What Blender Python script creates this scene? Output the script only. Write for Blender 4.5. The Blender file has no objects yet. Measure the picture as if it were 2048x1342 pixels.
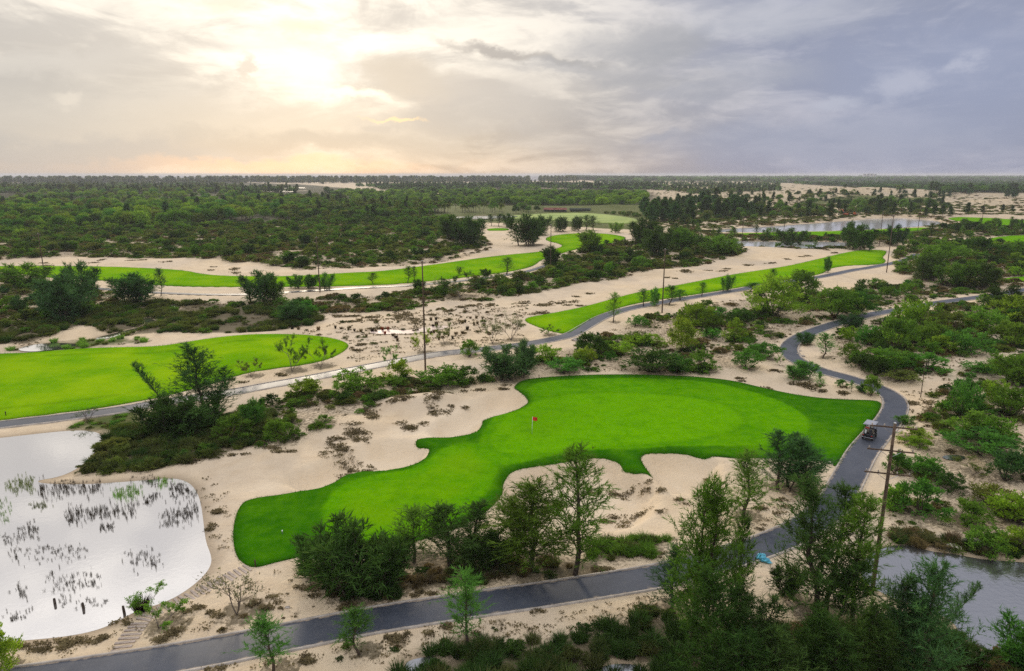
import bpy, math, random
import numpy as np
from mathutils import Vector, Matrix
from mathutils.geometry import delaunay_2d_cdt

R = math.radians
rng = np.random.default_rng(11)
random.seed(11)
scene = bpy.context.scene
COL = scene.collection

# ------------------------------------------------------------------ camera
CAM_H = 30.0
PITCH = R(13.30)
FPX = 24.0 / 36.0 * 2048.0          # focal length in photograph pixels
cam_d = bpy.data.cameras.new('camera')
cam_d.lens = 24.0; cam_d.sensor_width = 36.0; cam_d.sensor_fit = 'HORIZONTAL'
cam_d.clip_start = 0.5; cam_d.clip_end = 60000.0
cam = bpy.data.objects.new('camera', cam_d)
cam.location = (0, 0, CAM_H)
cam.rotation_euler = (math.pi / 2 - PITCH, 0, 0)
COL.objects.link(cam)
scene.camera = cam
CP, SP = math.cos(PITCH), math.sin(PITCH)


def ray(u, v):
    a = (u - 1024.0) / FPX
    b = (671.0 - v) / FPX
    return np.array([a, CP + b * SP, -SP + b * CP])


def sky_angles(u, v):
    d = ray(u, v); d = d / np.linalg.norm(d)
    return math.degrees(math.atan2(d[0], d[1])), math.degrees(math.asin(d[2]))


# ------------------------------------------------------------------ view / light
scene.render.engine = 'CYCLES'
scene.view_settings.view_transform = 'Standard'
scene.view_settings.look = 'None'
scene.view_settings.gamma = 1.0
scene.view_settings.exposure = 0.34
scene.view_settings.use_curve_mapping = False
scene.cycles.use_denoising = False      # keeps leaf and sand grain crisp
scene.cycles.adaptive_threshold = 0.01
scene.cycles.max_bounces = 6
scene.cycles.diffuse_bounces = 4
scene.cycles.glossy_bounces = 3
scene.cycles.transmission_bounces = 3
scene.cycles.transparent_max_bounces = 6
scene.cycles.volume_bounces = 0
scene.cycles.sample_clamp_indirect = 1.5
scene.cycles.sample_clamp_direct = 6.0

SUN_AZ, SUN_EL = -16.0, 13.0
sun_d = bpy.data.lights.new('sun', 'SUN')
sun_d.energy = 1.5
sun_d.angle = R(10)
sun_d.color = (1.0, 0.86, 0.66)
sun = bpy.data.objects.new('sun', sun_d)
_sd = Vector((math.sin(R(SUN_AZ)) * math.cos(R(SUN_EL)), math.cos(R(SUN_AZ)) * math.cos(R(SUN_EL)), math.sin(R(SUN_EL))))
sun.rotation_euler = (-_sd).to_track_quat('-Z', 'Y').to_euler()
sun.location = (0, 0, 60)
COL.objects.link(sun)


class NT:
    """small helper for node trees"""
    def __init__(self, tree):
        self.t = tree

    def n(self, typ, **kw):
        nd = self.t.nodes.new(typ)
        for k, v in kw.items():
            setattr(nd, k, v)
        return nd

    def link(self, a, b):
        self.t.links.new(a, b)

    def put(self, sock, v):
        if isinstance(v, bpy.types.NodeSocket):
            self.t.links.new(v, sock)
        elif isinstance(v, (tuple, list)) and len(v) == 3 and sock.type == 'RGBA':
            sock.default_value = (*v, 1)
        else:
            sock.default_value = v

    def m(self, op, a, b=0.0, c=0.0, clamp=False):
        nd = self.n('ShaderNodeMath', operation=op, use_clamp=clamp)
        self.put(nd.inputs[0], a); self.put(nd.inputs[1], b); self.put(nd.inputs[2], c)
        return nd.outputs[0]

    def vm(self, op, a, b=(0, 0, 0)):
        nd = self.n('ShaderNodeVectorMath', operation=op)
        self.put(nd.inputs[0], a); self.put(nd.inputs[1], b)
        return nd.outputs[1] if op in ('DOT_PRODUCT', 'LENGTH', 'DISTANCE') else nd.outputs[0]

    def mix(self, f, a, b, mode='MIX'):
        nd = self.n('ShaderNodeMix', data_type='RGBA', blend_type=mode)
        self.put(nd.inputs[0], f); self.put(nd.inputs[6], a); self.put(nd.inputs[7], b)
        return nd.outputs[2]

    def step(self, x, lo, hi, a=0.0, b=1.0):
        nd = self.n('ShaderNodeMapRange', interpolation_type='SMOOTHSTEP')
        self.put(nd.inputs[0], x)
        nd.inputs[1].default_value = lo; nd.inputs[2].default_value = hi
        nd.inputs[3].default_value = a; nd.inputs[4].default_value = b
        return nd.outputs[0]

    def noise(self, vec, scale, detail=4.0, rough=0.55, dist=0.0):
        nd = self.n('ShaderNodeTexNoise')
        if vec is not None:
            self.link(vec, nd.inputs['Vector'])
        nd.inputs['Scale'].default_value = scale
        nd.inputs['Detail'].default_value = detail
        nd.inputs['Roughness'].default_value = rough
        nd.inputs['Distortion'].default_value = dist
        return nd.outputs['Fac']


def build_world():
    w = bpy.data.worlds.new('World')
    scene.world = w
    w.use_nodes = True
    t = NT(w.node_tree)
    w.node_tree.nodes.clear()
    out = t.n('ShaderNodeOutputWorld')
    bg = t.n('ShaderNodeBackground')
    t.link(bg.outputs[0], out.inputs[0])
    tc = t.n('ShaderNodeTexCoord')
    d = t.vm('NORMALIZE', tc.outputs['Generated'])
    sep = t.n('ShaderNodeSeparateXYZ'); t.link(d, sep.inputs[0])
    x, y, z = sep.outputs
    az = t.m('MULTIPLY', t.m('ARCTAN2', x, y), 57.29578)
    el = t.m('MULTIPLY', t.m('ARCSINE', z), 57.29578)
    zp = t.m('MAXIMUM', z, 0.0)
    # stretched cloud domain
    mp = t.n('ShaderNodeMapping'); t.link(d, mp.inputs[0])
    mp.inputs['Scale'].default_value = (1, 1, 3.6)
    cv = mp.outputs[0]
    n_big = t.noise(cv, 2.6, 7, 0.55, 0.3)
    n_mid = t.noise(cv, 6.5, 9, 0.60, 0.6)
    n_fin = t.noise(cv, 14.0, 9, 0.62, 0.5)
    mp2 = t.n('ShaderNodeMapping'); t.link(d, mp2.inputs[0])
    mp2.inputs['Scale'].default_value = (1, 1, 1.6); mp2.inputs['Location'].default_value = (3.1, 1.7, 0.4)
    n_w1 = t.noise(mp2.outputs[0], 9.0, 6, 0.62)
    mp3 = t.n('ShaderNodeMapping'); t.link(d, mp3.inputs[0])
    mp3.inputs['Scale'].default_value = (1, 1, 1.8); mp3.inputs['Location'].default_value = (-2.3, 5.1, 2.2)
    n_w2 = t.noise(mp3.outputs[0], 9.0, 6, 0.62)
    # warm side / cool side of the overcast
    wdir = (math.sin(R(-28)), math.cos(R(-28)), 0.0)
    c = t.vm('DOT_PRODUCT', d, wdir)
    c = t.m('ADD', c, t.m('MULTIPLY', t.m('SUBTRACT', n_big, 0.5), 0.10))
    warm = t.step(c, 0.62, 0.93)
    cool_c = t.mix(t.step(el, 0.0, 14.0), (0.325, 0.335, 0.42), (0.33, 0.345, 0.43))
    cool_c = t.mix(t.step(el, 10.0, 60.0), cool_c, (1.16, 1.15, 1.20))
    warm_c = t.mix(t.step(el, -1.0, 11.0), (0.47, 0.42, 0.375), (0.70, 0.66, 0.60))
    warm_c = t.mix(t.step(el, 12.0, 60.0), warm_c, (1.18, 1.14, 1.12))
    base = t.mix(warm, cool_c, warm_c)
    # cloud tone
    cl = t.step(n_big, 0.42, 0.62)
    cm = t.step(n_mid, 0.40, 0.62)
    cf = t.step(n_fin, 0.40, 0.64)
    tone = t.m('ADD', t.m('MULTIPLY', cl, 0.16), t.m('ADD', t.m('MULTIPLY', cm, 0.12), t.m('MULTIPLY', cf, 0.07)))
    tone = t.m('ADD', 0.84, tone)
    ctone = t.mix(warm, (0.72, 0.75, 0.82), (0.68, 0.675, 0.69))
    base = t.mix(1.0, base, t.mix(t.step(tone, 0.86, 1.15), ctone, (1.17, 1.14, 1.09)), 'MULTIPLY')
    # glow of the hidden sun
    gaz, gel = sky_angles(590, 110)
    gd = (math.sin(R(gaz)) * math.cos(R(gel)), math.cos(R(gaz)) * math.cos(R(gel)), math.sin(R(gel)))
    gc = t.m('MULTIPLY', t.m('ARCCOSINE', t.m('MINIMUM', t.vm('DOT_PRODUCT', d, gd), 1.0)), 57.29578)
    g1 = t.m('EXPONENT', t.m('MULTIPLY', t.m('POWER', t.m('DIVIDE', gc, 8.0), 2.0), -1.0))
    g2 = t.m('EXPONENT', t.m('MULTIPLY', t.m('POWER', t.m('DIVIDE', gc, 20.0), 2.0), -1.0))
    gg = t.m('ADD', t.m('MULTIPLY', g1, 0.15), t.m('MULTIPLY', g2, 0.08))
    gg = t.m('MULTIPLY', gg, t.m('ADD', 0.55, t.m('MULTIPLY', cm, 0.8)))
    base = t.mix(gg, base, t.mix(1.0, base, (0.80, 0.74, 0.60), 'ADD'))
    # individual cloud masses, at their own azimuth and elevation
    azw = t.m('ADD', az, t.m('MULTIPLY', t.m('SUBTRACT', n_w1, 0.5), 9.0))
    elw = t.m('ADD', el, t.m('MULTIPLY', t.m('SUBTRACT', n_w2, 0.5), 4.6))

    def cloud(u, v, ru, rv, colr, amt, tilt=0.0, lo=1.25, hi=0.25):
        nonlocal base
        a0, e0 = sky_angles(u, v)
        kx = ru / 1365.0 * 57.3; kv = rv / 1365.0 * 57.3
        dx = t.m('SUBTRACT', azw, a0); dy = t.m('SUBTRACT', elw, e0)
        dy = t.m('ADD', dy, t.m('MULTIPLY', dx, tilt))
        rr = t.m('ADD', t.m('POWER', t.m('DIVIDE', t.m('ABSOLUTE', dx), kx), 2.0), t.m('POWER', t.m('DIVIDE', t.m('ABSOLUTE', dy), kv), 2.0))
        f = t.m('MULTIPLY', t.step(t.m('SQRT', rr), hi, lo), -amt)
        f = t.m('ADD', f, amt)
        base = t.mix(f, base, colr)

    def k(c, f=0.84):
        return tuple(v * f for v in c)
    cloud(140, 235, 420, 100, k((0.56, 0.53, 0.495)), 0.85)
    cloud(330, 215, 90, 24, k((0.66, 0.61, 0.55)), 0.6)
    cloud(60, 170, 110, 30, k((0.50, 0.475, 0.45)), 0.6)
    cloud(1060, 255, 70, 20, k((0.46, 0.44, 0.44)), 0.55)
    cloud(1520, 150, 120, 24, k((0.42, 0.43, 0.49)), 0.5)
    cloud(60, 130, 200, 22, k((0.66, 0.62, 0.57)), 0.6, -0.1)
    cloud(100, 308, 480, 32, k((0.45, 0.445, 0.445)), 0.85)
    cloud(330, 330, 240, 12, k((0.50, 0.47, 0.45)), 0.6)
    cloud(590, 255, 330, 48, k((0.63, 0.57, 0.50)), 0.8)
    cloud(640, 290, 300, 24, k((0.47, 0.44, 0.41)), 0.9)
    cloud(840, 165, 150, 36, k((0.62, 0.55, 0.47)), 0.9, 0.08)
    cloud(980, 200, 160, 60, k((0.56, 0.52, 0.49)), 0.65)
    cloud(880, 240, 130, 40, k((0.48, 0.455, 0.44)), 0.6)
    cloud(760, 262, 40, 14, k((0.44, 0.42, 0.41)), 0.6)
    cloud(1000, 104, 140, 13, k((0.42, 0.39, 0.37)), 0.9, 0.12)
    cloud(1130, 128, 90, 9, k((0.40, 0.385, 0.38)), 0.8, 0.06)
    cloud(1300, 92, 150, 42, k((0.36, 0.365, 0.40)), 0.8)
    cloud(1230, 150, 220, 18, k((0.38, 0.38, 0.41)), 0.65, 0.10)
    cloud(1400, 185, 120, 16, k((0.36, 0.37, 0.43)), 0.6, 0.1)
    cloud(1310, 275, 60, 16, k((0.32, 0.335, 0.41)), 0.7, -0.2)
    cloud(1120, 290, 160, 24, k((0.50, 0.475, 0.47)), 0.4)
    cloud(1700, 290, 420, 55, k((0.30, 0.335, 0.46)), 0.7)
    cloud(1960, 150, 260, 110, k((0.31, 0.35, 0.50)), 0.6)
    cloud(1560, 30, 200, 40, k((0.52, 0.53, 0.58)), 0.5)
    cloud(1815, 165, 42, 34, k((0.50, 0.515, 0.62)), 0.6)
    cloud(1920, 130, 24, 20, k((0.51, 0.525, 0.63)), 0.55)
    cloud(1690, 200, 50, 14, k((0.48, 0.50, 0.60)), 0.6)
    cloud(560, 110, 150, 55, k((1.08, 1.03, 0.94)), 0.55)
    cloud(630, 140, 80, 42, k((1.06, 1.02, 0.93)), 0.75)
    cloud(690, 184, 70, 11, k((1.25, 1.14, 0.90)), 0.85, 0.06)
    cloud(585, 52, 60, 16, k((1.0, 0.84, 0.60)), 0.6)
    cloud(455, 14, 60, 14, k((0.92, 0.80, 0.62)), 0.6)
    cloud(790, 238, 60, 5, k((1.15, 0.80, 0.42)), 0.75)
    cloud(488, 145, 16, 40, k((0.64, 0.57, 0.50)), 0.75)
    cloud(150, 195, 40, 14, k((0.80, 0.73, 0.64)), 0.5)
    # open slot above the horizon, lit orange, with a thin cloud base over it
    sl_az = t.m('EXPONENT', t.m('MULTIPLY', t.m('POWER', t.m('DIVIDE', t.m('ADD', az, 17.5), 9.5), 2.0), -1.0))
    slot = t.m('MULTIPLY', t.m('MULTIPLY', t.step(elw, -0.6, 0.4), t.step(elw, 1.25, 0.75)), sl_az)
    base = t.mix(t.m('MULTIPLY', slot, 0.60), base, (0.86, 0.53, 0.34))
    # thin clear air seen through the cloud
    sky = t.n('ShaderNodeTexSky', sky_type='NISHITA')
    sky.sun_disc = False
    sky.sun_elevation = R(SUN_EL)
    sky.sun_rotation = R(SUN_AZ)
    sky.altitude = 30.0
    clear = t.mix(1.0, sky.outputs[0], (0.07, 0.07, 0.07), 'MULTIPLY')
    fin = t.mix(0.07, base, clear)
    # ground half of the dome: plain dull ground tone
    fin = t.mix(t.step(el, -3.0, -0.5), (0.25, 0.22, 0.18), fin)
    t.link(fin, bg.inputs['Color'])
    bg.inputs['Strength'].default_value = 1.0
    w.cycles.sampling_method = 'MANUAL'
    w.cycles.sample_map_resolution = 512


build_world()

# ------------------------------------------------------------------ helpers: geometry


def G(u, v, z=0.0):
    d = ray(u, v)
    t = (z - CAM_H) / d[2]
    return np.array([d[0] * t, d[1] * t])


def GP(pts, z=0.0):
    return np.array([G(u, v, z) for u, v in pts])


def top_z(y, vt):
    """height of the point at ground distance y that appears at photo row vt"""
    q = (671.0 - vt) / FPX
    k = (y * SP - q * y * CP) / (CP + q * SP)
    return CAM_H - k


def px_size(y, z=0.0):
    """metres per photo pixel at ground distance y"""
    return (y * CP + (CAM_H - z) * SP) / FPX


def smooth_closed(P, it=2):
    P = np.asarray(P, float)
    for _ in range(it):
        Q = np.roll(P, -1, 0)
        P = np.stack([0.75 * P + 0.25 * Q, 0.25 * P + 0.75 * Q], 1).reshape(-1, 2)
    return P


def spline(P, step):
    """Catmull-Rom through P, resampled evenly"""
    P = np.asarray(P, float)
    E = np.vstack([2 * P[0] - P[1], P, 2 * P[-1] - P[-2]])
    out = []
    for i in range(1, len(E) - 2):
        p0, p1, p2, p3 = E[i - 1], E[i], E[i + 1], E[i + 2]
        for s in np.linspace(0, 1, 24, endpoint=False):
            out.append(0.5 * (2 * p1 + (p2 - p0) * s + (2 * p0 - 5 * p1 + 4 * p2 - p3) * s ** 2 + (3 * p1 - p0 - 3 * p2 + p3) * s ** 3))
    out.append(P[-1])
    out = np.array(out)
    L = np.r_[0, np.cumsum(np.linalg.norm(np.diff(out, axis=0), axis=1))]
    n = max(2, int(L[-1] / step))
    s = np.linspace(0, L[-1], n)
    return np.stack([np.interp(s, L, out[:, k]) for k in range(out.shape[1])], 1)


def seg_dist(P, A, B):
    """min distance of points P to segments A-B"""
    best = np.full(len(P), 1e18)
    for a, b in zip(A, B):
        ab = b - a
        L2 = max(ab @ ab, 1e-9)
        t = np.clip(((P - a) @ ab) / L2, 0, 1)
        q = P - (a + t[:, None] * ab)
        np.minimum(best, (q * q).sum(1), out=best)
    return np.sqrt(best)


def inside(P, poly):
    x, y = P[:, 0], P[:, 1]
    r = np.zeros(len(P), bool)
    for (x1, y1), (x2, y2) in zip(poly, np.roll(poly, -1, 0)):
        if y1 == y2:
            continue
        c = ((y1 > y) != (y2 > y)) & (x < (x2 - x1) * (y - y1) / (y2 - y1) + x1)
        r ^= c
    return r


def sdist(P, poly, margin):
    """signed distance, positive inside; -margin beyond margin"""
    out = np.full(len(P), -float(margin))
    lo, hi = poly.min(0) - margin, poly.max(0) + margin
    k = np.where((P[:, 0] > lo[0]) & (P[:, 0] < hi[0]) & (P[:, 1] > lo[1]) & (P[:, 1] < hi[1]))[0]
    if len(k):
        Q = P[k]
        d = seg_dist(Q, poly, np.roll(poly, -1, 0))
        s = np.where(inside(Q, poly), d, -d)
        out[k] = np.maximum(s, -margin)
    return out


def sstep(a, b, x):
    t = np.clip((x - a) / (b - a), 0, 1)
    return t * t * (3 - 2 * t)


def vnoise(x, y, seed=0):
    xi, yi = np.floor(x).astype(np.int64), np.floor(y).astype(np.int64)
    fx, fy = x - xi, y - yi
    fx, fy = fx * fx * (3 - 2 * fx), fy * fy * (3 - 2 * fy)

    def h(i, j):
        n = (i * 374761393 + j * 668265263 + seed * 1274126177) & 0x7fffffff
        n = ((n ^ (n >> 13)) * 1274126177) & 0x7fffffff
        return ((n ^ (n >> 16)) & 0xffff) / 65535.0
    return (h(xi, yi) * (1 - fx) + h(xi + 1, yi) * fx) * (1 - fy) + (h(xi, yi + 1) * (1 - fx) + h(xi + 1, yi + 1) * fx) * fy


# ------------------------------------------------------------------ layout, read off the photograph
TURF_PX = {
    'green': [(467, 1050), (478, 1014), (498, 998), (583, 988), (655, 969), (696, 946), (727, 938), (790, 937), (826, 931), (848, 917), (861, 897),
              (853, 892), (833, 888), (830, 882), (844, 877), (884, 875), (929, 872), (952, 863), (964, 848), (966, 835), (992, 827), (1028, 820), (1050, 810),
              (1058, 802), (1050, 789), (1037, 781), (1026, 776), (1041, 762), (1073, 756), (1153, 751), (1243, 749), (1328, 751), (1395, 754), (1463, 761),
              (1516, 774), (1579, 788), (1633, 796), (1687, 800), (1752, 801), (1764, 808), (1754, 830), (1732, 857), (1714, 879), (1696, 901), (1682, 920),
              (1672, 935), (1660, 926), (1642, 922), (1597, 917), (1543, 917), (1498, 916), (1472, 917), (1431, 912), (1413, 915), (1386, 906), (1355, 900),
              (1324, 902), (1288, 908), (1281, 915), (1283, 922), (1297, 937), (1307, 947), (1288, 946), (1261, 940), (1245, 933), (1243, 922), (1225, 913),
              (1189, 907), (1153, 913), (1131, 917), (1077, 926), (1032, 937), (1014, 947), (1005, 964), (1006, 985), (985, 1015), (940, 1045), (880, 1070),
              (810, 1088), (720, 1098), (640, 1106), (583, 1117), (540, 1128), (511, 1136), (490, 1130), (472, 1112), (466, 1080)],
    'fairway_a': [(-420, 716), (-150, 712), (0, 709), (103, 700), (219, 695), (309, 694), (360, 687), (411, 678), (480, 670), (548, 668), (617, 670), (668, 677),
                  (694, 686), (698, 694), (682, 707), (651, 721), (600, 731), (548, 737), (497, 745), (463, 755), (442, 762), (380, 780), (310, 797), (262, 805),
                  (179, 819), (0, 840), (-200, 866), (-420, 900)],
    'fairway_b': [(-60, 533), (62, 532), (206, 533), (309, 537), (370, 541), (411, 550), (480, 553), (583, 553), (690, 546), (766, 543), (886, 527), (989, 512),
                  (1091, 503), (1126, 494), (1122, 488), (1091, 481), (1093, 475), (1112, 470), (1160, 466), (1211, 467), (1249, 473), (1252, 478), (1228, 486),
                  (1191, 491), (1150, 499), (1126, 506), (1082, 519), (1067, 533), (1023, 543), (971, 550), (920, 556), (851, 563), (783, 569), (680, 573),
                  (480, 574), (343, 573), (240, 563), (185, 560), (103, 556), (34, 546), (-60, 542)],
    'fairway_c': [(1048, 642), (1055, 635), (1109, 626), (1164, 615), (1219, 600), (1273, 585), (1355, 571), (1410, 560), (1465, 549), (1567, 534), (1622, 522),
                  (1691, 505), (1725, 500), (1771, 500), (1773, 507), (1763, 515), (1773, 522), (1764, 529), (1691, 531), (1655, 538), (1646, 548), (1588, 557),
                  (1502, 571), (1417, 585), (1355, 594), (1287, 604), (1246, 613), (1213, 624), (1175, 642), (1148, 661), (1134, 667), (1115, 666), (1090, 659), (1071, 652)],
    'fairway_d': [(1430, 467), (1526, 466), (1554, 464), (1657, 463), (1759, 459), (1862, 454), (1866, 459), (1759, 467), (1657, 474), (1537, 472), (1430, 470)],
    'fairway_e': [(1970, 479), (1999, 473), (2048, 470), (2160, 468), (2160, 496), (2048, 491), (1975, 486)],
    'fairway_f': [(2000, 558), (2050, 552), (2150, 552), (2150, 566), (2050, 564), (2002, 564)],
    'fairway_g': [(1887, 437), (1928, 433), (1994, 437), (2060, 439), (2060, 452), (1972, 453), (1928, 444)],
    'fairway_h': [(1000, 433), (1080, 427), (1180, 425), (1280, 437), (1279, 448), (1194, 446), (1100, 440), (1000, 438)],
    'tee_box': [(973, 457), (1016, 456), (1020, 461), (975, 462)],
}
WATER_PX = {
    'pond_a': [(-330, 905), (0, 874), (67, 866), (148, 858), (192, 861), (203, 873), (193, 893), (179, 911), (153, 934), (118, 950), (72, 957), (74, 964), (130, 967), (200, 965), (222, 963), (269, 960),
               (340, 953), (372, 960), (390, 978), (399, 1005), (404, 1045), (408, 1081), (419, 1108), (419, 1126), (404, 1148), (372, 1175), (332, 1198),
               (269, 1216), (215, 1247), (157, 1263), (67, 1273), (-20, 1277), (-300, 1290)],
    'pond_b': [(1722, 1140), (1740, 1104), (1768, 1093), (1801, 1087), (1830, 1090), (1851, 1097), (1873, 1102), (1901, 1104), (1937, 1111), (1973, 1117),
               (2048, 1122), (2260, 1140), (2260, 1322), (2060, 1310), (1984, 1296), (1962, 1289), (1937, 1277), (1923, 1259), (1912, 1241), (1880, 1222), (1830, 1205), (1776, 1185), (1738, 1165)],
    'lake_a': [(1420, 459), (1519, 454), (1588, 449), (1674, 443), (1742, 437), (1794, 435), (1845, 438), (1890, 444), (1862, 451), (1759, 457), (1657, 461), (1588, 462), (1500, 464), (1420, 463)],
    'lake_b': [(1420, 486), (1461, 481), (1519, 483), (1657, 483), (1703, 485), (1694, 493), (1588, 497), (1485, 492)],
    'puddle_a': [(736, 662), (767, 657), (816, 660), (840, 655), (865, 651), (897, 650), (894, 655), (865, 660), (829, 666), (780, 667), (746, 666)],
    'puddle_b': [(336, 613), (345, 608), (362, 610), (360, 616), (347, 618)],
    'stream_a': [(286, 636), (298, 633), (306, 638), (320, 644), (312, 650), (298, 649), (288, 655), (270, 662), (240, 668), (225, 674), (190, 679), (192, 674), (222, 667), (250, 660), (280, 653), (292, 646)],
    'marsh_pool': [(30, 698), (60, 688), (110, 684), (150, 686), (160, 691), (120, 697), (60, 703)],
    'far_pond': [(855, 436), (940, 432), (1033, 431), (1036, 434), (954, 438), (872, 439)],
    'salt_pond_a': [(405, 374), (470, 373), (620, 375), (600, 377), (460, 377)],
    'salt_pond_b': [(430, 381), (520, 380), (640, 383), (560, 385), (450, 384)],
    'roadside_puddle': [(1880, 911), (1905, 907), (1932, 910), (1930, 917), (1900, 919)],
    'ditch_pool': [(808, 1320), (860, 1308), (880, 1318), (850, 1338), (812, 1340)],
    'ditch_pool_b': [(1180, 1336), (1240, 1322), (1290, 1330), (1270, 1348), (1190, 1352)],
}
PATH_PX = {
    'cart_path_a': (2.85, [(-260, 1404), (45, 1363), (224, 1337), (372, 1313), (525, 1284), (660, 1257), (772, 1236), (902, 1216), (983, 1204), (1109, 1186), (1308, 1154), (1400, 1131),
                          (1487, 1106), (1566, 1077), (1622, 1047), (1666, 1010), (1694, 962), (1723, 908), (1751, 873), (1779, 840), (1791, 815), (1786, 796), (1765, 781), (1735, 769),
                          (1691, 755), (1646, 743), (1612, 730), (1588, 717), (1579, 704), (1580, 691), (1596, 677), (1624, 664), (1660, 651), (1702, 639), (1743, 629), (1785, 622),
                          (1827, 615), (1868, 607), (1924, 599), (1990, 590), (2048, 580), (2150, 566)]),
    'cart_path_b': (2.7, [(-420, 905), (-150, 871), (0, 850), (120, 836), (240, 820), (320, 806), (456, 786), (532, 772), (622, 756), (689, 743), (800, 722), (880, 708), (975, 698),
                          (1055, 688), (1109, 678), (1143, 669), (1173, 652), (1208, 633), (1260, 617), (1330, 604), (1410, 591), (1478, 580), (1519, 572), (1580, 563), (1645, 553),
                          (1708, 540), (1735, 536), (1804, 522), (1835, 508)]),
    'cart_path_c': (2.2, [(60, 558), (93, 565), (185, 576), (329, 586), (480, 589), (617, 582), (714, 576), (800, 572), (879, 566), (961, 557), (1023, 548), (1064, 540), (1100, 528)]),
}
BUNKER_PX = [
    (1.3, [(1005, 964), (1014, 947), (1077, 926), (1153, 913), (1189, 907), (1225, 913), (1243, 922), (1248, 935), (1288, 950), (1320, 985), (1290, 1030), (1200, 1050), (1100, 1050), (1030, 1020), (1008, 990)]),
    (1.1, [(1283, 918), (1324, 902), (1355, 900), (1386, 906), (1413, 915), (1440, 925), (1430, 960), (1360, 985), (1310, 960)]),
    (0.9, [(700, 940), (790, 937), (848, 917), (861, 897), (830, 882), (760, 880), (690, 900), (640, 930), (560, 960), (600, 980), (655, 969)]),
    (0.9, [(884, 875), (952, 863), (964, 848), (966, 835), (1028, 820), (1058, 802), (1037, 781), (990, 785), (950, 810), (890, 840), (850, 865)]),
]
# mounds: (u, v, radius x m, radius y m, height m)
MOUNDS = [(800, 818, 4.5, 2.4, 1.2), (880, 806, 4.5, 2.0, 1.2), (720, 850, 7, 3, 0.7),
          (1560, 412, 60, 20, 6), (1650, 402, 100, 34, 8.0), (1780, 392, 140, 40, 11.0), (1480, 408, 50, 24, 6.0), (1990, 410, 50, 22, 7.0), (1900, 404, 60, 24, 6.0),
          (1250, 418, 50, 14, 3.0), (760, 362, 160, 60, 6.0), (1400, 400, 60, 30, 4.0), (930, 485, 12, 6, 1.5), (1330, 545, 20, 6, 1.2)]

TURF = {k: smooth_closed(GP(p), 2 if k == 'green' else 2) for k, p in TURF_PX.items()}
WATER = {k: smooth_closed(GP(p), 2) for k, p in WATER_PX.items()}
PATHS = {k: (w, spline(GP(p), 1.2)) for k, (w, p) in PATH_PX.items()}
BUNK = [(d, smooth_closed(GP(p), 1)) for d, p in BUNKER_PX]
MND = [(*G(u, v), rx, ry, hh) for u, v, rx, ry, hh in MOUNDS]
WATER_Z = {k: -0.18 for k in WATER}
COAST_X = [-16000, -6000, -2000, 0, 260, 480, 700, 1000, 1100, 16000]
COAST_Y = [1500, 2100, 2500, 2900, 3300, 6000, 9000, 14500, 30000, 30000]


def path_dist(P):
    best = np.full(len(P), 30.0)
    for w, C in PATHS.values():
        lo, hi = C.min(0) - 20, C.max(0) + 20
        k = np.where((P[:, 0] > lo[0]) & (P[:, 0] < hi[0]) & (P[:, 1] > lo[1]) & (P[:, 1] < hi[1]))[0]
        if len(k):
            D = C[::2] if len(C) % 2 else np.vstack([C[::2], C[-1]])
            d = seg_dist(P[k], D[:-1], D[1:]) - w / 2
            best[k] = np.minimum(best[k], d)
    return best


def fields(P):
    """terrain height and the distances it is made of"""
    P = np.asarray(P, float)
    x, y = P[:, 0], P[:, 1]
    r = np.hypot(x, y)
    st = np.full(len(P), -12.0)
    for poly in TURF.values():
        np.maximum(st, sdist(P, poly, 12.0), out=st)
    dp = path_dist(P)
    sw = np.full(len(P), -12.0)
    for poly in WATER.values():
        np.maximum(sw, sdist(P, poly, 12.0), out=sw)
    clear = np.minimum(np.minimum(-st, dp), -sw)          # metres outside every feature
    m = sstep(0.3, 7.0, clear)
    und = (vnoise(x / 26, y / 26, 1) - 0.42) * 1.5 + (vnoise(x / 9, y / 9, 2) - 0.5) * 0.6 + (vnoise(x / 3.1, y / 3.1, 3) - 0.5) * 0.16
    und = und + sstep(300, 900, r) * (vnoise(x / 120, y / 120, 4) - 0.35) * 5.0
    h = und * m
    for mx, my, rx, ry, hh in MND:
        h = h + m * hh * np.exp(-((x - mx) / rx) ** 2 - ((y - my) / ry) ** 2)
    for dep, poly in BUNK:
        s = sdist(P, poly, 6.0)
        h = h - 1.6 * dep * sstep(-0.8, 2.0, s)
    # gentle swells across the turf
    h = h + sstep(0.5, 9, st) * ((vnoise(x / 14, y / 14, 8) - 0.4) * 1.0)
    # shores
    carve = np.where(sw > 0, -0.18 - 0.22 * np.minimum(sw, 5.0), -0.18 * (1 - sstep(0, 3.0, -sw)))
    h = h + np.where(sw > -11.9, carve, 0.0)
    sea = sstep(0, 220, y - np.interp(x, COAST_X, COAST_Y))
    h = h * (1 - sea) - 9.0 * sea
    return h, st, dp, sw


def hz(x, y):
    return float(fields(np.array([[x, y]]))[0][0])


def GH(u, v):
    """pixel to terrain point"""
    z = 0.0
    for _ in range(3):
        p = G(u, v, z)
        z = hz(p[0], p[1])
    return np.array([p[0], p[1], z])


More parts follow.
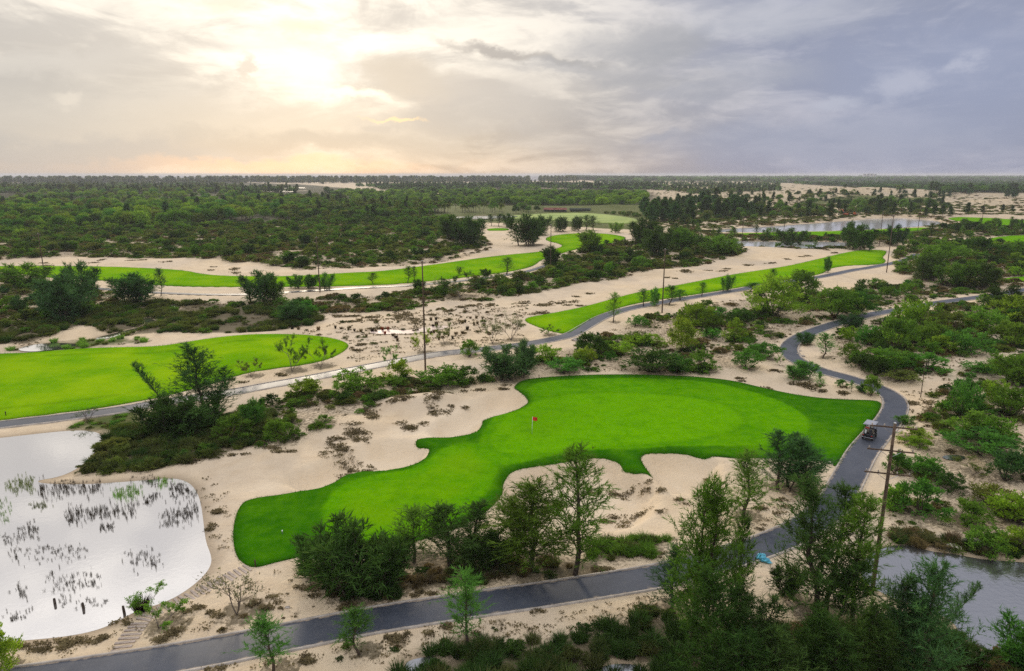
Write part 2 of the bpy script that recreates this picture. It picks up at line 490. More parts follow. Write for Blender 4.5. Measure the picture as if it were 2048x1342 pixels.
def mesh_np(name, V, faces, mats=(), midx=None, smooth=False):
    """faces: list of int arrays (n,3) or (n,4); midx: list of material indices for each array"""
    me = bpy.data.meshes.new(name)
    V = np.asarray(V, np.float32)
    faces = [np.asarray(f, np.int32) for f in faces if len(f)]
    me.vertices.add(len(V)); me.vertices.foreach_set('co', V.ravel())
    nl = sum(f.size for f in faces); npoly = sum(len(f) for f in faces)
    me.loops.add(nl); me.polygons.add(npoly)
    me.loops.foreach_set('vertex_index', np.concatenate([f.ravel() for f in faces]))
    tot = np.concatenate([np.full(len(f), f.shape[1], np.int32) for f in faces])
    st = np.r_[0, np.cumsum(tot)[:-1]].astype(np.int32)
    me.polygons.foreach_set('loop_start', st)
    me.polygons.foreach_set('loop_total', tot)
    if midx is not None:
        me.polygons.foreach_set('material_index', np.concatenate([np.full(len(f), k, np.int32) for f, k in zip(faces, midx)]))
    if smooth:
        me.polygons.foreach_set('use_smooth', np.ones(npoly, bool))
    for m in mats:
        me.materials.append(m)
    me.update(calc_edges=True)
    me.validate()
    return me


class MB:
    """collects faces of one mesh"""
    def __init__(self):
        self.V, self.F, self.n = [], [], 0

    def add(self, V, F):
        V = np.asarray(V, float)
        self.V.append(V)
        for f in F:
            self.F.append([i + self.n for i in f])
        self.n += len(V)
        return self

    def box(self, c, s, M=None, bev=0.0):
        c, s = np.asarray(c, float), np.asarray(s, float) / 2
        if bev <= 0:
            V = np.array([[i, j, k] for k in (-1, 1) for j in (-1, 1) for i in (-1, 1)]) * s
            F = [(0, 2, 3, 1), (4, 5, 7, 6), (0, 1, 5, 4), (2, 6, 7, 3), (0, 4, 6, 2), (1, 3, 7, 5)]
        else:
            # chamfered vertical profile: octagon rings
            def ring(z, inset):
                a, b = s[0] - inset, s[1] - inset
                k = min(bev, a, b)
                return [(-a + k, -b, z), (a - k, -b, z), (a, -b + k, z), (a, b - k, z), (a - k, b, z), (-a + k, b, z), (-a, b - k, z), (-a, -b + k, z)]
            V = np.array(ring(-s[2], bev * .6) + ring(-s[2] + bev, 0) + ring(s[2] - bev, 0) + ring(s[2], bev * .6))
            F = [tuple(range(7, -1, -1)), tuple(range(24, 32))]
            for r0 in (0, 8, 16):
                for i in range(8):
                    j = (i + 1) % 8
                    F.append((r0 + i, r0 + j, r0 + 8 + j, r0 + 8 + i))
        if M is not None:
            V = V @ np.array(M.to_3x3() if hasattr(M, 'to_3x3') else M).T
        return self.add(V + c, F)

    def tube(self, pts, rad, k=6, cap=True):
        V, F = tube_np(pts, rad, k)
        self.add(V, F.tolist())
        if cap:
            n = len(pts)
            self.F.append([self.n - n * k + i for i in range(k)][::-1])
            self.F.append([self.n - k + i for i in range(k)])
        return self

    def lathe(self, prof, k=12, c=(0, 0, 0), axis='z'):
        V = []
        for r, z in prof:
            for i in range(k):
                a = 2 * math.pi * i / k
                V.append((r * math.cos(a), r * math.sin(a), z))
        V = np.array(V)
        if axis == 'x':
            V = V[:, [2, 0, 1]]
        elif axis == 'y':
            V = V[:, [1, 2, 0]]
        F = []
        for j in range(len(prof) - 1):
            for i in range(k):
                i2 = (i + 1) % k
                F.append((j * k + i, j * k + i2, (j + 1) * k + i2, (j + 1) * k + i))
        F.append(tuple(range(k - 1, -1, -1))); F.append(tuple((len(prof) - 1) * k + i for i in range(k)))
        return self.add(V + np.asarray(c, float), F)

    def mesh(self, name, mat, smooth=False):
        me = bpy.data.meshes.new(name)
        me.from_pydata(np.vstack(self.V).tolist(), [], self.F)
        if mat:
            me.materials.append(mat)
        if smooth:
            me.polygons.foreach_set('use_smooth', np.ones(len(me.polygons), bool))
        me.update()
        return me

    def obj(self, name, mat, parent=None, smooth=False):
        o = bpy.data.objects.new(name, self.mesh(name, mat, smooth))
        COL.objects.link(o)
        o.parent = parent
        return o


def tube_np(pts, rad, k=6):
    pts = np.asarray(pts, float)
    n = len(pts)
    rad = np.broadcast_to(np.asarray(rad, float), (n,))
    T = np.gradient(pts, axis=0)
    T /= np.linalg.norm(T, axis=1)[:, None] + 1e-9
    ref = np.array([0, 0, 1.0]) if abs(T[0][2]) < 0.8 else np.array([1.0, 0, 0])
    A = np.cross(T, ref); A /= np.linalg.norm(A, axis=1)[:, None] + 1e-9
    B = np.cross(T, A)
    a = np.linspace(0, 2 * np.pi, k, endpoint=False)
    V = pts[:, None] + rad[:, None, None] * (np.cos(a)[None, :, None] * A[:, None] + np.sin(a)[None, :, None] * B[:, None])
    i = np.arange(n - 1)[:, None] * k
    j = np.arange(k)[None]
    j2 = (np.arange(k)[None] + 1) % k
    F = np.stack([i + j, i + j2, i + k + j2, i + k + j], -1).reshape(-1, 4)
    return V.reshape(-1, 3), F


def add_obj(name, me, loc=(0, 0, 0), rotz=0.0, scale=(1, 1, 1), parent=None):
    o = bpy.data.objects.new(name, me)
    o.location = loc
    o.rotation_euler = (0, 0, rotz)
    o.scale = scale
    COL.objects.link(o)
    o.parent = parent
    return o


def empty(name, loc, rotz=0.0, scale=(1, 1, 1)):
    o = add_obj(name, None, loc, rotz, scale)
    o.empty_display_size = 0.2
    return o


def tag(o, label=None, cat=None, group=None, kind=None):
    if label: o['label'] = label
    if cat: o['category'] = cat
    if group: o['group'] = group
    if kind: o['kind'] = kind
    return o


# ------------------------------------------------------------------ materials
def new_mat(name):
    m = bpy.data.materials.new(name)
    m.use_nodes = True
    t = NT(m.node_tree)
    b = m.node_tree.nodes['Principled BSDF']
    return m, t, b


def plain(name, col, rough=0.6, metal=0.0, var=0.15, scale=8.0, spec=0.5):
    m, t, b = new_mat(name)
    g = t.n('ShaderNodeTexCoord')
    n = t.noise(g.outputs['Object'], scale, 4)
    dk = tuple(c * (1 - var) for c in col); lt = tuple(min(1, c * (1 + var)) for c in col)
    t.link(t.mix(t.step(n, 0.3, 0.7), dk, lt), b.inputs['Base Color'])
    b.inputs['Roughness'].default_value = rough
    b.inputs['Metallic'].default_value = metal
    b.inputs['Specular IOR Level'].default_value = spec
    return m


def attr(t, name):
    a = t.n('ShaderNodeAttribute'); a.attribute_name = name
    return a.outputs['Fac']


def mat_sand():
    m, t, b = new_mat('sand')
    pos = t.n('ShaderNodeNewGeometry').outputs['Position']
    n1 = t.noise(pos, 0.045, 5, 0.6)
    n2 = t.noise(pos, 0.5, 5, 0.6)
    n3 = t.noise(pos, 3.2, 5, 0.65)
    n4 = t.noise(pos, 11.0, 3, 0.6)
    c = t.mix(t.step(n1, 0.35, 0.65), (0.685, 0.540, 0.350), (0.70, 0.570, 0.400))
    c = t.mix(t.m('MULTIPLY', t.step(n2, 0.42, 0.70), 0.45), c, (0.55, 0.415, 0.26))
    c = t.mix(t.m('MULTIPLY', t.step(n3, 0.50, 0.72), 0.30), c, (0.46, 0.35, 0.225))
    n0 = t.noise(pos, 0.16, 4, 0.6, 0.6)
    c = t.mix(t.m('MULTIPLY', t.step(n0, 0.50, 0.66), 0.35), c, (0.78, 0.64, 0.44))
    # footprints, debris specks
    c = t.mix(t.m('MULTIPLY', t.step(n4, 0.56, 0.70), 0.34), c, (0.30, 0.225, 0.15))
    rk = attr(t, 'raked')
    c = t.mix(t.m('MULTIPLY', rk, 0.72), c, t.mix(t.step(n0, 0.4, 0.6), (0.73, 0.585, 0.395), (0.78, 0.64, 0.45)))
    c = t.mix(t.m('MULTIPLY', t.m('SUBTRACT', 1.0, rk), t.m('MULTIPLY', t.step(n1, 0.40, 0.62), 0.30)), c, (0.50, 0.41, 0.30))
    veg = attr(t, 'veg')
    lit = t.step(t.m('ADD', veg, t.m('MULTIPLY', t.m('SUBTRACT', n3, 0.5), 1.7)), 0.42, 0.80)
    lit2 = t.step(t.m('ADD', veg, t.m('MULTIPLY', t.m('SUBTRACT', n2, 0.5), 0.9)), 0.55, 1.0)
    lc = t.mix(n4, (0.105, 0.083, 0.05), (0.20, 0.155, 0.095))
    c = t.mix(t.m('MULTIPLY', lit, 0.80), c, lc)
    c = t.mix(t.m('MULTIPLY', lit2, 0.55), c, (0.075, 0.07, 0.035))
    gr = attr(t, 'grass')
    gc = t.mix(t.step(n2, 0.35, 0.65), (0.085, 0.115, 0.03), (0.15, 0.15, 0.055))
    c = t.mix(t.step(t.m('ADD', gr, t.m('MULTIPLY', t.m('SUBTRACT', n2, 0.5), 0.7)), 0.3, 0.7), c, gc)
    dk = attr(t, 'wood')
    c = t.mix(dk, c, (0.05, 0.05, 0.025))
    wet = attr(t, 'wet')
    c = t.mix(t.m('MULTIPLY', wet, 0.7), c, (0.25, 0.185, 0.115))
    t.link(c, b.inputs['Base Color'])
    b.inputs['Roughness'].default_value = 0.95
    t.link(t.m('SUBTRACT', 0.95, t.m('MULTIPLY', wet, 0.35)), b.inputs['Roughness'])
    b.inputs['Specular IOR Level'].default_value = 0.05
    hgt = t.m('ADD', t.m('MULTIPLY', n2, 0.30), t.m('ADD', t.m('MULTIPLY', n3, 0.10), t.m('MULTIPLY', n4, 0.03)))
    bp = t.n('ShaderNodeBump'); bp.inputs['Strength'].default_value = 0.9; bp.inputs['Distance'].default_value = 1.0
    t.link(hgt, bp.inputs['Height']); t.link(bp.outputs[0], b.inputs['Normal'])
    return m


def mat_turf():
    m, t, b = new_mat('turf')
    pos = t.n('ShaderNodeNewGeometry').outputs['Position']
    n1 = t.noise(pos, 0.10, 5, 0.6)
    n2 = t.noise(pos, 0.7, 6, 0.65)
    n3 = t.noise(pos, 7.0, 4, 0.7)
    mow = attr(t, 'mow')          # 0 rough, 0.5 fairway, 1 putting green
    line = attr(t, 'line')        # deep uncut line between mowing heights
    dry = attr(t, 'dry')
    c_r = t.mix(t.step(n2, 0.3, 0.7), (0.024, 0.122, 0.002), (0.054, 0.182, 0.002))
    c_f = t.mix(t.step(n2, 0.3, 0.7), (0.075, 0.262, 0.001), (0.118, 0.325, 0.001))
    c_g = t.mix(t.step(n2, 0.3, 0.7), (0.108, 0.318, 0.001), (0.138, 0.365, 0.001))
    c = t.mix(t.step(mow, 0.0, 0.5), c_r, c_f)
    c = t.mix(t.step(mow, 0.5, 1.0), c, c_g)
    c = t.mix(t.m('MULTIPLY', t.step(n1, 0.48, 0.68), 0.55), c, (0.13, 0.32, 0.002))
    n5 = t.noise(pos, 0.28, 6, 0.65, 0.4)
    c = t.mix(t.m('MULTIPLY', t.step(n5, 0.50, 0.68), 0.38), c, (0.045, 0.185, 0.002))
    mpt = t.n('ShaderNodeMapping'); t.link(pos, mpt.inputs[0]); mpt.inputs['Rotation'].default_value = (0, 0, 0.5); mpt.inputs['Scale'].default_value = (0.10, 0.9, 0.9)
    n6 = t.noise(mpt.outputs[0], 1.0, 5, 0.6)
    n7 = t.noise(pos, 2.2, 5, 0.7)
    c = t.mix(t.m('MULTIPLY', t.m('MULTIPLY', t.step(n6, 0.47, 0.66), t.step(mow, 0.0, 0.5, 0.25, 1.0)), 0.30), c, (0.14, 0.35, 0.002))
    c = t.mix(t.m('MULTIPLY', t.step(n7, 0.50, 0.66), 0.30), c, (0.03, 0.135, 0.002))
    c = t.mix(t.m('MULTIPLY', line, 0.75), c, (0.022, 0.11, 0.002))
    c = t.mix(t.m('MULTIPLY', dry, t.m('ADD', 0.22, t.m('MULTIPLY', t.step(n1, 0.30, 0.70), 0.62))), c, (0.285, 0.45, 0.004))
    c = t.mix(t.m('MULTIPLY', t.step(n3, 0.52, 0.75), 0.30), c, (0.03, 0.12, 0.002))
    t.link(c, b.inputs['Base Color'])
    b.inputs['Roughness'].default_value = 0.9
    b.inputs['Specular IOR Level'].default_value = 0.0
    bp = t.n('ShaderNodeBump'); bp.inputs['Strength'].default_value = 0.45; bp.inputs['Distance'].default_value = 0.25
    t.link(t.m('ADD', t.m('MULTIPLY', n3, 0.35), n2), bp.inputs['Height']); t.link(bp.outputs[0], b.inputs['Normal'])
    return m


def mat_field():
    m, t, b = new_mat('meadow')
    pos = t.n('ShaderNodeNewGeometry').outputs['Position']
    n1 = t.noise(pos, 0.05, 6, 0.6)
    c = t.mix(t.step(n1, 0.35, 0.65), (0.20, 0.29, 0.05), (0.32, 0.39, 0.08))
    t.link(c, b.inputs['Base Color']); b.inputs['Roughness'].default_value = 0.95
    return m


def mat_asphalt():
    m, t, b = new_mat('asphalt')
    pos = t.n('ShaderNodeNewGeometry').outputs['Position']
    n1 = t.noise(pos, 0.25, 5, 0.6)
    n2 = t.noise(pos, 14.0, 4, 0.7)
    n3 = t.noise(pos, 1.6, 5, 0.6)
    c = t.mix(t.step(n1, 0.35, 0.65), (0.030, 0.037, 0.052), (0.054, 0.062, 0.080))
    c = t.mix(t.m('MULTIPLY', t.step(n2, 0.45, 0.75), 0.6), c, (0.095, 0.105, 0.13))
    c = t.mix(t.m('MULTIPLY', t.step(n3, 0.52, 0.72), 0.30), c, (0.11, 0.105, 0.10))
    edge = attr(t, 'edge')
    c = t.mix(t.m('MULTIPLY', t.step(t.m('ADD', edge, t.m('MULTIPLY', t.m('SUBTRACT', n3, 0.5), 1.3)), 0.62, 1.05), 0.85), c, (0.40, 0.31, 0.21))
    t.link(c, b.inputs['Base Color'])
    t.link(t.m('ADD', 0.44, t.m('MULTIPLY', n1, 0.20)), b.inputs['Roughness'])
    b.inputs['Specular IOR Level'].default_value = 0.5
    bp = t.n('ShaderNodeBump'); bp.inputs['Strength'].default_value = 0.15; bp.inputs['Distance'].default_value = 0.02
    t.link(n2, bp.inputs['Height']); t.link(bp.outputs[0], b.inputs['Normal'])
    return m


def mat_water(name, deep, refl, rough=0.05, ripple=0.02, rscale=2.2):
    m, t, b = new_mat(name)
    pos = t.n('ShaderNodeNewGeometry').outputs['Position']
    nd = t.m('ADD', t.noise(pos, rscale, 4, 0.6), t.m('MULTIPLY', t.noise(pos, 0.16, 3), 0.6))
    bp = t.n('ShaderNodeBump'); bp.inputs['Strength'].default_value = 1.0; bp.inputs['Distance'].default_value = ripple
    t.link(nd, bp.inputs['Height'])
    b.inputs['Base Color'].default_value = (*deep, 1)
    b.inputs['Roughness'].default_value = rough
    b.inputs['IOR'].default_value = 1.33
    b.inputs['Specular IOR Level'].default_value = 0.5
    t.link(bp.outputs[0], b.inputs['Normal'])
    gl = t.n('ShaderNodeBsdfGlossy'); gl.inputs['Roughness'].default_value = rough
    gl.inputs['Color'].default_value = (0.96, 0.97, 1.0, 1)
    t.link(bp.outputs[0], gl.inputs['Normal'])
    mx = t.n('ShaderNodeMixShader'); mx.inputs[0].default_value = refl
    t.link(b.outputs[0], mx.inputs[1]); t.link(gl.outputs[0], mx.inputs[2])
    t.link(mx.outputs[0], m.node_tree.nodes['Material Output'].inputs[0])
    return m


def mat_leaf(name, trans=0.28, hue_var=0.5, fixed=None):
    """foliage whose colour is the object's own colour, varied from leaf to leaf"""
    m, t, b = new_mat(name)
    oi = t.n('ShaderNodeObjectInfo')
    geo = t.n('ShaderNodeNewGeometry')
    tc = t.n('ShaderNodeTexCoord')
    n = t.noise(tc.outputs['Object'], 1.1, 3, 0.6)
    k = t.m('ADD', 0.50, t.m('ADD', t.m('MULTIPLY', geo.outputs['Random Per Island'], 0.55), t.m('MULTIPLY', t.step(n, 0.35, 0.65), 0.60)))
    k = t.m('MULTIPLY', k, t.m('ADD', 0.85, t.m('MULTIPLY', oi.outputs['Random'], 0.3)))
    c = t.vm('SCALE', oi.outputs['Color'] if fixed is None else fixed)
    sc = c.node
    t.link(k, sc.inputs['Scale'])
    c = t.mix(t.m('MULTIPLY', t.step(n, 0.5, 0.8), 0.25 * hue_var), c, (0.16, 0.17, 0.03))
    c = t.mix(t.m('MULTIPLY', t.step(geo.outputs['Random Per Island'], 0.9, 1.0), 0.35 * hue_var), c, (0.17, 0.12, 0.05))
    d = t.n('ShaderNodeBsdfDiffuse'); t.link(c, d.inputs[0])
    tr = t.n('ShaderNodeBsdfTranslucent')
    t.link(t.mix(1.0, c, (1.25, 1.25, 0.7), 'MULTIPLY'), tr.inputs[0])
    mx = t.n('ShaderNodeMixShader'); mx.inputs[0].default_value = trans
    t.link(d.outputs[0], mx.inputs[1]); t.link(tr.outputs[0], mx.inputs[2])
    t.link(mx.outputs[0], m.node_tree.nodes['Material Output'].inputs[0])
    return m


M = {}
M['sand'] = mat_sand()
M['turf'] = mat_turf()
M['field'] = mat_field()
M['asphalt'] = mat_asphalt()
M['pond'] = mat_water('pond_water', (0.24, 0.22, 0.20), 0.84, 0.04, 0.0035)
M['pond_b'] = mat_water('dark_pond_water', (0.055, 0.055, 0.05), 0.30, 0.08, 0.022, 2.4)
M['puddle'] = mat_water('puddle_water', (0.50, 0.37, 0.295), 0.06, 0.5, 0.002)
M['puddle'].node_tree.nodes['Principled BSDF'].inputs['Specular IOR Level'].default_value = 0.15
M['lake'] = mat_water('lake_water', (0.66, 0.64, 0.61), 0.30, 0.10, 0.01)
M['sea'] = mat_water('sea_water', (0.34, 0.32, 0.31), 0.0, 1.0, 0.02, 0.3)
M['sea'].node_tree.nodes['Principled BSDF'].inputs['Specular IOR Level'].default_value = 0.0
M['kerb'] = plain('kerb_concrete', (0.42, 0.37, 0.31), 0.9, 0, 0.2, 1.5, 0.2)
M['leaf'] = mat_leaf('leaf', 0.42)
M['needle'] = mat_leaf('needle', 0.34, 0.5)
M['blade'] = mat_leaf('blade', 0.15, 0.7)
M['bark'] = plain('bark', (0.085, 0.065, 0.048), 0.95, 0, 0.35, 5.0, 0.1)
M['pale_bark'] = plain('pale_bark', (0.17, 0.14, 0.11), 0.95, 0, 0.3, 5.0, 0.1)
M['pole_wood'] = plain('pole_wood', (0.105, 0.072, 0.048), 0.85, 0, 0.35, 3.0, 0.2)
M['plank'] = plain('weathered_plank', (0.40, 0.33, 0.27), 0.9, 0, 0.25, 3.0, 0.15)
M['black'] = plain('black_paint', (0.012, 0.012, 0.014), 0.35, 0, 0.2, 4.0)
M['rubber'] = plain('rubber', (0.018, 0.018, 0.018), 0.85, 0, 0.2, 8.0)
M['steel'] = plain('steel', (0.45, 0.45, 0.46), 0.35, 0.9, 0.1, 8.0)
M['roof_grey'] = plain('roof_plastic', (0.30, 0.31, 0.34), 0.4, 0, 0.1, 3.0)
M['white'] = plain('white_paint', (0.78, 0.78, 0.76), 0.5, 0, 0.06, 3.0)
M['red'] = plain('red_cloth', (0.75, 0.035, 0.02), 0.7, 0, 0.15, 6.0)
M['skin'] = plain('skin', (0.42, 0.24, 0.16), 0.6, 0, 0.1, 6.0)
M['dark_cloth'] = plain('dark_cloth', (0.03, 0.032, 0.04), 0.9, 0, 0.2, 6.0)
M['hair'] = plain('hair', (0.015, 0.012, 0.01), 0.6, 0, 0.2, 20.0)
M['seat'] = plain('beige_vinyl', (0.30, 0.26, 0.20), 0.55, 0, 0.1, 6.0)
M['bag_blue'] = plain('blue_sheet', (0.09, 0.42, 0.55), 0.5, 0, 0.25, 5.0)
M['roof_red'] = plain('red_roof', (0.20, 0.085, 0.065), 0.9, 0, 0.5, 0.35, 0.1)
M['roof_tan'] = plain('tan_roof', (0.42, 0.33, 0.24), 0.8, 0, 0.2, 1.0, 0.2)
M['wall_white'] = plain('render_wall', (0.62, 0.60, 0.56), 0.9, 0, 0.12, 0.8, 0.2)
M['wall_dark'] = plain('dark_netting', (0.05, 0.06, 0.045), 0.9, 0, 0.3, 1.0, 0.1)
M['pane'] = plain('window_glass', (0.03, 0.035, 0.04), 0.15, 0, 0.2, 3.0)
M['machine'] = plain('machine_paint', (0.40, 0.10, 0.03), 0.6, 0, 0.3, 3.0)
M['rock'] = plain('pale_rock', (0.42, 0.37, 0.31), 0.95, 0, 0.3, 2.0, 0.1)


# ------------------------------------------------------------------ structure: ground sheet
PUTT = smooth_closed(GP([(975, 880), (985, 852), (1030, 816), (1090, 794), (1180, 784), (1290, 786), (1390, 797), (1460, 816), (1492, 840), (1485, 860), (1440, 875), (1370, 885), (1260, 893), (1150, 902), (1070, 913), (1010, 908), (985, 897)]), 2)
COLLAR = smooth_closed(GP([(960, 895), (965, 862), (1000, 822), (1055, 806), (1063, 790), (1055, 775), (1080, 763), (1153, 757), (1243, 755), (1328, 757), (1395, 761), (1450, 770), (1500, 783), (1560, 803), (1605, 825), (1622, 850), (1610, 875), (1560, 890), (1480, 893), (1400, 893), (1330, 893), (1270, 900), (1190, 898), (1090, 915), (1010, 935), (975, 920)]), 2)
APPROACH = smooth_closed(GP([(646, 1050), (646, 1012), (673, 975), (740, 950), (830, 940), (872, 905), (905, 890), (960, 885), (985, 915), (1000, 940), (975, 985), (930, 1030), (850, 1065), (740, 1085), (660, 1085)]), 2)
GRASSY = [GP(p) for p in (
    [(1380, 447), (1480, 437), (1600, 430), (1680, 425), (1620, 415), (1500, 420), (1400, 430)],
    [(1560, 420), (1680, 412), (1800, 412), (1900, 408), (1800, 400), (1660, 404)],
    [(840, 445), (1000, 445), (1280, 460), (1280, 446), (1050, 425), (860, 428)],
    [(840, 404), (1000, 402), (1295, 408), (1295, 442), (1050, 428), (840, 434)],
    [(1420, 475), (1700, 478), (1860, 465), (1860, 458), (1600, 470), (1420, 466)],
    [(60, 690), (150, 682), (240, 678), (280, 684), (200, 692), (80, 702)],
    [(150, 845), (200, 828), (290, 815), (300, 830), (220, 860), (160, 862)],
)]
WOODS = [GP(p) for p in (
    [(-400, 378), (0, 366), (400, 362), (640, 372), (740, 385), (860, 398), (860, 428), (640, 445), (420, 456), (200, 462), (0, 475), (-400, 480)],
    [(860, 390), (1010, 378), (1280, 378), (1320, 396), (1280, 413), (1180, 418), (1050, 410), (900, 404)],
    [(1540, 364), (1700, 356), (2048, 352), (2400, 352), (2400, 395), (2048, 392), (1900, 392), (1780, 382), (1640, 372)],
)]
VEG_SPOTS = []          # (x, y, radius, strength): where plants drop their litter


def build_ground():
    a_front = np.linspace(-52, 52, 470)
    a_rest = np.linspace(52, 308, 70)[1:-1]
    ang = np.radians(np.r_[a_front, a_rest])
    r1 = np.exp(np.arange(math.log(26), math.log(420), 0.0078))
    r2 = np.exp(np.linspace(math.log(420), math.log(15400), 150))[1:]
    rad = np.r_[[4, 10, 17, 22], r1, r2]
    A, Rr = np.meshgrid(ang, rad)
    X, Y = (Rr * np.sin(A)).ravel(), (Rr * np.cos(A)).ravel()
    P = np.stack([X, Y], 1)
    h, st, dp, sw = fields(P)
    z = h - 0.30 * sstep(0.0, 0.9, st) - 0.22 * sstep(0.25, -0.45, dp)
    n_a, n_r = len(ang), len(rad)
    V = np.vstack([np.stack([X, Y, z], 1), [[0, 0, -0.2]]])
    i = np.arange(n_r - 1)[:, None] * n_a
    j = np.arange(n_a)[None]; j2 = (j + 1) % n_a
    Q = np.stack([i + j, i + n_a + j, i + n_a + j2, i + j2], -1).reshape(-1, 4)
    c = len(V) - 1
    T = np.stack([np.full(n_a, c), np.arange(n_a), (np.arange(n_a) + 1) % n_a], 1)
    me = mesh_np('ground', V, [Q, T], [M['sand']], smooth=True)
    wet = np.r_[np.where(sw > -11, sstep(-1.6, 0.2, sw), 0), 0]
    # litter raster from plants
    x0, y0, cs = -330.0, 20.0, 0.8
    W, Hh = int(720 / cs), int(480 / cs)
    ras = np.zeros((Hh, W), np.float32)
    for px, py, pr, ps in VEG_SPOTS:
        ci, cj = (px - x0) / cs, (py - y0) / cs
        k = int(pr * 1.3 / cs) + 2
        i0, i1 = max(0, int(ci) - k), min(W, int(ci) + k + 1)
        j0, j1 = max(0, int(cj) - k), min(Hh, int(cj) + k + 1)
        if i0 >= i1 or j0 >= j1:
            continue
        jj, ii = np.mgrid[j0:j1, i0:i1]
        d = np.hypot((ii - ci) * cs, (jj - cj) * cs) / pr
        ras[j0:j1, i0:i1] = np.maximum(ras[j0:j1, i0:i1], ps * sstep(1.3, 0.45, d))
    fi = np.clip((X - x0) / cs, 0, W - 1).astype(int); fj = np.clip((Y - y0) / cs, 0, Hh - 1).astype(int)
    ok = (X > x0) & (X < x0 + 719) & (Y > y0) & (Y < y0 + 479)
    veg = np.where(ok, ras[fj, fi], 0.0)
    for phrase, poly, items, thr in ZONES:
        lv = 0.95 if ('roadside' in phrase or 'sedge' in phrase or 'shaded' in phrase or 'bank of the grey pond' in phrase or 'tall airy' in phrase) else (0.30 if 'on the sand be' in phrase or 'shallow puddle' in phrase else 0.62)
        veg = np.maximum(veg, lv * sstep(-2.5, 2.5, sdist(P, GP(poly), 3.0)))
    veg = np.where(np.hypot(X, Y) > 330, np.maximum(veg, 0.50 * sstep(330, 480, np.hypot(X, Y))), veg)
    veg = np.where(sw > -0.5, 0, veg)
    grass = np.zeros(len(X)); wood = np.zeros(len(X))
    raked = np.zeros(len(X))
    for poly in [b for d, b in BUNK] + [GP([(440, 985), (560, 958), (690, 900), (770, 862), (860, 835), (960, 795), (1040, 780), (1058, 802), (966, 835), (861, 897), (700, 946), (498, 998)])]:
        raked = np.maximum(raked, sstep(-1.5, 1.5, sdist(P, poly, 3.0)))
    for poly in GRASSY:
        grass = np.maximum(grass, sstep(-6, 6, sdist(P, poly, 8.0)))
    soft = GP([(1290, 366), (1700, 360), (2300, 364), (2300, 432), (1900, 424), (1600, 432), (1290, 446)])
    grass = np.maximum(grass, 0.38 * sstep(-25, 25, sdist(P, soft, 30.0)))
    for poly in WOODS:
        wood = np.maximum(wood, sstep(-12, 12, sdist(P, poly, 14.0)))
    for nm, arr in (('wet', wet), ('veg', np.r_[veg, 0]), ('grass', np.r_[grass, 0]), ('wood', np.r_[wood, 0]), ('raked', np.r_[raked, 0])):
        at = me.attributes.new(nm, 'FLOAT', 'POINT')
        at.data.foreach_set('value', np.asarray(arr, np.float32))
    tag(add_obj('ground', me), 'pale dune sand with leaf litter under the scrub', kind='structure')


def fill_polygon(poly, step, jitter=0.25):
    lo, hi = poly.min(0), poly.max(0)
    sx = step
    gx, gy = np.meshgrid(np.arange(lo[0], hi[0], sx), np.arange(lo[1], hi[1], step))
    Pp = np.stack([gx.ravel(), gy.ravel()], 1)
    Pp = Pp + rng.uniform(-jitter, jitter, Pp.shape) * step
    k = sdist(Pp, poly, 5.0) > step * 0.45
    Pp = Pp[k]
    n = len(poly)
    co = [Vector(p) for p in poly] + [Vector(p) for p in Pp]
    ed = [(i, (i + 1) % n) for i in range(n)]
    vo, _, fo, ov, _, _ = delaunay_2d_cdt(co, ed, [], 1, 1e-5)
    V2 = np.array([(v.x, v.y) for v in vo])
    return V2, [tuple(f) for f in fo], n


def resample_closed(P, step):
    Q = np.vstack([P, P[:1]])
    L = np.r_[0, np.cumsum(np.linalg.norm(np.diff(Q, axis=0), axis=1))]
    n = max(12, int(L[-1] / step))
    s = np.linspace(0, L[-1], n, endpoint=False)
    return np.stack([np.interp(s, L, Q[:, k]) for k in range(2)], 1)


def build_sheet(name, poly, lift, mat, step, skirt=0.35, attrs=None):
    P = resample_closed(poly, max(0.35, step * 0.7))
    V2, F, _ = fill_polygon(P, step)
    h = fields(V2)[0]
    V = np.c_[V2, h + lift]
    # boundary skirt
    from collections import Counter
    ec = Counter()
    for f in F:
        for a, b in zip(f, f[1:] + f[:1]):
            ec[(min(a, b), max(a, b))] += 1
    orient = {}
    for f in F:
        for a, b in zip(f, f[1:] + f[:1]):
            if ec[(min(a, b), max(a, b))] == 1:
                orient[a] = b
    bv = sorted(set(orient) | set(orient.values()))
    idx = {v: len(V) + i for i, v in enumerate(bv)}
    cen = V2.mean(0)
    low = V[bv].copy(); low[:, 2] -= skirt
    V = np.vstack([V, low])
    SK = [(b, a, idx[a], idx[b]) for a, b in orient.items()]
    T = np.array([f for f in F if len(f) == 3])
    me = mesh_np(name, V, [T, np.array(SK)], [mat], smooth=False)
    sm = np.zeros(len(me.polygons), bool); sm[:len(T)] = True
    me.polygons.foreach_set('use_smooth', sm)
    if attrs:
        for nm, fn in attrs.items():
            val = fn(V2)
            at = me.attributes.new(nm, 'FLOAT', 'POINT')
            at.data.foreach_set('value', np.r_[val, val[bv]].astype(np.float32))
    o = add_obj(name, me)
    return o


def line_at(P, poly, w, off=0.0):
    d = np.abs(sdist(P, poly, 8.0) - off)
    return sstep(w, w * 0.25, d)


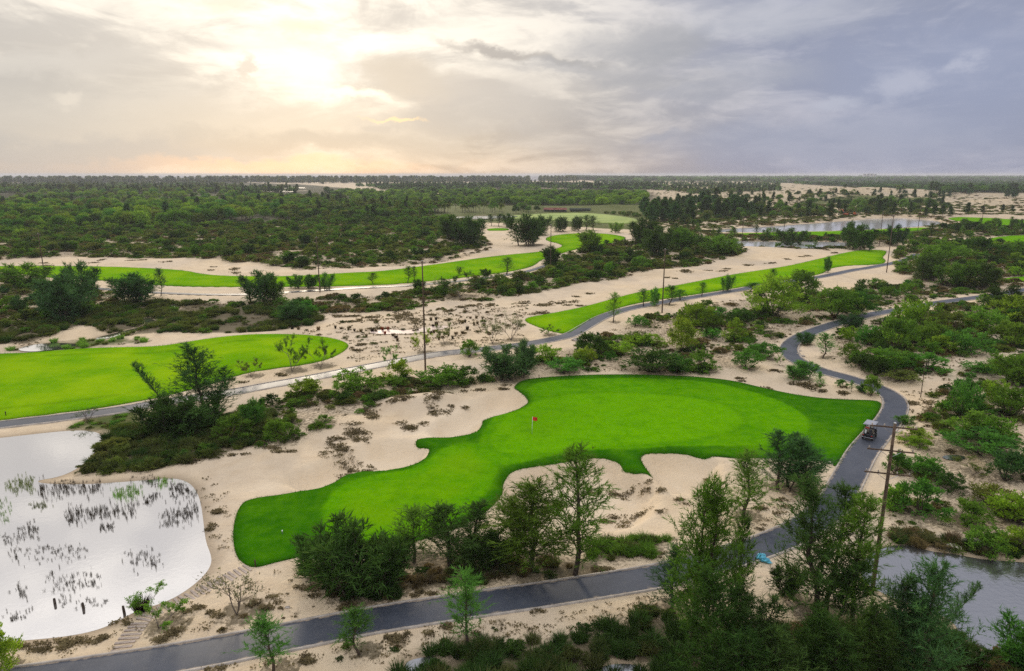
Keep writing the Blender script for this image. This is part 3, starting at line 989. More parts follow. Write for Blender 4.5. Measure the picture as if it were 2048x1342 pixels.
def build_turf():
    labels = {
        'green': ('putting_green', 'bright green putting green and approach with mown rings beside sand bunkers'),
        'fairway_a': ('fairway', 'lime green fairway beside the reedy pond'),
        'fairway_b': ('fairway', 'long lime green fairway curving below the woodland'),
        'fairway_c': ('fairway', 'narrow lime green fairway running along the grey cart path'),
        'fairway_d': ('fairway', 'thin green strip of turf along the grey lake'),
        'fairway_e': ('fairway', 'green turf patch beyond the tall scrub'),
        'fairway_f': ('fairway', 'small green turf strip behind the dense shrubs'),
        'fairway_g': ('fairway', 'green turf on the far lake end'),
        'fairway_h': ('meadow', 'dull green meadow in front of the red-roofed shed'),
        'tee_box': ('tee_box', 'small bright tee box by the sandy hollow'),
    }
    for k, poly in TURF.items():
        dist = np.linalg.norm(poly.mean(0))
        step = 0.62 if k == 'green' else max(0.9, dist / 130)
        nm, lab = labels[k]
        if k == 'green':
            def mow(P):
                return np.maximum(sstep(-0.5, 0.5, sdist(P, PUTT, 6)), 0.5 * np.maximum(sstep(-0.4, 0.4, sdist(P, COLLAR, 6)), sstep(-0.5, 0.5, sdist(P, APPROACH, 6))))
            at = {'mow': mow, 'line': lambda P, poly=poly: np.maximum(0.85 * sstep(1.15, 0.2, sdist(P, poly, 6)), np.maximum(line_at(P, COLLAR, 0.55) * sstep(-0.08, 0.15, (P[:, 1] - 95) / 40), 0.22 * line_at(P, PUTT, 0.8))),
                  'dry': lambda P: 0.25 * sstep(0.5, 3, sdist(P, APPROACH, 6))}
        elif k == 'fairway_h':
            at = None
        else:
            dry = {'fairway_a': 1.0, 'fairway_b': 0.8, 'fairway_c': 0.8}.get(k, 0.3)
            at = {'mow': lambda P, poly=poly: 0.35 + 0.15 * sstep(1.5, 5, sdist(P, poly, 6)),
                  'line': lambda P, poly=poly, k=k: (line_at(P, poly, 0.7, 5.0 if k == 'fairway_a' else 2.5) * (0.9 if k == 'fairway_a' else 0.25)),
                  'dry': lambda P, dry=dry, poly=poly: dry * (0.55 + 0.45 * sstep(0, 4, sdist(P, poly, 6)))}
        o = build_sheet(nm, poly, 0.07, M['field'] if k == 'fairway_h' else M['turf'], step, 0.38, at)
        tag(o, lab, kind='structure')
        if k in ('green', 'fairway_a', 'fairway_c', 'fairway_b'):
            E_ = resample_closed(poly, 0.11 if k == 'green' else 0.2)
            E_ = E_[(np.abs(E_[:, 0]) < E_[:, 1] * 0.95)]
            reps = 3
            Q = np.repeat(E_, reps, 0) + rng.normal(size=(len(E_) * reps, 2)) * 0.09
            hh, st_, _, _ = fields(Q)
            n = len(Q)
            d = rng.normal(size=(n, 3)) * 0.5 + np.array([0, 0, 0.8]); d /= np.linalg.norm(d, axis=1)[:, None]
            L = rng.uniform(0.07, 0.26, n) * (1.0 if k == 'green' else 1.5) * (0.4 + 1.2 * vnoise(Q[:, 0] / 1.7, Q[:, 1] / 1.7, 31))
            base = np.c_[Q, hh + np.where(st_ > 0, 0.05, -0.02)]
            sd = rng.normal(size=(n, 3)); sd[:, 2] = 0; sd /= np.linalg.norm(sd, axis=1)[:, None]
            V = np.stack([base - sd * 0.025, base + sd * 0.025, base + d * L[:, None]], 1).reshape(-1, 3)
            fr = add_obj('grass_fringe', mesh_np('grass_fringe', V, [np.arange(3 * n).reshape(-1, 3)], [M['blade']]), parent=o)
            fr.color = (0.065, 0.165, 0.012, 1) if k == 'green' else (0.12, 0.24, 0.02, 1)
            fr['kind'] = 'stuff'


def build_water():
    labels = {'pond_a': 'pale still pond full of dark reed tufts', 'pond_b': 'grey rippled pond beneath the casuarina trees', 'lake_a': 'far grey lake below the sand dunes',
              'lake_b': 'narrow grey pool behind the fairway', 'puddle_a': 'shallow pinkish puddle on open sand', 'puddle_b': 'tiny bright pool among dark sedge',
              'stream_a': 'thin pale stream winding through dark sedge', 'marsh_pool': 'shallow marsh pool with bright grass', 'far_pond': 'pale pond in front of the palm row',
              'salt_pond_a': 'pale salt pond near the coast trees', 'salt_pond_b': 'pale strip of flooded flat near the woodland', 'roadside_puddle': 'small grey puddle among shrubs',
              'ditch_pool': 'small pale pool in the sedge ditch', 'ditch_pool_b': 'pale pool at the lower sedge edge'}
    names = {'pond_a': 'pond', 'pond_b': 'pond', 'lake_a': 'lake', 'lake_b': 'lake', 'stream_a': 'stream', 'far_pond': 'pond', 'salt_pond_a': 'pond', 'salt_pond_b': 'pond'}
    for k, poly in WATER.items():
        big = 1.0 if k in ('pond_a', 'pond_b', 'lake_a') else 0.25
        c = poly.mean(0)
        # sheet reaches a little beyond the shoreline, under the sand
        A = np.roll(poly, 1, 0); B = np.roll(poly, -1, 0)
        tn = B - A; nn = np.stack([tn[:, 1], -tn[:, 0]], 1); nn /= np.linalg.norm(nn, axis=1)[:, None] + 1e-9
        area = 0.5 * np.sum(poly[:, 0] * np.roll(poly[:, 1], -1) - np.roll(poly[:, 0], -1) * poly[:, 1])
        if area < 0:
            nn = -nn
        P = poly + nn * 0.12 * (big == 1.0)
        z = WATER_Z[k] + (0.004 if big == 1.0 else 0.07)
        co = [Vector(p) for p in P]
        vo, _, fo, _, _, _ = delaunay_2d_cdt(co, [(i, (i + 1) % len(co)) for i in range(len(co))], [], 1, 1e-5)
        me = bpy.data.meshes.new(k)
        me.from_pydata([(v.x, v.y, z) for v in vo], [], fo)
        me.materials.append(M['pond_b'] if k in ('pond_b', 'roadside_puddle', 'ditch_pool', 'ditch_pool_b') else (M['puddle'] if k == 'puddle_a' else M['pond'] if k in ('pond_a', 'stream_a', 'marsh_pool', 'puddle_b', 'ditch_pool', 'ditch_pool_b') else M['lake']))
        me.update()
        # face up
        if len(me.polygons) and me.polygons[0].normal.z < 0:
            me.flip_normals()
        tag(add_obj(names.get(k, 'puddle'), me), labels[k], kind='structure')
    # the sea, beyond the coast
    xs = np.linspace(-15300, 15300, 60)
    V, F = [], []
    for i, xx in enumerate(xs):
        ymax = math.sqrt(max(15400 ** 2 - xx ** 2, 1500 ** 2))
        V += [(xx, 1400, -1.6), (xx, max(1500, ymax), -1.6)]
        if i:
            F.append((2 * i - 2, 2 * i, 2 * i + 1, 2 * i - 1))
    me = bpy.data.meshes.new('sea'); me.from_pydata(V, [], F); me.materials.append(M['sea']); me.update()
    tag(add_obj('sea', me), 'pale calm sea beyond the coast trees', kind='structure')


def build_paths():
    labels = {'cart_path_a': 'dark asphalt cart path curving round the putting green', 'cart_path_b': 'grey asphalt cart path between the fairways', 'cart_path_c': 'narrow pale path along the far fairway'}
    for k, (w, C) in PATHS.items():
        T = np.gradient(C, axis=0); T /= np.linalg.norm(T, axis=1)[:, None]
        N = np.stack([-T[:, 1], T[:, 0]], 1)
        offs = np.array([-0.5, -0.42, -0.2, 0, 0.2, 0.42, 0.5]) * w
        P = (C[:, None] + N[:, None] * offs[None, :, None]).reshape(-1, 2)
        hc = fields(C)[0]
        hc = np.convolve(np.pad(hc, 2, mode='edge'), np.ones(5) / 5, 'valid')
        Z = np.repeat(hc, 7) + 0.035 + np.tile(np.array([0, .012, .02, .025, .02, .012, 0]), len(C))
        i = np.arange(len(C) - 1)[:, None] * 7; j = np.arange(6)[None]
        F = np.stack([i + j + 1, i + j, i + 7 + j, i + 8 + j], -1).reshape(-1, 4)
        me = mesh_np(k, np.c_[P, Z], [F], [M['asphalt'] if k != 'cart_path_c' else M['asphalt']], smooth=True)
        at = me.attributes.new('edge', 'FLOAT', 'POINT')
        at.data.foreach_set('value', np.tile(np.array([1, .55, 0, 0, 0, .55, 1]), len(C)).astype(np.float32))
        if me.polygons[0].normal.z < 0:
            me.flip_normals()
        o = tag(add_obj('cart_path', me), labels[k], kind='structure')
        if k == 'cart_path_c':
            continue
        for s in (-1, 1):
            prof = [(w / 2 - 0.01, 0.0), (w / 2 - 0.01, 0.085), (w / 2 + 0.15, 0.085), (w / 2 + 0.17, -0.12)]
            Vk = np.concatenate([np.c_[C + N * s * a, hc + 0.02 + b][:, None] for a, b in prof], 1).reshape(-1, 3)
            i = np.arange(len(C) - 1)[:, None] * 4; j = np.arange(3)[None]
            Fk = np.stack([i + j, i + j + 1, i + 5 + j, i + 4 + j], -1).reshape(-1, 4)
            if s > 0:
                Fk = Fk[:, ::-1]
            add_obj('kerb', mesh_np('kerb', Vk, [Fk], [M['kerb']]), parent=o)

# ------------------------------------------------------------------ plant prototypes
def unit(a):
    return a / (np.linalg.norm(a, axis=-1, keepdims=True) + 1e-9)


def needles_tri(o, d, L, W, g):
    """thin pointed triangles"""
    n = len(o)
    side = unit(np.cross(d, unit(g.normal(size=(n, 3)))))
    a = o - side * (W[:, None] / 2); b = o + side * (W[:, None] / 2); c = o + d * L[:, None]
    V = np.stack([a, b, c], 1).reshape(-1, 3)
    F = np.arange(3 * n).reshape(-1, 3)
    return V, F


def leaf_quads(o, d, L, W, g, nrm=None):
    n = len(o)
    r = unit(g.normal(size=(n, 3))) if nrm is None else unit(nrm + 0.6 * g.normal(size=(n, 3)))
    side = unit(np.cross(d, r))
    m = o + d * (L * 0.45)[:, None]
    V = np.stack([o, m - side * (W[:, None] / 2), o + d * L[:, None], m + side * (W[:, None] / 2)], 1).reshape(-1, 3)
    return V, np.arange(4 * n).reshape(-1, 4)


class Plant:
    def __init__(self):
        self.wv, self.wf, self.wn = [], [], 0
        self.lv, self.lf, self.ln = [], [], 0

    def wood(self, pts, rad, k):
        V, F = tube_np(pts, rad, k)
        self.wv.append(V); self.wf.append(F + self.wn); self.wn += len(V)

    def leaf(self, V, F):
        self.lv.append(V); self.lf.append(F + self.ln); self.ln += len(V)

    def done(self, name, bark, leaf):
        Lv = np.vstack(self.lv); Lf = np.vstack(self.lf)
        if self.wv:
            Wv = np.vstack(self.wv); Wf = np.vstack(self.wf)
        else:
            Wv = np.zeros((0, 3)); Wf = np.zeros((0, 4), int)
        self.h = np.percentile(Lv[:, 2], 99.7)
        self.w = np.percentile(np.abs(Lv[:, :2]), 97) * 2
        self.name, self.bark, self.lm = name, bark, leaf
        self.Wv, self.Wf, self.Lv, self.Lf = Wv, Wf, Lv, Lf
        self.cache = {}
        return self

    def parts(self):
        if 'parts' not in self.cache:
            self.cache['parts'] = (mesh_np(self.name + '_trunk', self.Wv, [self.Wf], [self.bark], smooth=True), mesh_np(self.name + '_crown', self.Lv, [self.Lf], [self.lm]))
        return self.cache['parts']

    def whole(self):
        if 'whole' not in self.cache:
            fs, mi = [self.Lf], [0]
            if len(self.Wf):
                fs.append(self.Wf + len(self.Lv)); mi.append(1)
            self.cache['whole'] = mesh_np(self.name, np.vstack([self.Lv, self.Wv]), fs, [self.lm, self.bark], mi)
        return self.cache['whole']


def grow_casuarina(p, g, h, spread, nb, dens, base=(0, 0), lean=(0, 0), t0=0.10, nl=(0.24, 0.42), nw=0.040, droop=0.0, per=13, prof=0.75, wood_k=6, trunk_r=None):
    t = np.linspace(0, 1, 9)
    wob = np.cumsum(g.normal(size=(9, 2)) * 0.012 * h, 0); wob -= wob[0]
    tr = np.c_[base[0] + lean[0] * h * t ** 1.6 + wob[:, 0], base[1] + lean[1] * h * t ** 1.6 + wob[:, 1], h * 0.985 * t]
    r0 = (trunk_r or 0.0125 * h)
    p.wood(tr, r0 * (1 - t) ** 0.8 + 0.012, wood_k)
    for i in range(nb):
        ti = t0 + (0.985 - t0) * ((i + g.random()) / nb) ** 0.9
        bp = np.array([np.interp(ti, t, tr[:, k]) for k in range(3)])
        az = i * 2.39996 + g.normal() * 0.4
        env = (1 - ti) ** prof * min(1.0, 0.45 + (ti - t0) / 0.22)
        if g.random() < 0.12:
            continue
        L = spread * h * env * g.uniform(0.40, 1.45) + 0.035 * h
        pit = R(g.uniform(18, 38) + 32 * ti)
        hd = np.array([math.cos(az), math.sin(az), 0])
        dirv = hd * math.cos(pit) + np.array([0, 0, math.sin(pit)])
        s = np.linspace(0, 1, 4)
        br = bp + s[:, None] * L * dirv + (s ** 2)[:, None] * np.array([0, 0, (0.14 - droop) * L])
        p.wood(br, np.linspace(r0 * 0.30 * (1 - ti) + 0.014, 0.008, 4), 3)
        m = int(4 + L * 6.9 * dens)
        ss = g.uniform(0.12, 1.05, m)
        so = bp + ss[:, None] * L * dirv + (ss ** 2)[:, None] * np.array([0, 0, (0.14 - droop) * L]) + g.normal(size=(m, 3)) * 0.06 * L
        sd = unit(0.55 * dirv + g.normal(size=(m, 3)) * 0.5 + np.array([0, 0, 0.35 - droop]))
        sl = g.uniform(0.40, 1.05, m) * min(1.0, 0.4 + L * 0.5)
        k = np.repeat(np.arange(m), per)
        u = g.uniform(0, 1, len(k))
        o = so[k] + sd[k] * (u * sl[k])[:, None]
        d = unit(sd[k] + g.normal(size=(len(k), 3)) * 0.48)
        V, F = needles_tri(o, d, g.uniform(*nl, len(k)), g.uniform(0.75, 1.25, len(k)) * nw, g)
        p.leaf(V, F)


def proto_casuarina(seed, kind):
    g = np.random.default_rng(seed)
    p = Plant()
    if kind == 'airy':
        grow_casuarina(p, g, 10, 0.21, 66, 0.82, prof=0.62, t0=0.10)
    elif kind == 'dense':
        grow_casuarina(p, g, 10, 0.25, 68, 0.95, prof=0.8)
        grow_casuarina(p, g, 6.5, 0.27, 34, 0.9, (0.8, 0.3), (0.10, 0.05))
    elif kind == 'twin':
        grow_casuarina(p, g, 10, 0.20, 52, 0.95, (-0.5, 0), (-0.05, 0))
        grow_casuarina(p, g, 8.6, 0.22, 48, 0.95, (0.6, 0.2), (0.09, 0.03))
        grow_casuarina(p, g, 5.0, 0.30, 26, 0.9, (0.2, -0.6), (0.04, -0.12))
    elif kind == 'lean':
        grow_casuarina(p, g, 10, 0.15, 56, 1.1, (0, 0), (-0.55, 0.05), prof=0.5)
    elif kind == 'sapling':
        grow_casuarina(p, g, 5, 0.20, 34, 1.0, prof=0.6, t0=0.24, nl=(0.18, 0.32), nw=0.030)
    return p.done('casuarina_' + kind, M['bark'], M['needle'])


def proto_casbush(seed, n=6):
    g = np.random.default_rng(seed)
    p = Plant()
    for i in range(n):
        a = i * 2.4 + g.random()
        r = 0.0 if i == 0 else g.uniform(0.4, 1.0)
        hh = g.uniform(2.0, 3.0) if i else 3.1
        grow_casuarina(p, g, hh, 0.36, 22, 1.1, (r * math.cos(a), r * math.sin(a)), (0.30 * math.cos(a) * (r > 0), 0.30 * math.sin(a) * (r > 0)), t0=0.04, nl=(0.22, 0.40), nw=0.055, per=7, wood_k=4, trunk_r=0.035)
    return p.done('casuarina_bush', M['bark'], M['needle'])


def proto_acacia(seed, w=3.0, h=2.4, ncl=40, per=50, leafL=0.21, leafW=0.085, open_=0.0, flat=0.75, stem=6):
    """many-stemmed broad shrub: leafy clumps on spreading branches"""
    g = np.random.default_rng(seed)
    p = Plant()
    cl = []
    for i in range(ncl):
        a = g.uniform(0, 2 * np.pi)
        q = g.random() ** 0.5
        zz = g.random() ** 0.7
        rr = w / 2 * q * math.sqrt(max(0.05, 1 - (zz * 0.93) ** 2)) * g.uniform(0.75, 1.12)
        cl.append((rr * math.cos(a), rr * math.sin(a), h * (0.14 + 0.80 * zz * g.uniform(0.82, 1.08))))
    cl = np.array(cl)
    for i in range(stem * 2):
        c = cl[g.integers(len(cl))]
        b = np.array([c[0] * 0.08, c[1] * 0.08, 0])
        mid = (b + c) / 2 + np.array([0, 0, -0.10 * h]) + g.normal(size=3) * 0.08 * w / 3
        p.wood(np.array([b, b * 0.4 + mid * 0.6, mid, c]), [0.045, 0.035, 0.026, 0.010], 4)
    rad = g.uniform(0.17, 0.40, len(cl)) * w / 3 * (1 - 0.3 * open_)
    k = np.repeat(np.arange(len(cl)), per)
    v = unit(g.normal(size=(len(k), 3))) * (g.random(len(k)) ** 0.45)[:, None]
    v[:, 2] *= flat
    o = cl[k] + v * rad[k][:, None]
    o[:, 2] = np.maximum(o[:, 2], 0.05)
    outw = unit(cl * np.array([1, 1, 0.6]) + 1e-6)
    d = unit(v * 0.8 + outw[k] * 0.5 + np.array([0, 0, 0.55]) + g.normal(size=(len(k), 3)) * 0.35)
    V, F = leaf_quads(o, d, g.uniform(0.7, 1.3, len(k)) * leafL, g.uniform(0.7, 1.3, len(k)) * leafW, g)
    p.leaf(V, F)
    # a few shoots that break the outline
    ns = int(14 * w / 3)
    for i in range(ns):
        c = cl[g.integers(len(cl))]
        dv = unit(np.array([c[0] * 0.5, c[1] * 0.5, 1.0]) + g.normal(size=3) * 0.3)
        L = g.uniform(0.3, 0.75) * h / 2.4
        p.wood(np.array([c, c + dv * L * 0.5, c + dv * L]), [0.012, 0.009, 0.005], 3)
        m = 16
        u = g.random(m)
        V, F = leaf_quads(c + dv * (u * L)[:, None], unit(dv + g.normal(size=(m, 3)) * 0.6), np.full(m, leafL), np.full(m, leafW), g)
        p.leaf(V, F)
    return p.done('acacia', M['bark'], M['leaf'])


def proto_sparse(seed, h=3.2, w=3.0, leaves=900):
    """thin open small tree with visible limbs"""
    g = np.random.default_rng(seed)
    p = Plant()
    tips = []

    def limb(o, d, L, r, lev):
        s = np.linspace(0, 1, 4)[:, None]
        bend = g.normal(size=3) * 0.12 * L
        pts = o + d * L * s + bend * s ** 2 + np.array([0, 0, 0.10 * L]) * s ** 2
        p.wood(pts, np.linspace(r, r * 0.5, 4), 4 if lev < 2 else 3)
        if lev >= 2:
            tips.append(pts)
        if lev < 3:
            for i in range(g.integers(3, 5)):
                f = g.uniform(0.45, 1.0)
                q = pts[0] * (1 - f) + pts[3] * f
                nd = unit(d + g.normal(size=3) * 0.55 + np.array([0, 0, 0.15]))
                limb(q, nd, L * g.uniform(0.45, 0.7), r * 0.5, lev + 1)
    for i in range(3):
        a = i * 2.1 + g.random()
        limb(np.array([0.0, 0, 0]), unit(np.array([math.cos(a) * 0.55, math.sin(a) * 0.55, 1.0])), h * 0.5, 0.035, 0)
    tips = np.array(tips)
    k = g.integers(len(tips), size=leaves)
    f = g.integers(1, 4, size=leaves)
    o = tips[k, f] + g.normal(size=(leaves, 3)) * 0.05
    V, F = leaf_quads(o, unit(g.normal(size=(leaves, 3)) + np.array([0, 0, 0.4])), g.uniform(0.10, 0.19, leaves), g.uniform(0.04, 0.07, leaves), g)
    p.leaf(V, F)
    return p.done('sparse', M['pale_bark'], M['leaf'])


def proto_tussock(seed, h=0.8, w=1.3, n=230, bw=0.035):
    g = np.random.default_rng(seed)
    p = Plant()
    a = g.uniform(0, 2 * np.pi, n); rr = g.random(n) ** 0.6 * w * 0.28
    b = np.c_[rr * np.cos(a), rr * np.sin(a), np.zeros(n)]
    out = np.c_[np.cos(a), np.sin(a), np.zeros(n)] + g.normal(size=(n, 3)) * 0.3
    L = g.uniform(0.6, 1.1, n) * h
    lean = g.uniform(0.15, 0.9, n)
    d1 = unit(np.array([0, 0, 1.0]) + out * (lean * 0.5)[:, None])
    d2 = unit(np.array([0, 0, 0.55]) + out * (lean * 1.3)[:, None])
    m = b + d1 * (L * 0.6)[:, None]; tip = m + d2 * (L * 0.5)[:, None]
    sd = unit(np.cross(d1, g.normal(size=(n, 3)))) * (bw / 2)
    V = np.stack([b - sd, b + sd, m + sd, m - sd, tip], 1).reshape(-1, 3)
    i = np.arange(n) * 5
    Q = np.stack([i, i + 1, i + 2, i + 3], 1)
    T = np.stack([i + 3, i + 2, i + 4, i + 4], 1)
    p.leaf(V, Q)
    q = Plant(); q.leaf(V, Q)
    p.lf = [np.vstack([Q, ])]
    p.tri = np.stack([i + 3, i + 2, i + 4], 1)
    pl = p.done('tussock', M['bark'], M['blade'])
    me = mesh_np('tussock', pl.Lv, [Q, p.tri], [M['blade']])
    pl.cache['whole'] = me
    return pl


def proto_broadleaf(seed, h=8.0, w=8.5, ncl=54, per=34, sz=0.62):
    g = np.random.default_rng(seed)
    p = Plant()
    p.wood(np.array([[0, 0, 0], [0.1, 0, h * 0.3], [0.0, 0.1, h * 0.6]]), [0.22, 0.17, 0.08], 5)
    v = unit(g.normal(size=(ncl, 3))); v[:, 2] = np.abs(v[:, 2]) * 1.15 - 0.35
    cl = v * np.array([w / 2, w / 2, h * 0.50]) * g.uniform(0.55, 0.95, (ncl, 1)) + np.array([0, 0, h * 0.44])
    for i in range(7):
        c = cl[g.integers(ncl)]
        p.wood(np.array([[0, 0, h * 0.3], c * 0.5 + [0, 0, h * 0.2], c]), [0.09, 0.06, 0.03], 3)
    rad = g.uniform(0.7, 1.35, ncl) * w / 8.5
    k = np.repeat(np.arange(ncl), per)
    q = unit(g.normal(size=(len(k), 3))) * (g.random(len(k)) ** 0.35)[:, None]
    o = cl[k] + q * rad[k][:, None] * np.array([1, 1, 0.75])
    d = unit(q + g.normal(size=(len(k), 3)) * 0.6 + np.array([0, 0, 0.2]))
    V, F = leaf_quads(o, d, g.uniform(0.6, 1.3, len(k)) * sz, g.uniform(0.4, 0.8, len(k)) * sz, g, q)
    p.leaf(V, F)
    return p.done('broadleaf', M['bark'], M['leaf'])


def proto_farcas(seed):
    g = np.random.default_rng(seed)
    p = Plant()
    grow_casuarina(p, g, 11, 0.20, 36, 0.42, nl=(0.7, 1.3), nw=0.24, per=8, wood_k=4, t0=0.12)
    return p.done('tall_casuarina', M['bark'], M['needle'])


def proto_palm(seed):
    g = np.random.default_rng(seed)
    p = Plant()
    h = 4.4
    t = np.linspace(0, 1, 6)
    tr = np.c_[0.35 * t ** 2 * g.normal(), 0.35 * t ** 2 * g.normal() * np.ones(6), h * t]
    p.wood(tr, np.linspace(0.17, 0.11, 6), 6)
    top = tr[-1]
    for i in range(22):
        a = i * 2.4; e = R(g.uniform(0, 75))
        L = g.uniform(3.0, 3.8)
        hd = np.array([math.cos(a), math.sin(a), 0])
        s = np.linspace(0, 1, 7)
        pts = top + s[:, None] * L * (hd * math.cos(e) + np.array([0, 0, math.sin(e)])) - (s ** 2)[:, None] * np.array([0, 0, 2.1])
        sd = np.cross(hd, [0, 0, 1.0])
        m = 20
        for sg in (-1, 1):
            u = np.linspace(0.10, 1.0, m)
            o = np.stack([np.interp(u, s, pts[:, k]) for k in range(3)], 1)
            d = unit(sg * sd * 0.9 + hd * 0.45 + np.array([0, 0, -0.45]) + g.normal(size=(m, 3)) * 0.12)
            V, F = leaf_quads(o, d, 1.05 * np.sin(np.pi * np.clip(u * 0.85 + 0.12, 0, 1)) + 0.1, np.full(m, 0.30), g, np.tile(np.cross(d[0], hd), (m, 1)))
            p.leaf(V, F)
        V, F = tube_np(pts, np.linspace(0.035, 0.01, 7), 3); p.leaf(V, F)
    return p.done('palm', M['pale_bark'], M['leaf'])


def proto_reed(seed, h=0.75, w=0.42, n=20, bw=0.030):
    g = np.random.default_rng(seed)
    p = Plant()
    a = g.uniform(0, 6.28, n); r = g.random(n) ** 0.7 * w / 2
    o = np.c_[r * np.cos(a), r * np.sin(a), np.full(n, -0.25)]
    d = unit(np.array([0, 0, 1.0]) + g.normal(size=(n, 3)) * 0.16)
    V, F = leaf_quads(o, d, g.uniform(0.5, 1.15, n) * h + 0.25, np.full(n, bw), g)
    p.leaf(V, F)
    return p.done('reed', M['bark'], M['blade'])


PR = {
    'airy': [proto_casuarina(1, 'airy'), proto_casuarina(2, 'airy'), proto_casuarina(12, 'airy')],
    'dense': [proto_casuarina(3, 'dense'), proto_casuarina(4, 'dense')],
    'twin': [proto_casuarina(5, 'twin'), proto_casuarina(15, 'twin')],
    'lean': [proto_casuarina(6, 'lean')],
    'sapling': [proto_casuarina(7, 'sapling'), proto_casuarina(8, 'sapling')],
    'casbush': [proto_casbush(21), proto_casbush(22, 7), proto_casbush(23, 5)],
    'acacia': [proto_acacia(31), proto_acacia(32, 3.2, 2.1, 44), proto_acacia(33, 2.8, 2.6, 34, 52, 0.23, 0.08), proto_acacia(34, 3.3, 1.9, 46, 44, 0.19, 0.085)],
    'heath': [proto_acacia(41, 2.6, 0.95, 44, 30, 0.20, 0.090, 0.3, 0.6, 4), proto_acacia(42, 2.9, 0.8, 48, 28, 0.19, 0.095, 0.3, 0.6, 4), proto_acacia(43, 2.2, 1.1, 34, 32, 0.21, 0.08, 0.4, 0.6, 5)],
    'tree': [proto_acacia(51, 5.0, 4.6, 70, 80, 0.24, 0.10, 0.1, 0.7, 8), proto_acacia(52, 5.4, 4.2, 78, 76, 0.24, 0.10, 0.0, 0.7, 8)],
    'sparse': [proto_sparse(61), proto_sparse(62, 3.0, 3.0, 500), proto_sparse(63, 3.2, 3.0, 3000)],
    'tussock': [proto_tussock(71), proto_tussock(72, 0.7, 1.5, 260), proto_tussock(73, 0.95, 1.2, 240)],
    'broadleaf': [proto_broadleaf(81), proto_broadleaf(82, 7.5, 9.0), proto_broadleaf(83, 9.0, 8.0, 60)],
    'farcas': [proto_farcas(91), proto_farcas(92)],
    'palm': [proto_palm(101), proto_palm(102)],
    'reed': [proto_reed(111), proto_reed(112, 0.6, 0.5, 16, 0.028), proto_reed(113, 0.95, 0.3, 12, 0.036)],
}
NAMES = {'airy': 'casuarina_tree', 'dense': 'casuarina_tree', 'twin': 'casuarina_tree', 'lean': 'casuarina_tree', 'sapling': 'casuarina_sapling', 'casbush': 'casuarina_bush',
         'acacia': 'acacia_shrub', 'heath': 'heath_shrub', 'tree': 'acacia_tree', 'sparse': 'open_shrub', 'tussock': 'sedge_tussock', 'broadleaf': 'broadleaf_tree',
         'farcas': 'tall_casuarina', 'palm': 'palm_tree', 'reed': 'reed_clump'}
CATS = {'casuarina_tree': 'tree', 'casuarina_sapling': 'sapling', 'casuarina_bush': 'bush', 'acacia_shrub': 'shrub', 'heath_shrub': 'shrub', 'acacia_tree': 'tree', 'open_shrub': 'shrub',
        'sedge_tussock': 'tussock', 'broadleaf_tree': 'tree', 'tall_casuarina': 'tree', 'palm_tree': 'palm tree', 'reed_clump': 'reed clump'}
HAS_PARTS = {'airy', 'dense', 'twin', 'lean', 'sapling', 'tree', 'palm', 'sparse', 'broadleaf', 'farcas'}
# leaf colours (albedo)
TINT = {'dark': (0.050, 0.100, 0.022), 'blue': (0.060, 0.138, 0.044), 'mid': (0.112, 0.220, 0.028), 'lime': (0.195, 0.310, 0.030), 'olive': (0.135, 0.172, 0.038), 'brown': (0.170, 0.130, 0.064),
        'sedge': (0.100, 0.118, 0.036), 'dead': (0.040, 0.030, 0.018), 'fresh': (0.18, 0.34, 0.05), 'gray': (0.20, 0.21, 0.13), 'emerald': (0.080, 0.210, 0.034), 'rust': (0.36, 0.07, 0.02)}
COUNT = {}
BINS = {}       # (kind, variant, tint) -> list of (x, y, z, rot, sx, sz) for mass planting


def tint_col(name):
    c = np.array(TINT[name]) * rng.uniform(0.82, 1.2) * rng.uniform(0.92, 1.08, 3)
    return (*np.clip(c, 0.004, 1), 1)


def put(kind, x, y, z, w, h, tint, label, group=None, var=None, rot=None, parts=None):
    """one plant standing at (x, y, z), w and h in metres"""
    pl = PR[kind][rng.integers(len(PR[kind])) if var is None else var]
    nm = NAMES[kind]
    COUNT[nm] = COUNT.get(nm, 0) + 1
    sc = (w / pl.w, w / pl.w, h / pl.h)
    rot = rng.uniform(0, 6.28) if rot is None else rot
    col = tint_col(tint)
    if (kind in HAS_PARTS) if parts is None else parts:
        r = empty(nm, (x, y, z - 0.04), rot, sc)
        a, b = pl.parts()
        add_obj('trunk' if kind not in ('sparse',) else 'stem', a, parent=r)
        c = add_obj('crown' if kind not in ('sparse',) else 'foliage', b, parent=r)
        c.color = col
    else:
        r = add_obj(nm, pl.whole(), (x, y, z - 0.04), rot, sc)
        r.color = col
    tag(r, label, CATS[nm], group)
    return r


def put_px(kind, u, v, hpx, wpx, tint, label, group=None, var=None, rot=None, litter=0.8, parts=None):
    p = GH(u, v)
    zt = top_z(p[1], v - hpx)
    h = max(0.15, zt - p[2])
    w = wpx * px_size(p[1], p[2])
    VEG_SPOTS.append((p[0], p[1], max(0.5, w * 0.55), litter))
    return put(kind, p[0], p[1], p[2], w, h, tint, label, group, var, rot, parts)


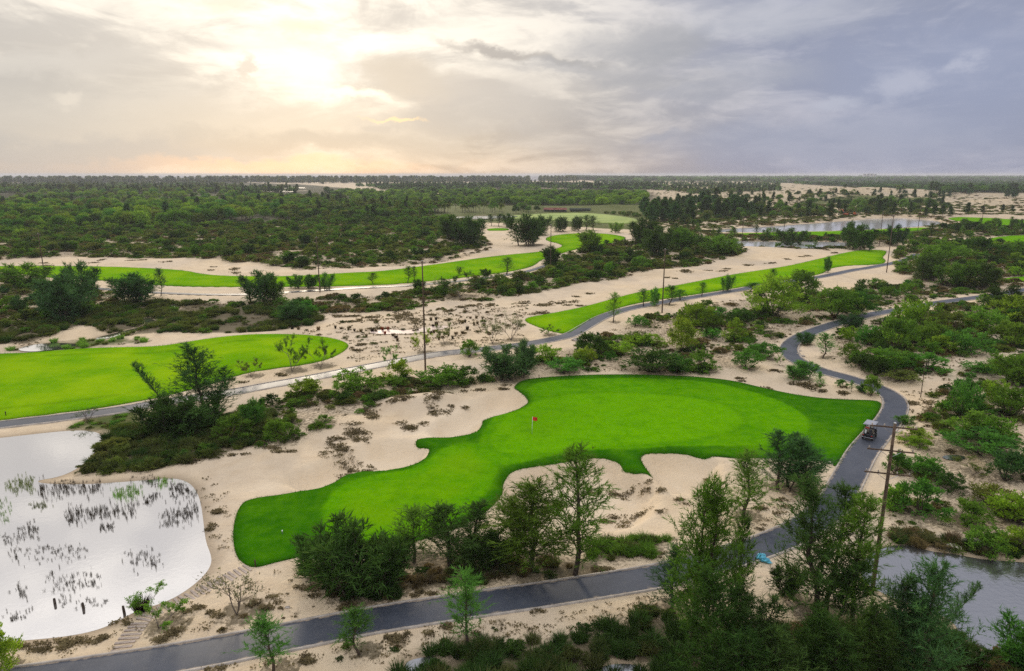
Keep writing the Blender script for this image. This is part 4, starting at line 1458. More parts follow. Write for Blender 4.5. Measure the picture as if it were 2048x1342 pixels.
def mass(name, pts, label, cat=None, part_of=None):
    """uncountable planting: one object, instanced by geometry nodes.
    pts: list of (kind, variant, tint, x, y, z, rot, sxy, sz)"""
    keys = {}
    for p in pts:
        keys.setdefault((p[0], p[1], p[2]), len(keys))
    V = np.array([[p[3], p[4], p[5]] for p in pts], np.float32)
    me = bpy.data.meshes.new(name)
    me.vertices.add(len(V)); me.vertices.foreach_set('co', V.ravel())
    a = me.attributes.new('which', 'INT', 'POINT'); a.data.foreach_set('value', np.array([keys[(p[0], p[1], p[2])] for p in pts], np.int32))
    a = me.attributes.new('turn', 'FLOAT', 'POINT'); a.data.foreach_set('value', np.array([p[6] for p in pts], np.float32))
    a = me.attributes.new('size', 'FLOAT_VECTOR', 'POINT'); a.data.foreach_set('vector', np.array([[p[7], p[7], p[8]] for p in pts], np.float32).ravel())
    me.update()
    o = add_obj(name, me)
    ng = bpy.data.node_groups.new(name + '_planting', 'GeometryNodeTree')
    ng.interface.new_socket('Geometry', in_out='INPUT', socket_type='NodeSocketGeometry')
    ng.interface.new_socket('Geometry', in_out='OUTPUT', socket_type='NodeSocketGeometry')
    N = ng.nodes
    gi, go = N.new('NodeGroupInput'), N.new('NodeGroupOutput')
    join = N.new('GeometryNodeJoinGeometry')

    def named(nm, typ):
        q = N.new('GeometryNodeInputNamedAttribute'); q.data_type = typ
        q.inputs['Name'].default_value = nm
        return q.outputs[0]
    which, turn, size = named('which', 'INT'), named('turn', 'FLOAT'), named('size', 'FLOAT_VECTOR')
    cx = N.new('ShaderNodeCombineXYZ'); ng.links.new(turn, cx.inputs[2])
    for (kind, var, tint), k in keys.items():
        pl = PR[kind][var]
        me2 = pl.whole().copy()
        key = pl.lm.name + '_' + tint
        if key not in M:
            M[key] = mat_leaf(key, 0.36, 0.5, TINT[tint])
        me2.materials[0] = M[key]
        proto = bpy.data.objects.new(NAMES[kind] + '_' + tint + '_source', me2)
        oi = N.new('GeometryNodeObjectInfo'); oi.inputs['Object'].default_value = proto
        oi.inputs['As Instance'].default_value = True
        cmp_ = N.new('FunctionNodeCompare'); cmp_.data_type = 'INT'; cmp_.operation = 'EQUAL'
        ng.links.new(which, cmp_.inputs[2]); cmp_.inputs[3].default_value = k
        ip = N.new('GeometryNodeInstanceOnPoints')
        ng.links.new(gi.outputs[0], ip.inputs['Points'])
        ng.links.new(cmp_.outputs[0], ip.inputs['Selection'])
        ng.links.new(oi.outputs['Geometry'], ip.inputs['Instance'])
        ng.links.new(cx.outputs[0], ip.inputs['Rotation'])
        ng.links.new(size, ip.inputs['Scale'])
        ng.links.new(ip.outputs[0], join.inputs[0])
    ng.links.new(join.outputs[0], go.inputs[0])
    md = o.modifiers.new('planting', 'NODES'); md.node_group = ng
    tag(o, label, cat, kind='stuff')
    return o

# ------------------------------------------------------------------ planting plan, read off the photograph
def E(kind, u, v, h, w, tint, label, **k):
    EXPLICIT.append((kind, u, v, h, w, tint, label, k))


EXPLICIT = []
# trees in front of the putting green
E('airy', 1150, 1150, 258, 132, 'mid', 'tall airy casuarina tree rising in front of the twin bunkers', var=0, rot=0.4)
E('dense', 1062, 1140, 188, 165, 'mid', 'bushy drooping casuarina tree beside the tall airy one', var=0, rot=2.0)
E('twin', 918, 1128, 122, 125, 'dark', 'dark forked casuarina tree between the approach turf and path', var=0, rot=0.2)
E('sapling', 828, 1124, 116, 88, 'mid', 'slim young casuarina standing at the approach turf edge', var=0, rot=1.0)
E('casbush', 715, 1186, 138, 170, 'dark', 'big rounded dark casuarina bush at the approach turf corner', var=1, rot=0.3)
E('casbush', 640, 1152, 80, 110, 'dark', 'dark wispy casuarina bush leaning over the approach turf', var=2, rot=1.3)
E('casbush', 775, 1168, 95, 100, 'dark', 'dark casuarina bush touching the big rounded one', var=0, rot=2.3)
E('casbush', 985, 1130, 70, 100, 'dark', 'low dark bush under the forked casuarina tree', var=0)
E('sapling', 936, 1296, 162, 88, 'emerald', 'tall roadside casuarina sapling with leaning shoots', var=0, rot=0)
E('sapling', 719, 1310, 88, 74, 'emerald', 'small round casuarina sapling by the asphalt path', var=1, rot=0)
E('sapling', 547, 1345, 122, 82, 'emerald', 'young casuarina sapling standing below the asphalt path', var=1, rot=2)
E('sparse', 474, 1230, 92, 110, 'gray', 'nearly bare twiggy shrub beside the plank steps', var=1, rot=0.5)
E('sparse', 318, 1256, 68, 110, 'mid', 'leaning leafy shrub over the plank steps', var=2, rot=0.2)
E('tree', -12, 1352, 110, 90, 'lime', 'yellow green tree cut by the picture edge above the path', var=0)
# trees between bunkers and path bend
E('airy', 1338, 1222, 135, 90, 'blue', 'small casuarina tree with a bare curved trunk by the path', var=1, rot=1)
E('airy', 1378, 1300, 345, 112, 'mid', 'tall slender casuarina tree standing over the path', var=1, rot=0)
E('airy', 1412, 1318, 368, 118, 'mid', 'tallest slender casuarina tree of the pair over the path', var=2, rot=2)
E('airy', 1468, 1290, 268, 66, 'dark', 'thin dark casuarina tree beside the blue bundle', var=0, rot=3)
E('airy', 1488, 1038, 138, 84, 'mid', 'lone airy casuarina sapling on bunker sand', var=2, rot=1)
E('twin', 1566, 978, 120, 82, 'blue', 'leaning blue green casuarina tree at the turf edge', var=0, rot=0.2)
E('dense', 1612, 988, 116, 96, 'blue', 'dense blue green casuarina tree beside the path shoulder', var=1, rot=1)
E('twin', 1642, 1235, 275, 165, 'dark', 'big multi-stemmed dark casuarina tree hiding the path bend', var=1, rot=0.5)
E('airy', 1704, 1242, 258, 120, 'mid', 'upright casuarina tree beside the crossarm pole', var=0, rot=2.5)
E('dense', 1836, 1420, 305, 140, 'blue', 'pointed green casuarina tree in front of the grey pond', var=0, rot=1)
E('dense', 1776, 1400, 262, 96, 'blue', 'narrow green casuarina tree at the foot of the pole', var=1, rot=2)
E('lean', 1850, 1330, 176, 130, 'blue', 'leaning feathery casuarina tree reaching over the grey pond', var=0, rot=math.pi)
E('dense', 1425, 1410, 262, 140, 'dark', 'wide shadowy casuarina tree below the slender pair', var=1, rot=0)
E('twin', 1512, 1405, 235, 130, 'dark', 'dark forked casuarina tree over the sedge ditch', var=0, rot=1.5)
E('dense', 1600, 1425, 215, 120, 'dark', 'broad dark casuarina tree in the shaded grove', var=0, rot=3)
E('dense', 1690, 1430, 225, 135, 'dark', 'round dark casuarina tree next to the pole grove', var=1, rot=4)
E('dense', 1745, 1440, 190, 110, 'dark', 'low dark casuarina tree below the pointed one', var=0, rot=5)
E('casbush', 1574, 1196, 62, 60, 'dark', 'dark casuarina bush beside the blue bundle', var=0)
E('casbush', 2040, 1345, 95, 105, 'emerald', 'spiky green casuarina bush at the pond corner', var=0)
E('casbush', 1905, 1335, 70, 110, 'dark', 'dark bush on the lower pond bank', var=2)
E('dense', 1468, 1452, 200, 130, 'dark', 'shadowy casuarina tree crowding the forked one', var=0, rot=2)
E('dense', 1560, 1455, 205, 130, 'dark', 'shadowy casuarina tree between the forked and broad ones', var=1, rot=1)
E('dense', 1645, 1460, 200, 130, 'dark', 'shadowy casuarina tree beside the broad dark one', var=0, rot=4)
# left grove beside the pond
E('dense', 408, 838, 148, 105, 'blue', 'tall wind-shaped casuarina tree over the sedge bank', var=1, rot=0.3)
E('lean', 345, 850, 126, 120, 'blue', 'casuarina tree leaning sharply out over the fairway', var=0, rot=0.1)
E('casbush', 340, 870, 78, 100, 'dark', 'dark thicket bush under the leaning casuarina', var=0)
E('casbush', 395, 865, 70, 110, 'dark', 'dark thicket bush under the wind-shaped casuarina', var=1)
E('casbush', 512, 852, 56, 56, 'emerald', 'bright green bush beside the casuarina grove', var=2)
E('acacia', 466, 880, 50, 70, 'mid', 'rounded green shrub in the sedge bank')
E('acacia', 560, 880, 40, 80, 'mid', 'rounded olive shrub at the bunker sand edge')
E('sparse', 584, 743, 72, 64, 'mid', 'vase-shaped open shrub on the fairway edge', var=2, rot=0)
E('sparse', 641, 734, 60, 56, 'mid', 'upright open shrub near the fairway tip', var=2, rot=1)
E('sparse', 503, 753, 38, 48, 'olive', 'small open shrub between fairway and path', var=2, rot=2)
E('sparse', 176, 840, 26, 48, 'dark', 'low twiggy shrub between path and pond', var=1, rot=2)
# along the grey path, centre
E('sparse', 985, 688, 56, 44, 'gray', 'pale twiggy shrub on open sand above the path', var=0, rot=0)
E('sparse', 1022, 680, 56, 66, 'gray', 'larger pale twiggy shrub on open sand above the path', var=0, rot=1)
E('casbush', 1018, 757, 66, 98, 'blue', 'dense blue green bush at the top corner of the green', var=1)
E('casbush', 1050, 735, 58, 50, 'blue', 'pointed blue green bush beside the path bend', var=2)
E('acacia', 885, 772, 42, 92, 'mid', 'wide dark shrub at the foot of the tall thin pole')
E('acacia', 930, 765, 34, 60, 'dark', 'dark shrub beside the wide shrub at the pole')
E('sparse', 848, 706, 50, 52, 'lime', 'yellowish open shrub behind the tall thin pole', var=2)
E('sparse', 890, 688, 44, 44, 'olive', 'olive open shrub above the grey path', var=2)
E('acacia', 940, 712, 32, 46, 'mid', 'green shrub beside the grey path')
E('sparse', 778, 728, 36, 44, 'mid', 'open shrub at the grey path kerb', var=2)
E('acacia', 715, 778, 40, 90, 'mid', 'broad green shrub below the grey path')
E('acacia', 800, 762, 42, 56, 'lime', 'light green shrub below the grey path')
E('acacia', 792, 772, 22, 44, 'mid', 'low green shrub on the sand slope')
E('acacia', 612, 790, 36, 54, 'lime', 'light green shrub at the path kerb near the grove')
E('sparse', 1098, 671, 22, 40, 'mid', 'low open shrub at the narrow fairway tip', var=2)
E('sapling', 1226, 645, 62, 30, 'mid', 'slender casuarina sapling between narrow fairway and path', var=0)
for i, (u, v, h, w) in enumerate([(1287, 612, 32, 30), (1308, 612, 34, 24), (1338, 610, 38, 34), (1403, 592, 26, 22), (1453, 582, 30, 26), (1545, 566, 26, 20), (1500, 584, 18, 40), (1655, 545, 30, 16), (1360, 600, 20, 36)]):
    E('casbush' if i % 3 == 1 else 'sapling', u, v, h * 1.1, w, 'emerald', 'green casuarina bush on the verge between narrow fairway and path' if i % 3 == 1 else 'green casuarina sapling on the verge between narrow fairway and path', group='bushes along the narrow fairway')
# large trees in the middle scrub
E('tree', 1545, 632, 82, 92, 'lime', 'large light green acacia tree with a forked trunk', var=0, rot=0)
E('tree', 1600, 600, 60, 70, 'mid', 'green acacia tree behind the forked trunk one', var=1)
E('tree', 1668, 636, 62, 82, 'mid', 'green acacia tree close to the winding path', var=1, rot=1)
E('tree', 1712, 632, 50, 70, 'emerald', 'rounded dark green acacia tree at the winding path kerb', var=0)
E('tree', 1362, 702, 66, 60, 'lime', 'light green acacia tree in the middle scrub', var=1)
E('acacia', 1300, 742, 44, 110, 'dark', 'long dark green shrub above the putting green')
E('acacia', 1350, 744, 40, 66, 'emerald', 'bright green shrub above the putting green')
E('acacia', 1130, 745, 32, 66, 'emerald', 'green shrub close to the putting green top edge')
E('acacia', 1180, 710, 44, 76, 'dark', 'dark leaning shrub on the sand below the path')
E('acacia', 1090, 722, 34, 64, 'lime', 'yellow green shrub below the grey path bend')
E('acacia', 1270, 690, 22, 52, 'lime', 'low yellow green shrub in the middle scrub')
E('acacia', 1300, 690, 24, 54, 'lime', 'yellow green mound shrub in the middle scrub')
E('acacia', 1495, 738, 42, 56, 'emerald', 'bright green round shrub at the sandy corner')
E('acacia', 1528, 716, 32, 60, 'emerald', 'bright green shrub beside the path bend')
E('acacia', 1407, 742, 42, 66, 'mid', 'dark mid green shrub on the putting green side')
E('acacia', 1470, 682, 46, 40, 'lime', 'pale lime shrub in the middle scrub')
E('acacia', 1392, 650, 44, 70, 'lime', 'lime green shrub beside the forked trunk tree')
E('acacia', 1480, 645, 28, 50, 'dark', 'dark low shrub in the middle scrub')
E('casbush', 1598, 757, 36, 56, 'emerald', 'spiky green bush on sand beside the winding path', var=1)
E('sparse', 1559, 732, 26, 22, 'mid', 'small open shrub at the winding path kerb', var=2)
E('sapling', 1638, 785, 44, 18, 'emerald', 'crooked sapling on sand beside the winding path', var=1)
E('acacia', 1681, 774, 16, 24, 'emerald', 'small round green bush on sand beside the winding path')
E('sapling', 1703, 784, 24, 12, 'emerald', 'tiny sapling by the winding path kerb', var=0)
E('acacia', 1742, 790, 40, 42, 'mid', 'umbrella-shaped green shrub at the path curve')
E('casbush', 1722, 784, 16, 24, 'blue', 'small blue green bush at the path curve')
E('casbush', 1702, 660, 32, 46, 'blue', 'blue green bush at the winding path inner kerb')
E('sapling', 1645, 717, 54, 36, 'emerald', 'thin sapling with a bare trunk inside the path bend', var=1)
E('casbush', 1612, 690, 26, 36, 'blue', 'blue green bush inside the path bend')
# inside the bend
for i, (u, v, h, w, t, lab) in enumerate([
        (1790, 700, 66, 84, 'mid', 'large green shrub inside the path bend'), (1835, 660, 60, 84, 'lime', 'large lime shrub beside the far path'), (1862, 690, 50, 70, 'mid', 'mid green shrub inside the path bend'),
        (1905, 668, 44, 70, 'olive', 'olive shrub in the bend thicket'), (1740, 690, 40, 48, 'emerald', 'dark emerald shrub inside the path bend'), (1930, 705, 46, 90, 'emerald', 'wide emerald shrub in the bend thicket'),
        (1780, 735, 40, 80, 'mid', 'green shrub on the near slope of the bend'), (1850, 742, 36, 80, 'emerald', 'wide emerald shrub on the near slope of the bend'), (1960, 660, 44, 90, 'mid', 'green shrub high in the bend thicket'),
        (2020, 690, 48, 80, 'mid', 'green shrub at the thicket edge'), (2030, 640, 50, 80, 'lime', 'lime shrub by the far path'), (1990, 630, 40, 60, 'dark', 'dark shrub by the far path'),
        (1700, 720, 34, 50, 'mid', 'green shrub close to the bend kerb'), (1730, 738, 30, 60, 'dark', 'dark green shrub close to the bend kerb'), (1800, 762, 22, 66, 'olive', 'low olive shrub above the sandy track'),
        (1960, 745, 22, 60, 'emerald', 'low emerald shrub on the sandy track'), (1880, 640, 36, 70, 'olive', 'olive shrub behind the lime shrub')]):
    E('acacia', u, v, h, w, t, lab)
# right-hand slope below the track
for u, v, h, w, k, t, lab in [
        (1918, 830, 66, 66, 'acacia', 'emerald', 'emerald shrub standing on the sandy slope'), (1930, 790, 36, 40, 'casbush', 'emerald', 'spiky shrub crowning the sandy slope'), (1945, 870, 50, 90, 'acacia', 'mid', 'wide green shrub on the sandy slope'),
        (1960, 905, 46, 130, 'acacia', 'emerald', 'long emerald shrub above the small puddle'), (2000, 880, 44, 80, 'acacia', 'mid', 'green shrub behind the long emerald one'), (2020, 830, 60, 90, 'acacia', 'mid', 'tall green shrub on the upper slope'),
        (2035, 770, 60, 80, 'casbush', 'mid', 'spiky green bush beside the sandy track'), (1990, 800, 40, 60, 'acacia', 'lime', 'lime shrub beside the spiky bush'), (2010, 960, 64, 66, 'acacia', 'blue', 'tall blue green shrub near the small puddle'),
        (2045, 960, 50, 70, 'acacia', 'dark', 'dark shrub beside the tall blue green one'), (1945, 950, 30, 66, 'sparse', 'olive', 'twiggy shrub beside the small puddle'), (1845, 950, 40, 66, 'acacia', 'emerald', 'round emerald shrub beside the crossarm pole'),
        (1792, 945, 42, 50, 'acacia', 'emerald', 'emerald shrub behind the crossarm pole'), (1835, 1030, 70, 96, 'acacia', 'emerald', 'big emerald shrub above the grey pond'), (1790, 1020, 50, 60, 'acacia', 'mid', 'green shrub at the path kerb above the pond'),
        (1905, 980, 32, 60, 'acacia', 'dark', 'dark low shrub above the pond'), (1930, 1048, 48, 90, 'acacia', 'mid', 'wide green shrub on the pond slope'), (1980, 1010, 40, 80, 'acacia', 'olive', 'olive shrub on the pond slope'),
        (2030, 1045, 60, 90, 'acacia', 'lime', 'bright lime shrub on the pond slope'), (1825, 880, 24, 66, 'acacia', 'lime', 'low lime shrub on sand at the path kerb'), (1835, 895, 20, 56, 'acacia', 'lime', 'second low lime shrub on sand at the path kerb'),
        (1812, 848, 18, 36, 'casbush', 'emerald', 'small emerald bush touching the path kerb'), (1980, 1100, 40, 90, 'acacia', 'mid', 'green shrub overhanging the pond bank'), (2040, 1105, 50, 70, 'acacia', 'lime', 'lime shrub overhanging the pond bank')]:
    E(k, u, v, h, w, t, lab)
# beyond the middle fairways
for u, v, h, w, k, t, lab in [
        (128, 640, 92, 112, 'casbush', 'blue', 'big dark blue green bush beside the stream'), (170, 600, 78, 60, 'casbush', 'blue', 'tall bush behind the big stream bush'), (60, 575, 50, 80, 'casbush', 'mid', 'bushy casuarina at the far fairway end'),
        (275, 605, 60, 88, 'casbush', 'blue', 'dense bush on the far path verge'), (322, 592, 58, 22, 'sapling', 'blue', 'narrow sapling beside the dense verge bush'), (520, 604, 64, 66, 'casbush', 'blue', 'pointed bush between far path and sedge'),
        (552, 605, 52, 46, 'casbush', 'mid', 'green bush beside the pointed bush'), (592, 578, 30, 30, 'casbush', 'emerald', 'first small bush on the far path verge near a pole'), (622, 576, 28, 30, 'casbush', 'emerald', 'second small bush on the far path verge near a pole'),
        (652, 578, 34, 34, 'casbush', 'emerald', 'third small bush on the far path verge near a pole'), (590, 640, 40, 70, 'casbush', 'blue', 'dark bush among the sedge'), (612, 630, 30, 40, 'acacia', 'emerald', 'bright bush among the sedge'),
        (920, 594, 58, 90, 'sparse', 'dark', 'wide half-bare shrub on the fairway side'), (885, 590, 34, 50, 'sparse', 'gray', 'grey half-bare shrub beside the wide one'), (1013, 549, 36, 34, 'sapling', 'mid', 'wind-leaned sapling on the fairway edge'),
        (815, 566, 36, 22, 'sapling', 'mid', 'twin sapling on the fairway edge'), (829, 563, 32, 14, 'sapling', 'mid', 'thin sapling beside the twin sapling'), (747, 569, 24, 22, 'sapling', 'mid', 'small sapling on the fairway edge'),
        (972, 555, 18, 20, 'casbush', 'dark', 'small dark bush on the fairway edge'), (1058, 490, 62, 74, 'casbush', 'dark', 'big dark bush in the sandy hollow'), (1080, 470, 40, 40, 'casbush', 'dark', 'dark bush behind the big hollow bush'),
        (935, 492, 60, 60, 'casbush', 'dark', 'dark bush on the hollow rim'), (905, 480, 50, 50, 'casbush', 'dark', 'dark bush above the hollow rim'), (1103, 535, 44, 40, 'casbush', 'dark', 'dark bush at the foot of a pole'),
        (1180, 505, 46, 50, 'casbush', 'mid', 'green bush between fairway and scrub'), (1310, 512, 60, 70, 'casbush', 'dark', 'tall dark bush in the north scrub'), (1285, 490, 54, 60, 'casbush', 'dark', 'dark bush above the tall scrub bush'),
        (1365, 500, 44, 60, 'casbush', 'mid', 'green bush in the north scrub'), (1440, 510, 40, 60, 'casbush', 'mid', 'green bush close to the narrow pool'), (1580, 495, 40, 50, 'casbush', 'dark', 'dark bush beside the narrow pool'),
        (1720, 500, 52, 60, 'casbush', 'dark', 'dark bush between pool and fairway'), (1700, 492, 50, 40, 'casbush', 'dark', 'dark upright bush at the pool end'), (1792, 492, 44, 34, 'casbush', 'blue', 'blue green bush beside two poles'),
        (1850, 560, 50, 70, 'casbush', 'dark', 'large dark thicket bush near the far path'), (1905, 572, 48, 66, 'casbush', 'mid', 'large green thicket bush near the far path'), (1965, 576, 50, 70, 'casbush', 'dark', 'dark thicket bush beyond the far path'),
        (1880, 530, 50, 90, 'acacia', 'mid', 'green thicket shrub beyond the far path'), (1950, 520, 46, 80, 'acacia', 'dark', 'dark thicket shrub beyond the far path'), (2020, 620, 50, 70, 'casbush', 'dark', 'dark bush crowding the far path'),
        (2030, 520, 40, 60, 'casbush', 'mid', 'green bush before the turf patch'), (1120, 463, 30, 36, 'casbush', 'dark', 'first bush in the row before the meadow'), (1152, 462, 30, 30, 'casbush', 'dark', 'second bush in the row before the meadow'),
        (1172, 461, 32, 24, 'sapling', 'dark', 'third plant in the row before the meadow'), (1187, 461, 30, 24, 'sapling', 'dark', 'fourth plant in the row before the meadow'), (1232, 466, 22, 24, 'casbush', 'mid', 'small bush at the meadow end'),
        (983, 452, 24, 16, 'sapling', 'dark', 'slim tree by the small tee box'), (997, 453, 26, 20, 'sapling', 'dark', 'slim tree behind the small tee box'), (1018, 455, 28, 26, 'casbush', 'dark', 'dark bush behind the small tee box')]:
    E(k, u, v, h, w, t, lab)

# scatter zones: phrase, polygon, items (kind, tints, per 100 m2, width range, height/width range), patch threshold
ZONES = [
    ('inside the winding path bend', [(1640, 685), (1700, 655), (1790, 635), (1870, 618), (1990, 603), (2060, 600), (2060, 700), (1950, 722), (1880, 748), (1830, 772), (1780, 764), (1700, 738), (1640, 715)],
     [('acacia', ['mid', 'olive', 'dark', 'mid', 'emerald', 'lime'], 5.0, 1.4, 4.2, .5, .9), ('heath', ['olive', 'brown', 'dark', 'olive'], 13.0, 1.2, 3.2, .25, .45), ('heath', ['olive', 'brown', 'dark', 'mid'], 30.0, .4, .9, .3, .6)], 0.52),
    ('on the sandy slope above the grey pond', [(1835, 815), (1900, 775), (1960, 735), (2060, 705), (2060, 1090), (1960, 1085), (1870, 1060), (1790, 1060), (1775, 1010), (1800, 930), (1830, 870)],
     [('acacia', ['mid', 'emerald', 'olive'], 4.0, 1.2, 3.2, .5, .85), ('heath', ['olive', 'brown', 'dark', 'mid', 'olive'], 22.0, 0.8, 2.4, .25, .45), ('heath', ['olive', 'brown', 'mid'], 36.0, .3, .8, .3, .6)], 0.52),
    ('between the grey path and putting green', [(960, 768), (1000, 725), (1100, 705), (1180, 684), (1250, 645), (1330, 628), (1420, 612), (1560, 592), (1700, 574), (1830, 562), (1960, 572), (1985, 584), (1850, 602), (1720, 630), (1600, 668), (1560, 690), (1560, 722), (1480, 740), (1400, 745), (1250, 743), (1100, 746)],
     [('acacia', ['mid', 'olive', 'lime', 'dark', 'emerald'], 3.6, 1.4, 4.4, .45, .85), ('heath', ['olive', 'brown', 'olive', 'mid', 'dark'], 15.0, 1.0, 3.2, .22, .42), ('sparse', ['olive', 'gray', 'mid'], 0.6, 1.2, 2.4, .7, 1.1), ('heath', ['olive', 'brown', 'dark', 'mid'], 36.0, .4, .9, .3, .6)], 0.50),
    ('between the grey path and bunker sand', [(470, 815), (600, 790), (700, 770), (800, 752), (870, 755), (960, 768), (900, 780), (830, 792), (760, 812), (700, 850), (610, 882), (520, 900), (450, 880)],
     [('acacia', ['mid', 'olive', 'dark'], 7.0, 1.0, 2.8, .45, .75), ('heath', ['olive', 'brown', 'sedge', 'mid'], 50.0, 0.8, 2.2, .25, .5)], 0.34),
    ('on the dark sedge bank beside the reedy pond', [(205, 885), (235, 850), (330, 838), (460, 828), (545, 838), (560, 872), (490, 900), (400, 920), (310, 935), (240, 945), (165, 950), (188, 915)],
     [('tussock', ['sedge', 'sedge', 'olive', 'dark'], 110, 1.0, 2.0, .5, .75), ('heath', ['sedge', 'olive', 'dark'], 26, 1.2, 2.6, .3, .5), ('acacia', ['mid', 'olive', 'emerald'], 2.2, 1.4, 2.8, .5, .8)], 0.05),
    ('in the dark sedge hollow beside the stream', [(200, 612), (330, 602), (480, 604), (580, 604), (640, 628), (640, 646), (560, 656), (420, 661), (330, 667), (250, 672), (160, 655), (60, 688), (0, 690), (-80, 690), (-80, 665), (80, 648), (180, 632)],
     [('tussock', ['sedge', 'sedge', 'olive', 'dark'], 38, 1.1, 2.4, .45, .75), ('heath', ['sedge', 'olive', 'mid'], 12, 1.2, 3.0, .3, .5), ('acacia', ['mid', 'olive'], 0.5, 1.5, 3, .5, .8)], 0.34),
    ('beside the far fairway end', [(-80, 545), (30, 552), (110, 570), (210, 585), (240, 605), (200, 630), (120, 650), (0, 660), (-80, 660)],
     [('casbush', ['blue', 'mid', 'dark'], 1.8, 2.0, 4.5, .6, .95), ('acacia', ['mid', 'olive'], 1.5, 2, 4, .5, .8), ('heath', ['olive', 'brown', 'sedge'], 12, 1.4, 3.0, .3, .5)], 0.3),
    ('in the rough scrub below the woodland', [(-80, 475), (0, 470), (200, 458), (420, 452), (600, 444), (760, 430), (860, 442), (950, 460), (985, 492), (900, 512), (760, 527), (640, 536), (500, 526), (330, 518), (150, 512), (0, 520), (-80, 522)],
     [('acacia', ['mid', 'olive', 'dark', 'olive'], 3.6, 2.0, 5.5, .4, .7), ('heath', ['olive', 'brown', 'olive', 'mid'], 9.0, 1.8, 4.5, .22, .4), ('casbush', ['dark', 'mid'], 0.5, 2.2, 5.0, .7, 1.1)], 0.40),
    ('in the north scrub between the fairways', [(560, 606), (640, 596), (740, 588), (880, 574), (1000, 562), (1080, 548), (1130, 514), (1200, 497), (1260, 482), (1340, 473), (1420, 482), (1500, 502), (1440, 520), (1380, 532), (1250, 552), (1150, 568), (1060, 588), (960, 604), (900, 598), (800, 622), (700, 622), (640, 625)],
     [('acacia', ['mid', 'olive', 'dark', 'olive'], 5.0, 1.8, 4.6, .42, .75), ('heath', ['olive', 'brown', 'sedge', 'mid'], 16.0, 1.4, 3.6, .22, .4), ('heath', ['olive', 'brown', 'dark'], 22.0, .5, 1.1, .3, .5), ('casbush', ['dark', 'mid'], 0.7, 2.0, 4.2, .7, 1.1)], 0.44),
    ('in the tall scrub beyond the far path', [(1790, 505), (1850, 478), (1960, 486), (2060, 498), (2060, 575), (1990, 573), (1900, 570), (1850, 558), (1790, 546)],
     [('acacia', ['mid', 'dark', 'olive', 'lime'], 3.2, 2.0, 5.0, .5, .85), ('casbush', ['dark', 'mid'], 0.8, 2.0, 4.2, .7, 1.0), ('heath', ['olive', 'brown'], 6, 2, 4, .25, .4)], 0.30),
    ('on litter-strewn sand by the far lake', [(1700, 478), (1860, 464), (1960, 456), (2060, 456), (2060, 470), (1970, 474), (1880, 478), (1790, 492), (1720, 498), (1560, 500), (1420, 480)],
     [('heath', ['brown', 'olive', 'dark'], 6.0, 1.6, 4.0, .2, .4), ('casbush', ['dark', 'mid'], 0.8, 2.0, 4.4, .7, 1.2), ('acacia', ['mid', 'olive'], 0.8, 2, 4, .5, .7)], 0.34),
    ('in the sedge ditch below the asphalt path', [(795, 1330), (850, 1302), (990, 1286), (1100, 1276), (1250, 1232), (1340, 1228), (1420, 1300), (1480, 1400), (1200, 1420), (800, 1420)],
     [('tussock', ['sedge', 'dark', 'dark', 'dark'], 140, 0.9, 1.8, .55, .85), ('heath', ['dark', 'sedge', 'dark'], 26, 0.9, 2.0, .3, .5)], 0.24),
    ('under the tall airy casuarina', [(1165, 1122), (1185, 1086), (1280, 1066), (1335, 1068), (1340, 1104), (1230, 1132)],
     [('tussock', ['sedge', 'dark', 'mid'], 140, 0.9, 1.6, .55, .8)], 0.1),
    ('under the roadside casuarina trees', [(640, 1180), (800, 1140), (960, 1115), (1130, 1120), (1150, 1150), (1000, 1170), (800, 1195), (660, 1200)],
     [('tussock', ['sedge', 'dark', 'brown'], 70, 0.7, 1.4, .4, .7), ('heath', ['dark', 'brown', 'brown'], 110, 0.8, 1.8, .2, .4)], 0.12),
    ('on the bank of the grey pond', [(1780, 1062), (1870, 1064), (1960, 1085), (2060, 1075), (2060, 1118), (1930, 1106), (1850, 1092), (1790, 1082)],
     [('tussock', ['sedge', 'dark', 'brown'], 160, 0.8, 1.5, .45, .7), ('heath', ['olive', 'brown', 'dark'], 40, 0.8, 1.8, .3, .5)], 0.2),
    ('on the shaded lower bank of the grey pond', [(1400, 1300), (1560, 1240), (1700, 1260), (1800, 1230), (1900, 1255), (1940, 1290), (2060, 1325), (2060, 1420), (1400, 1440)],
     [('tussock', ['dark', 'sedge', 'brown'], 100, 0.8, 1.6, .5, .8), ('heath', ['dark', 'dark', 'brown'], 40, 1.0, 2.2, .3, .6)], 0.25),
]
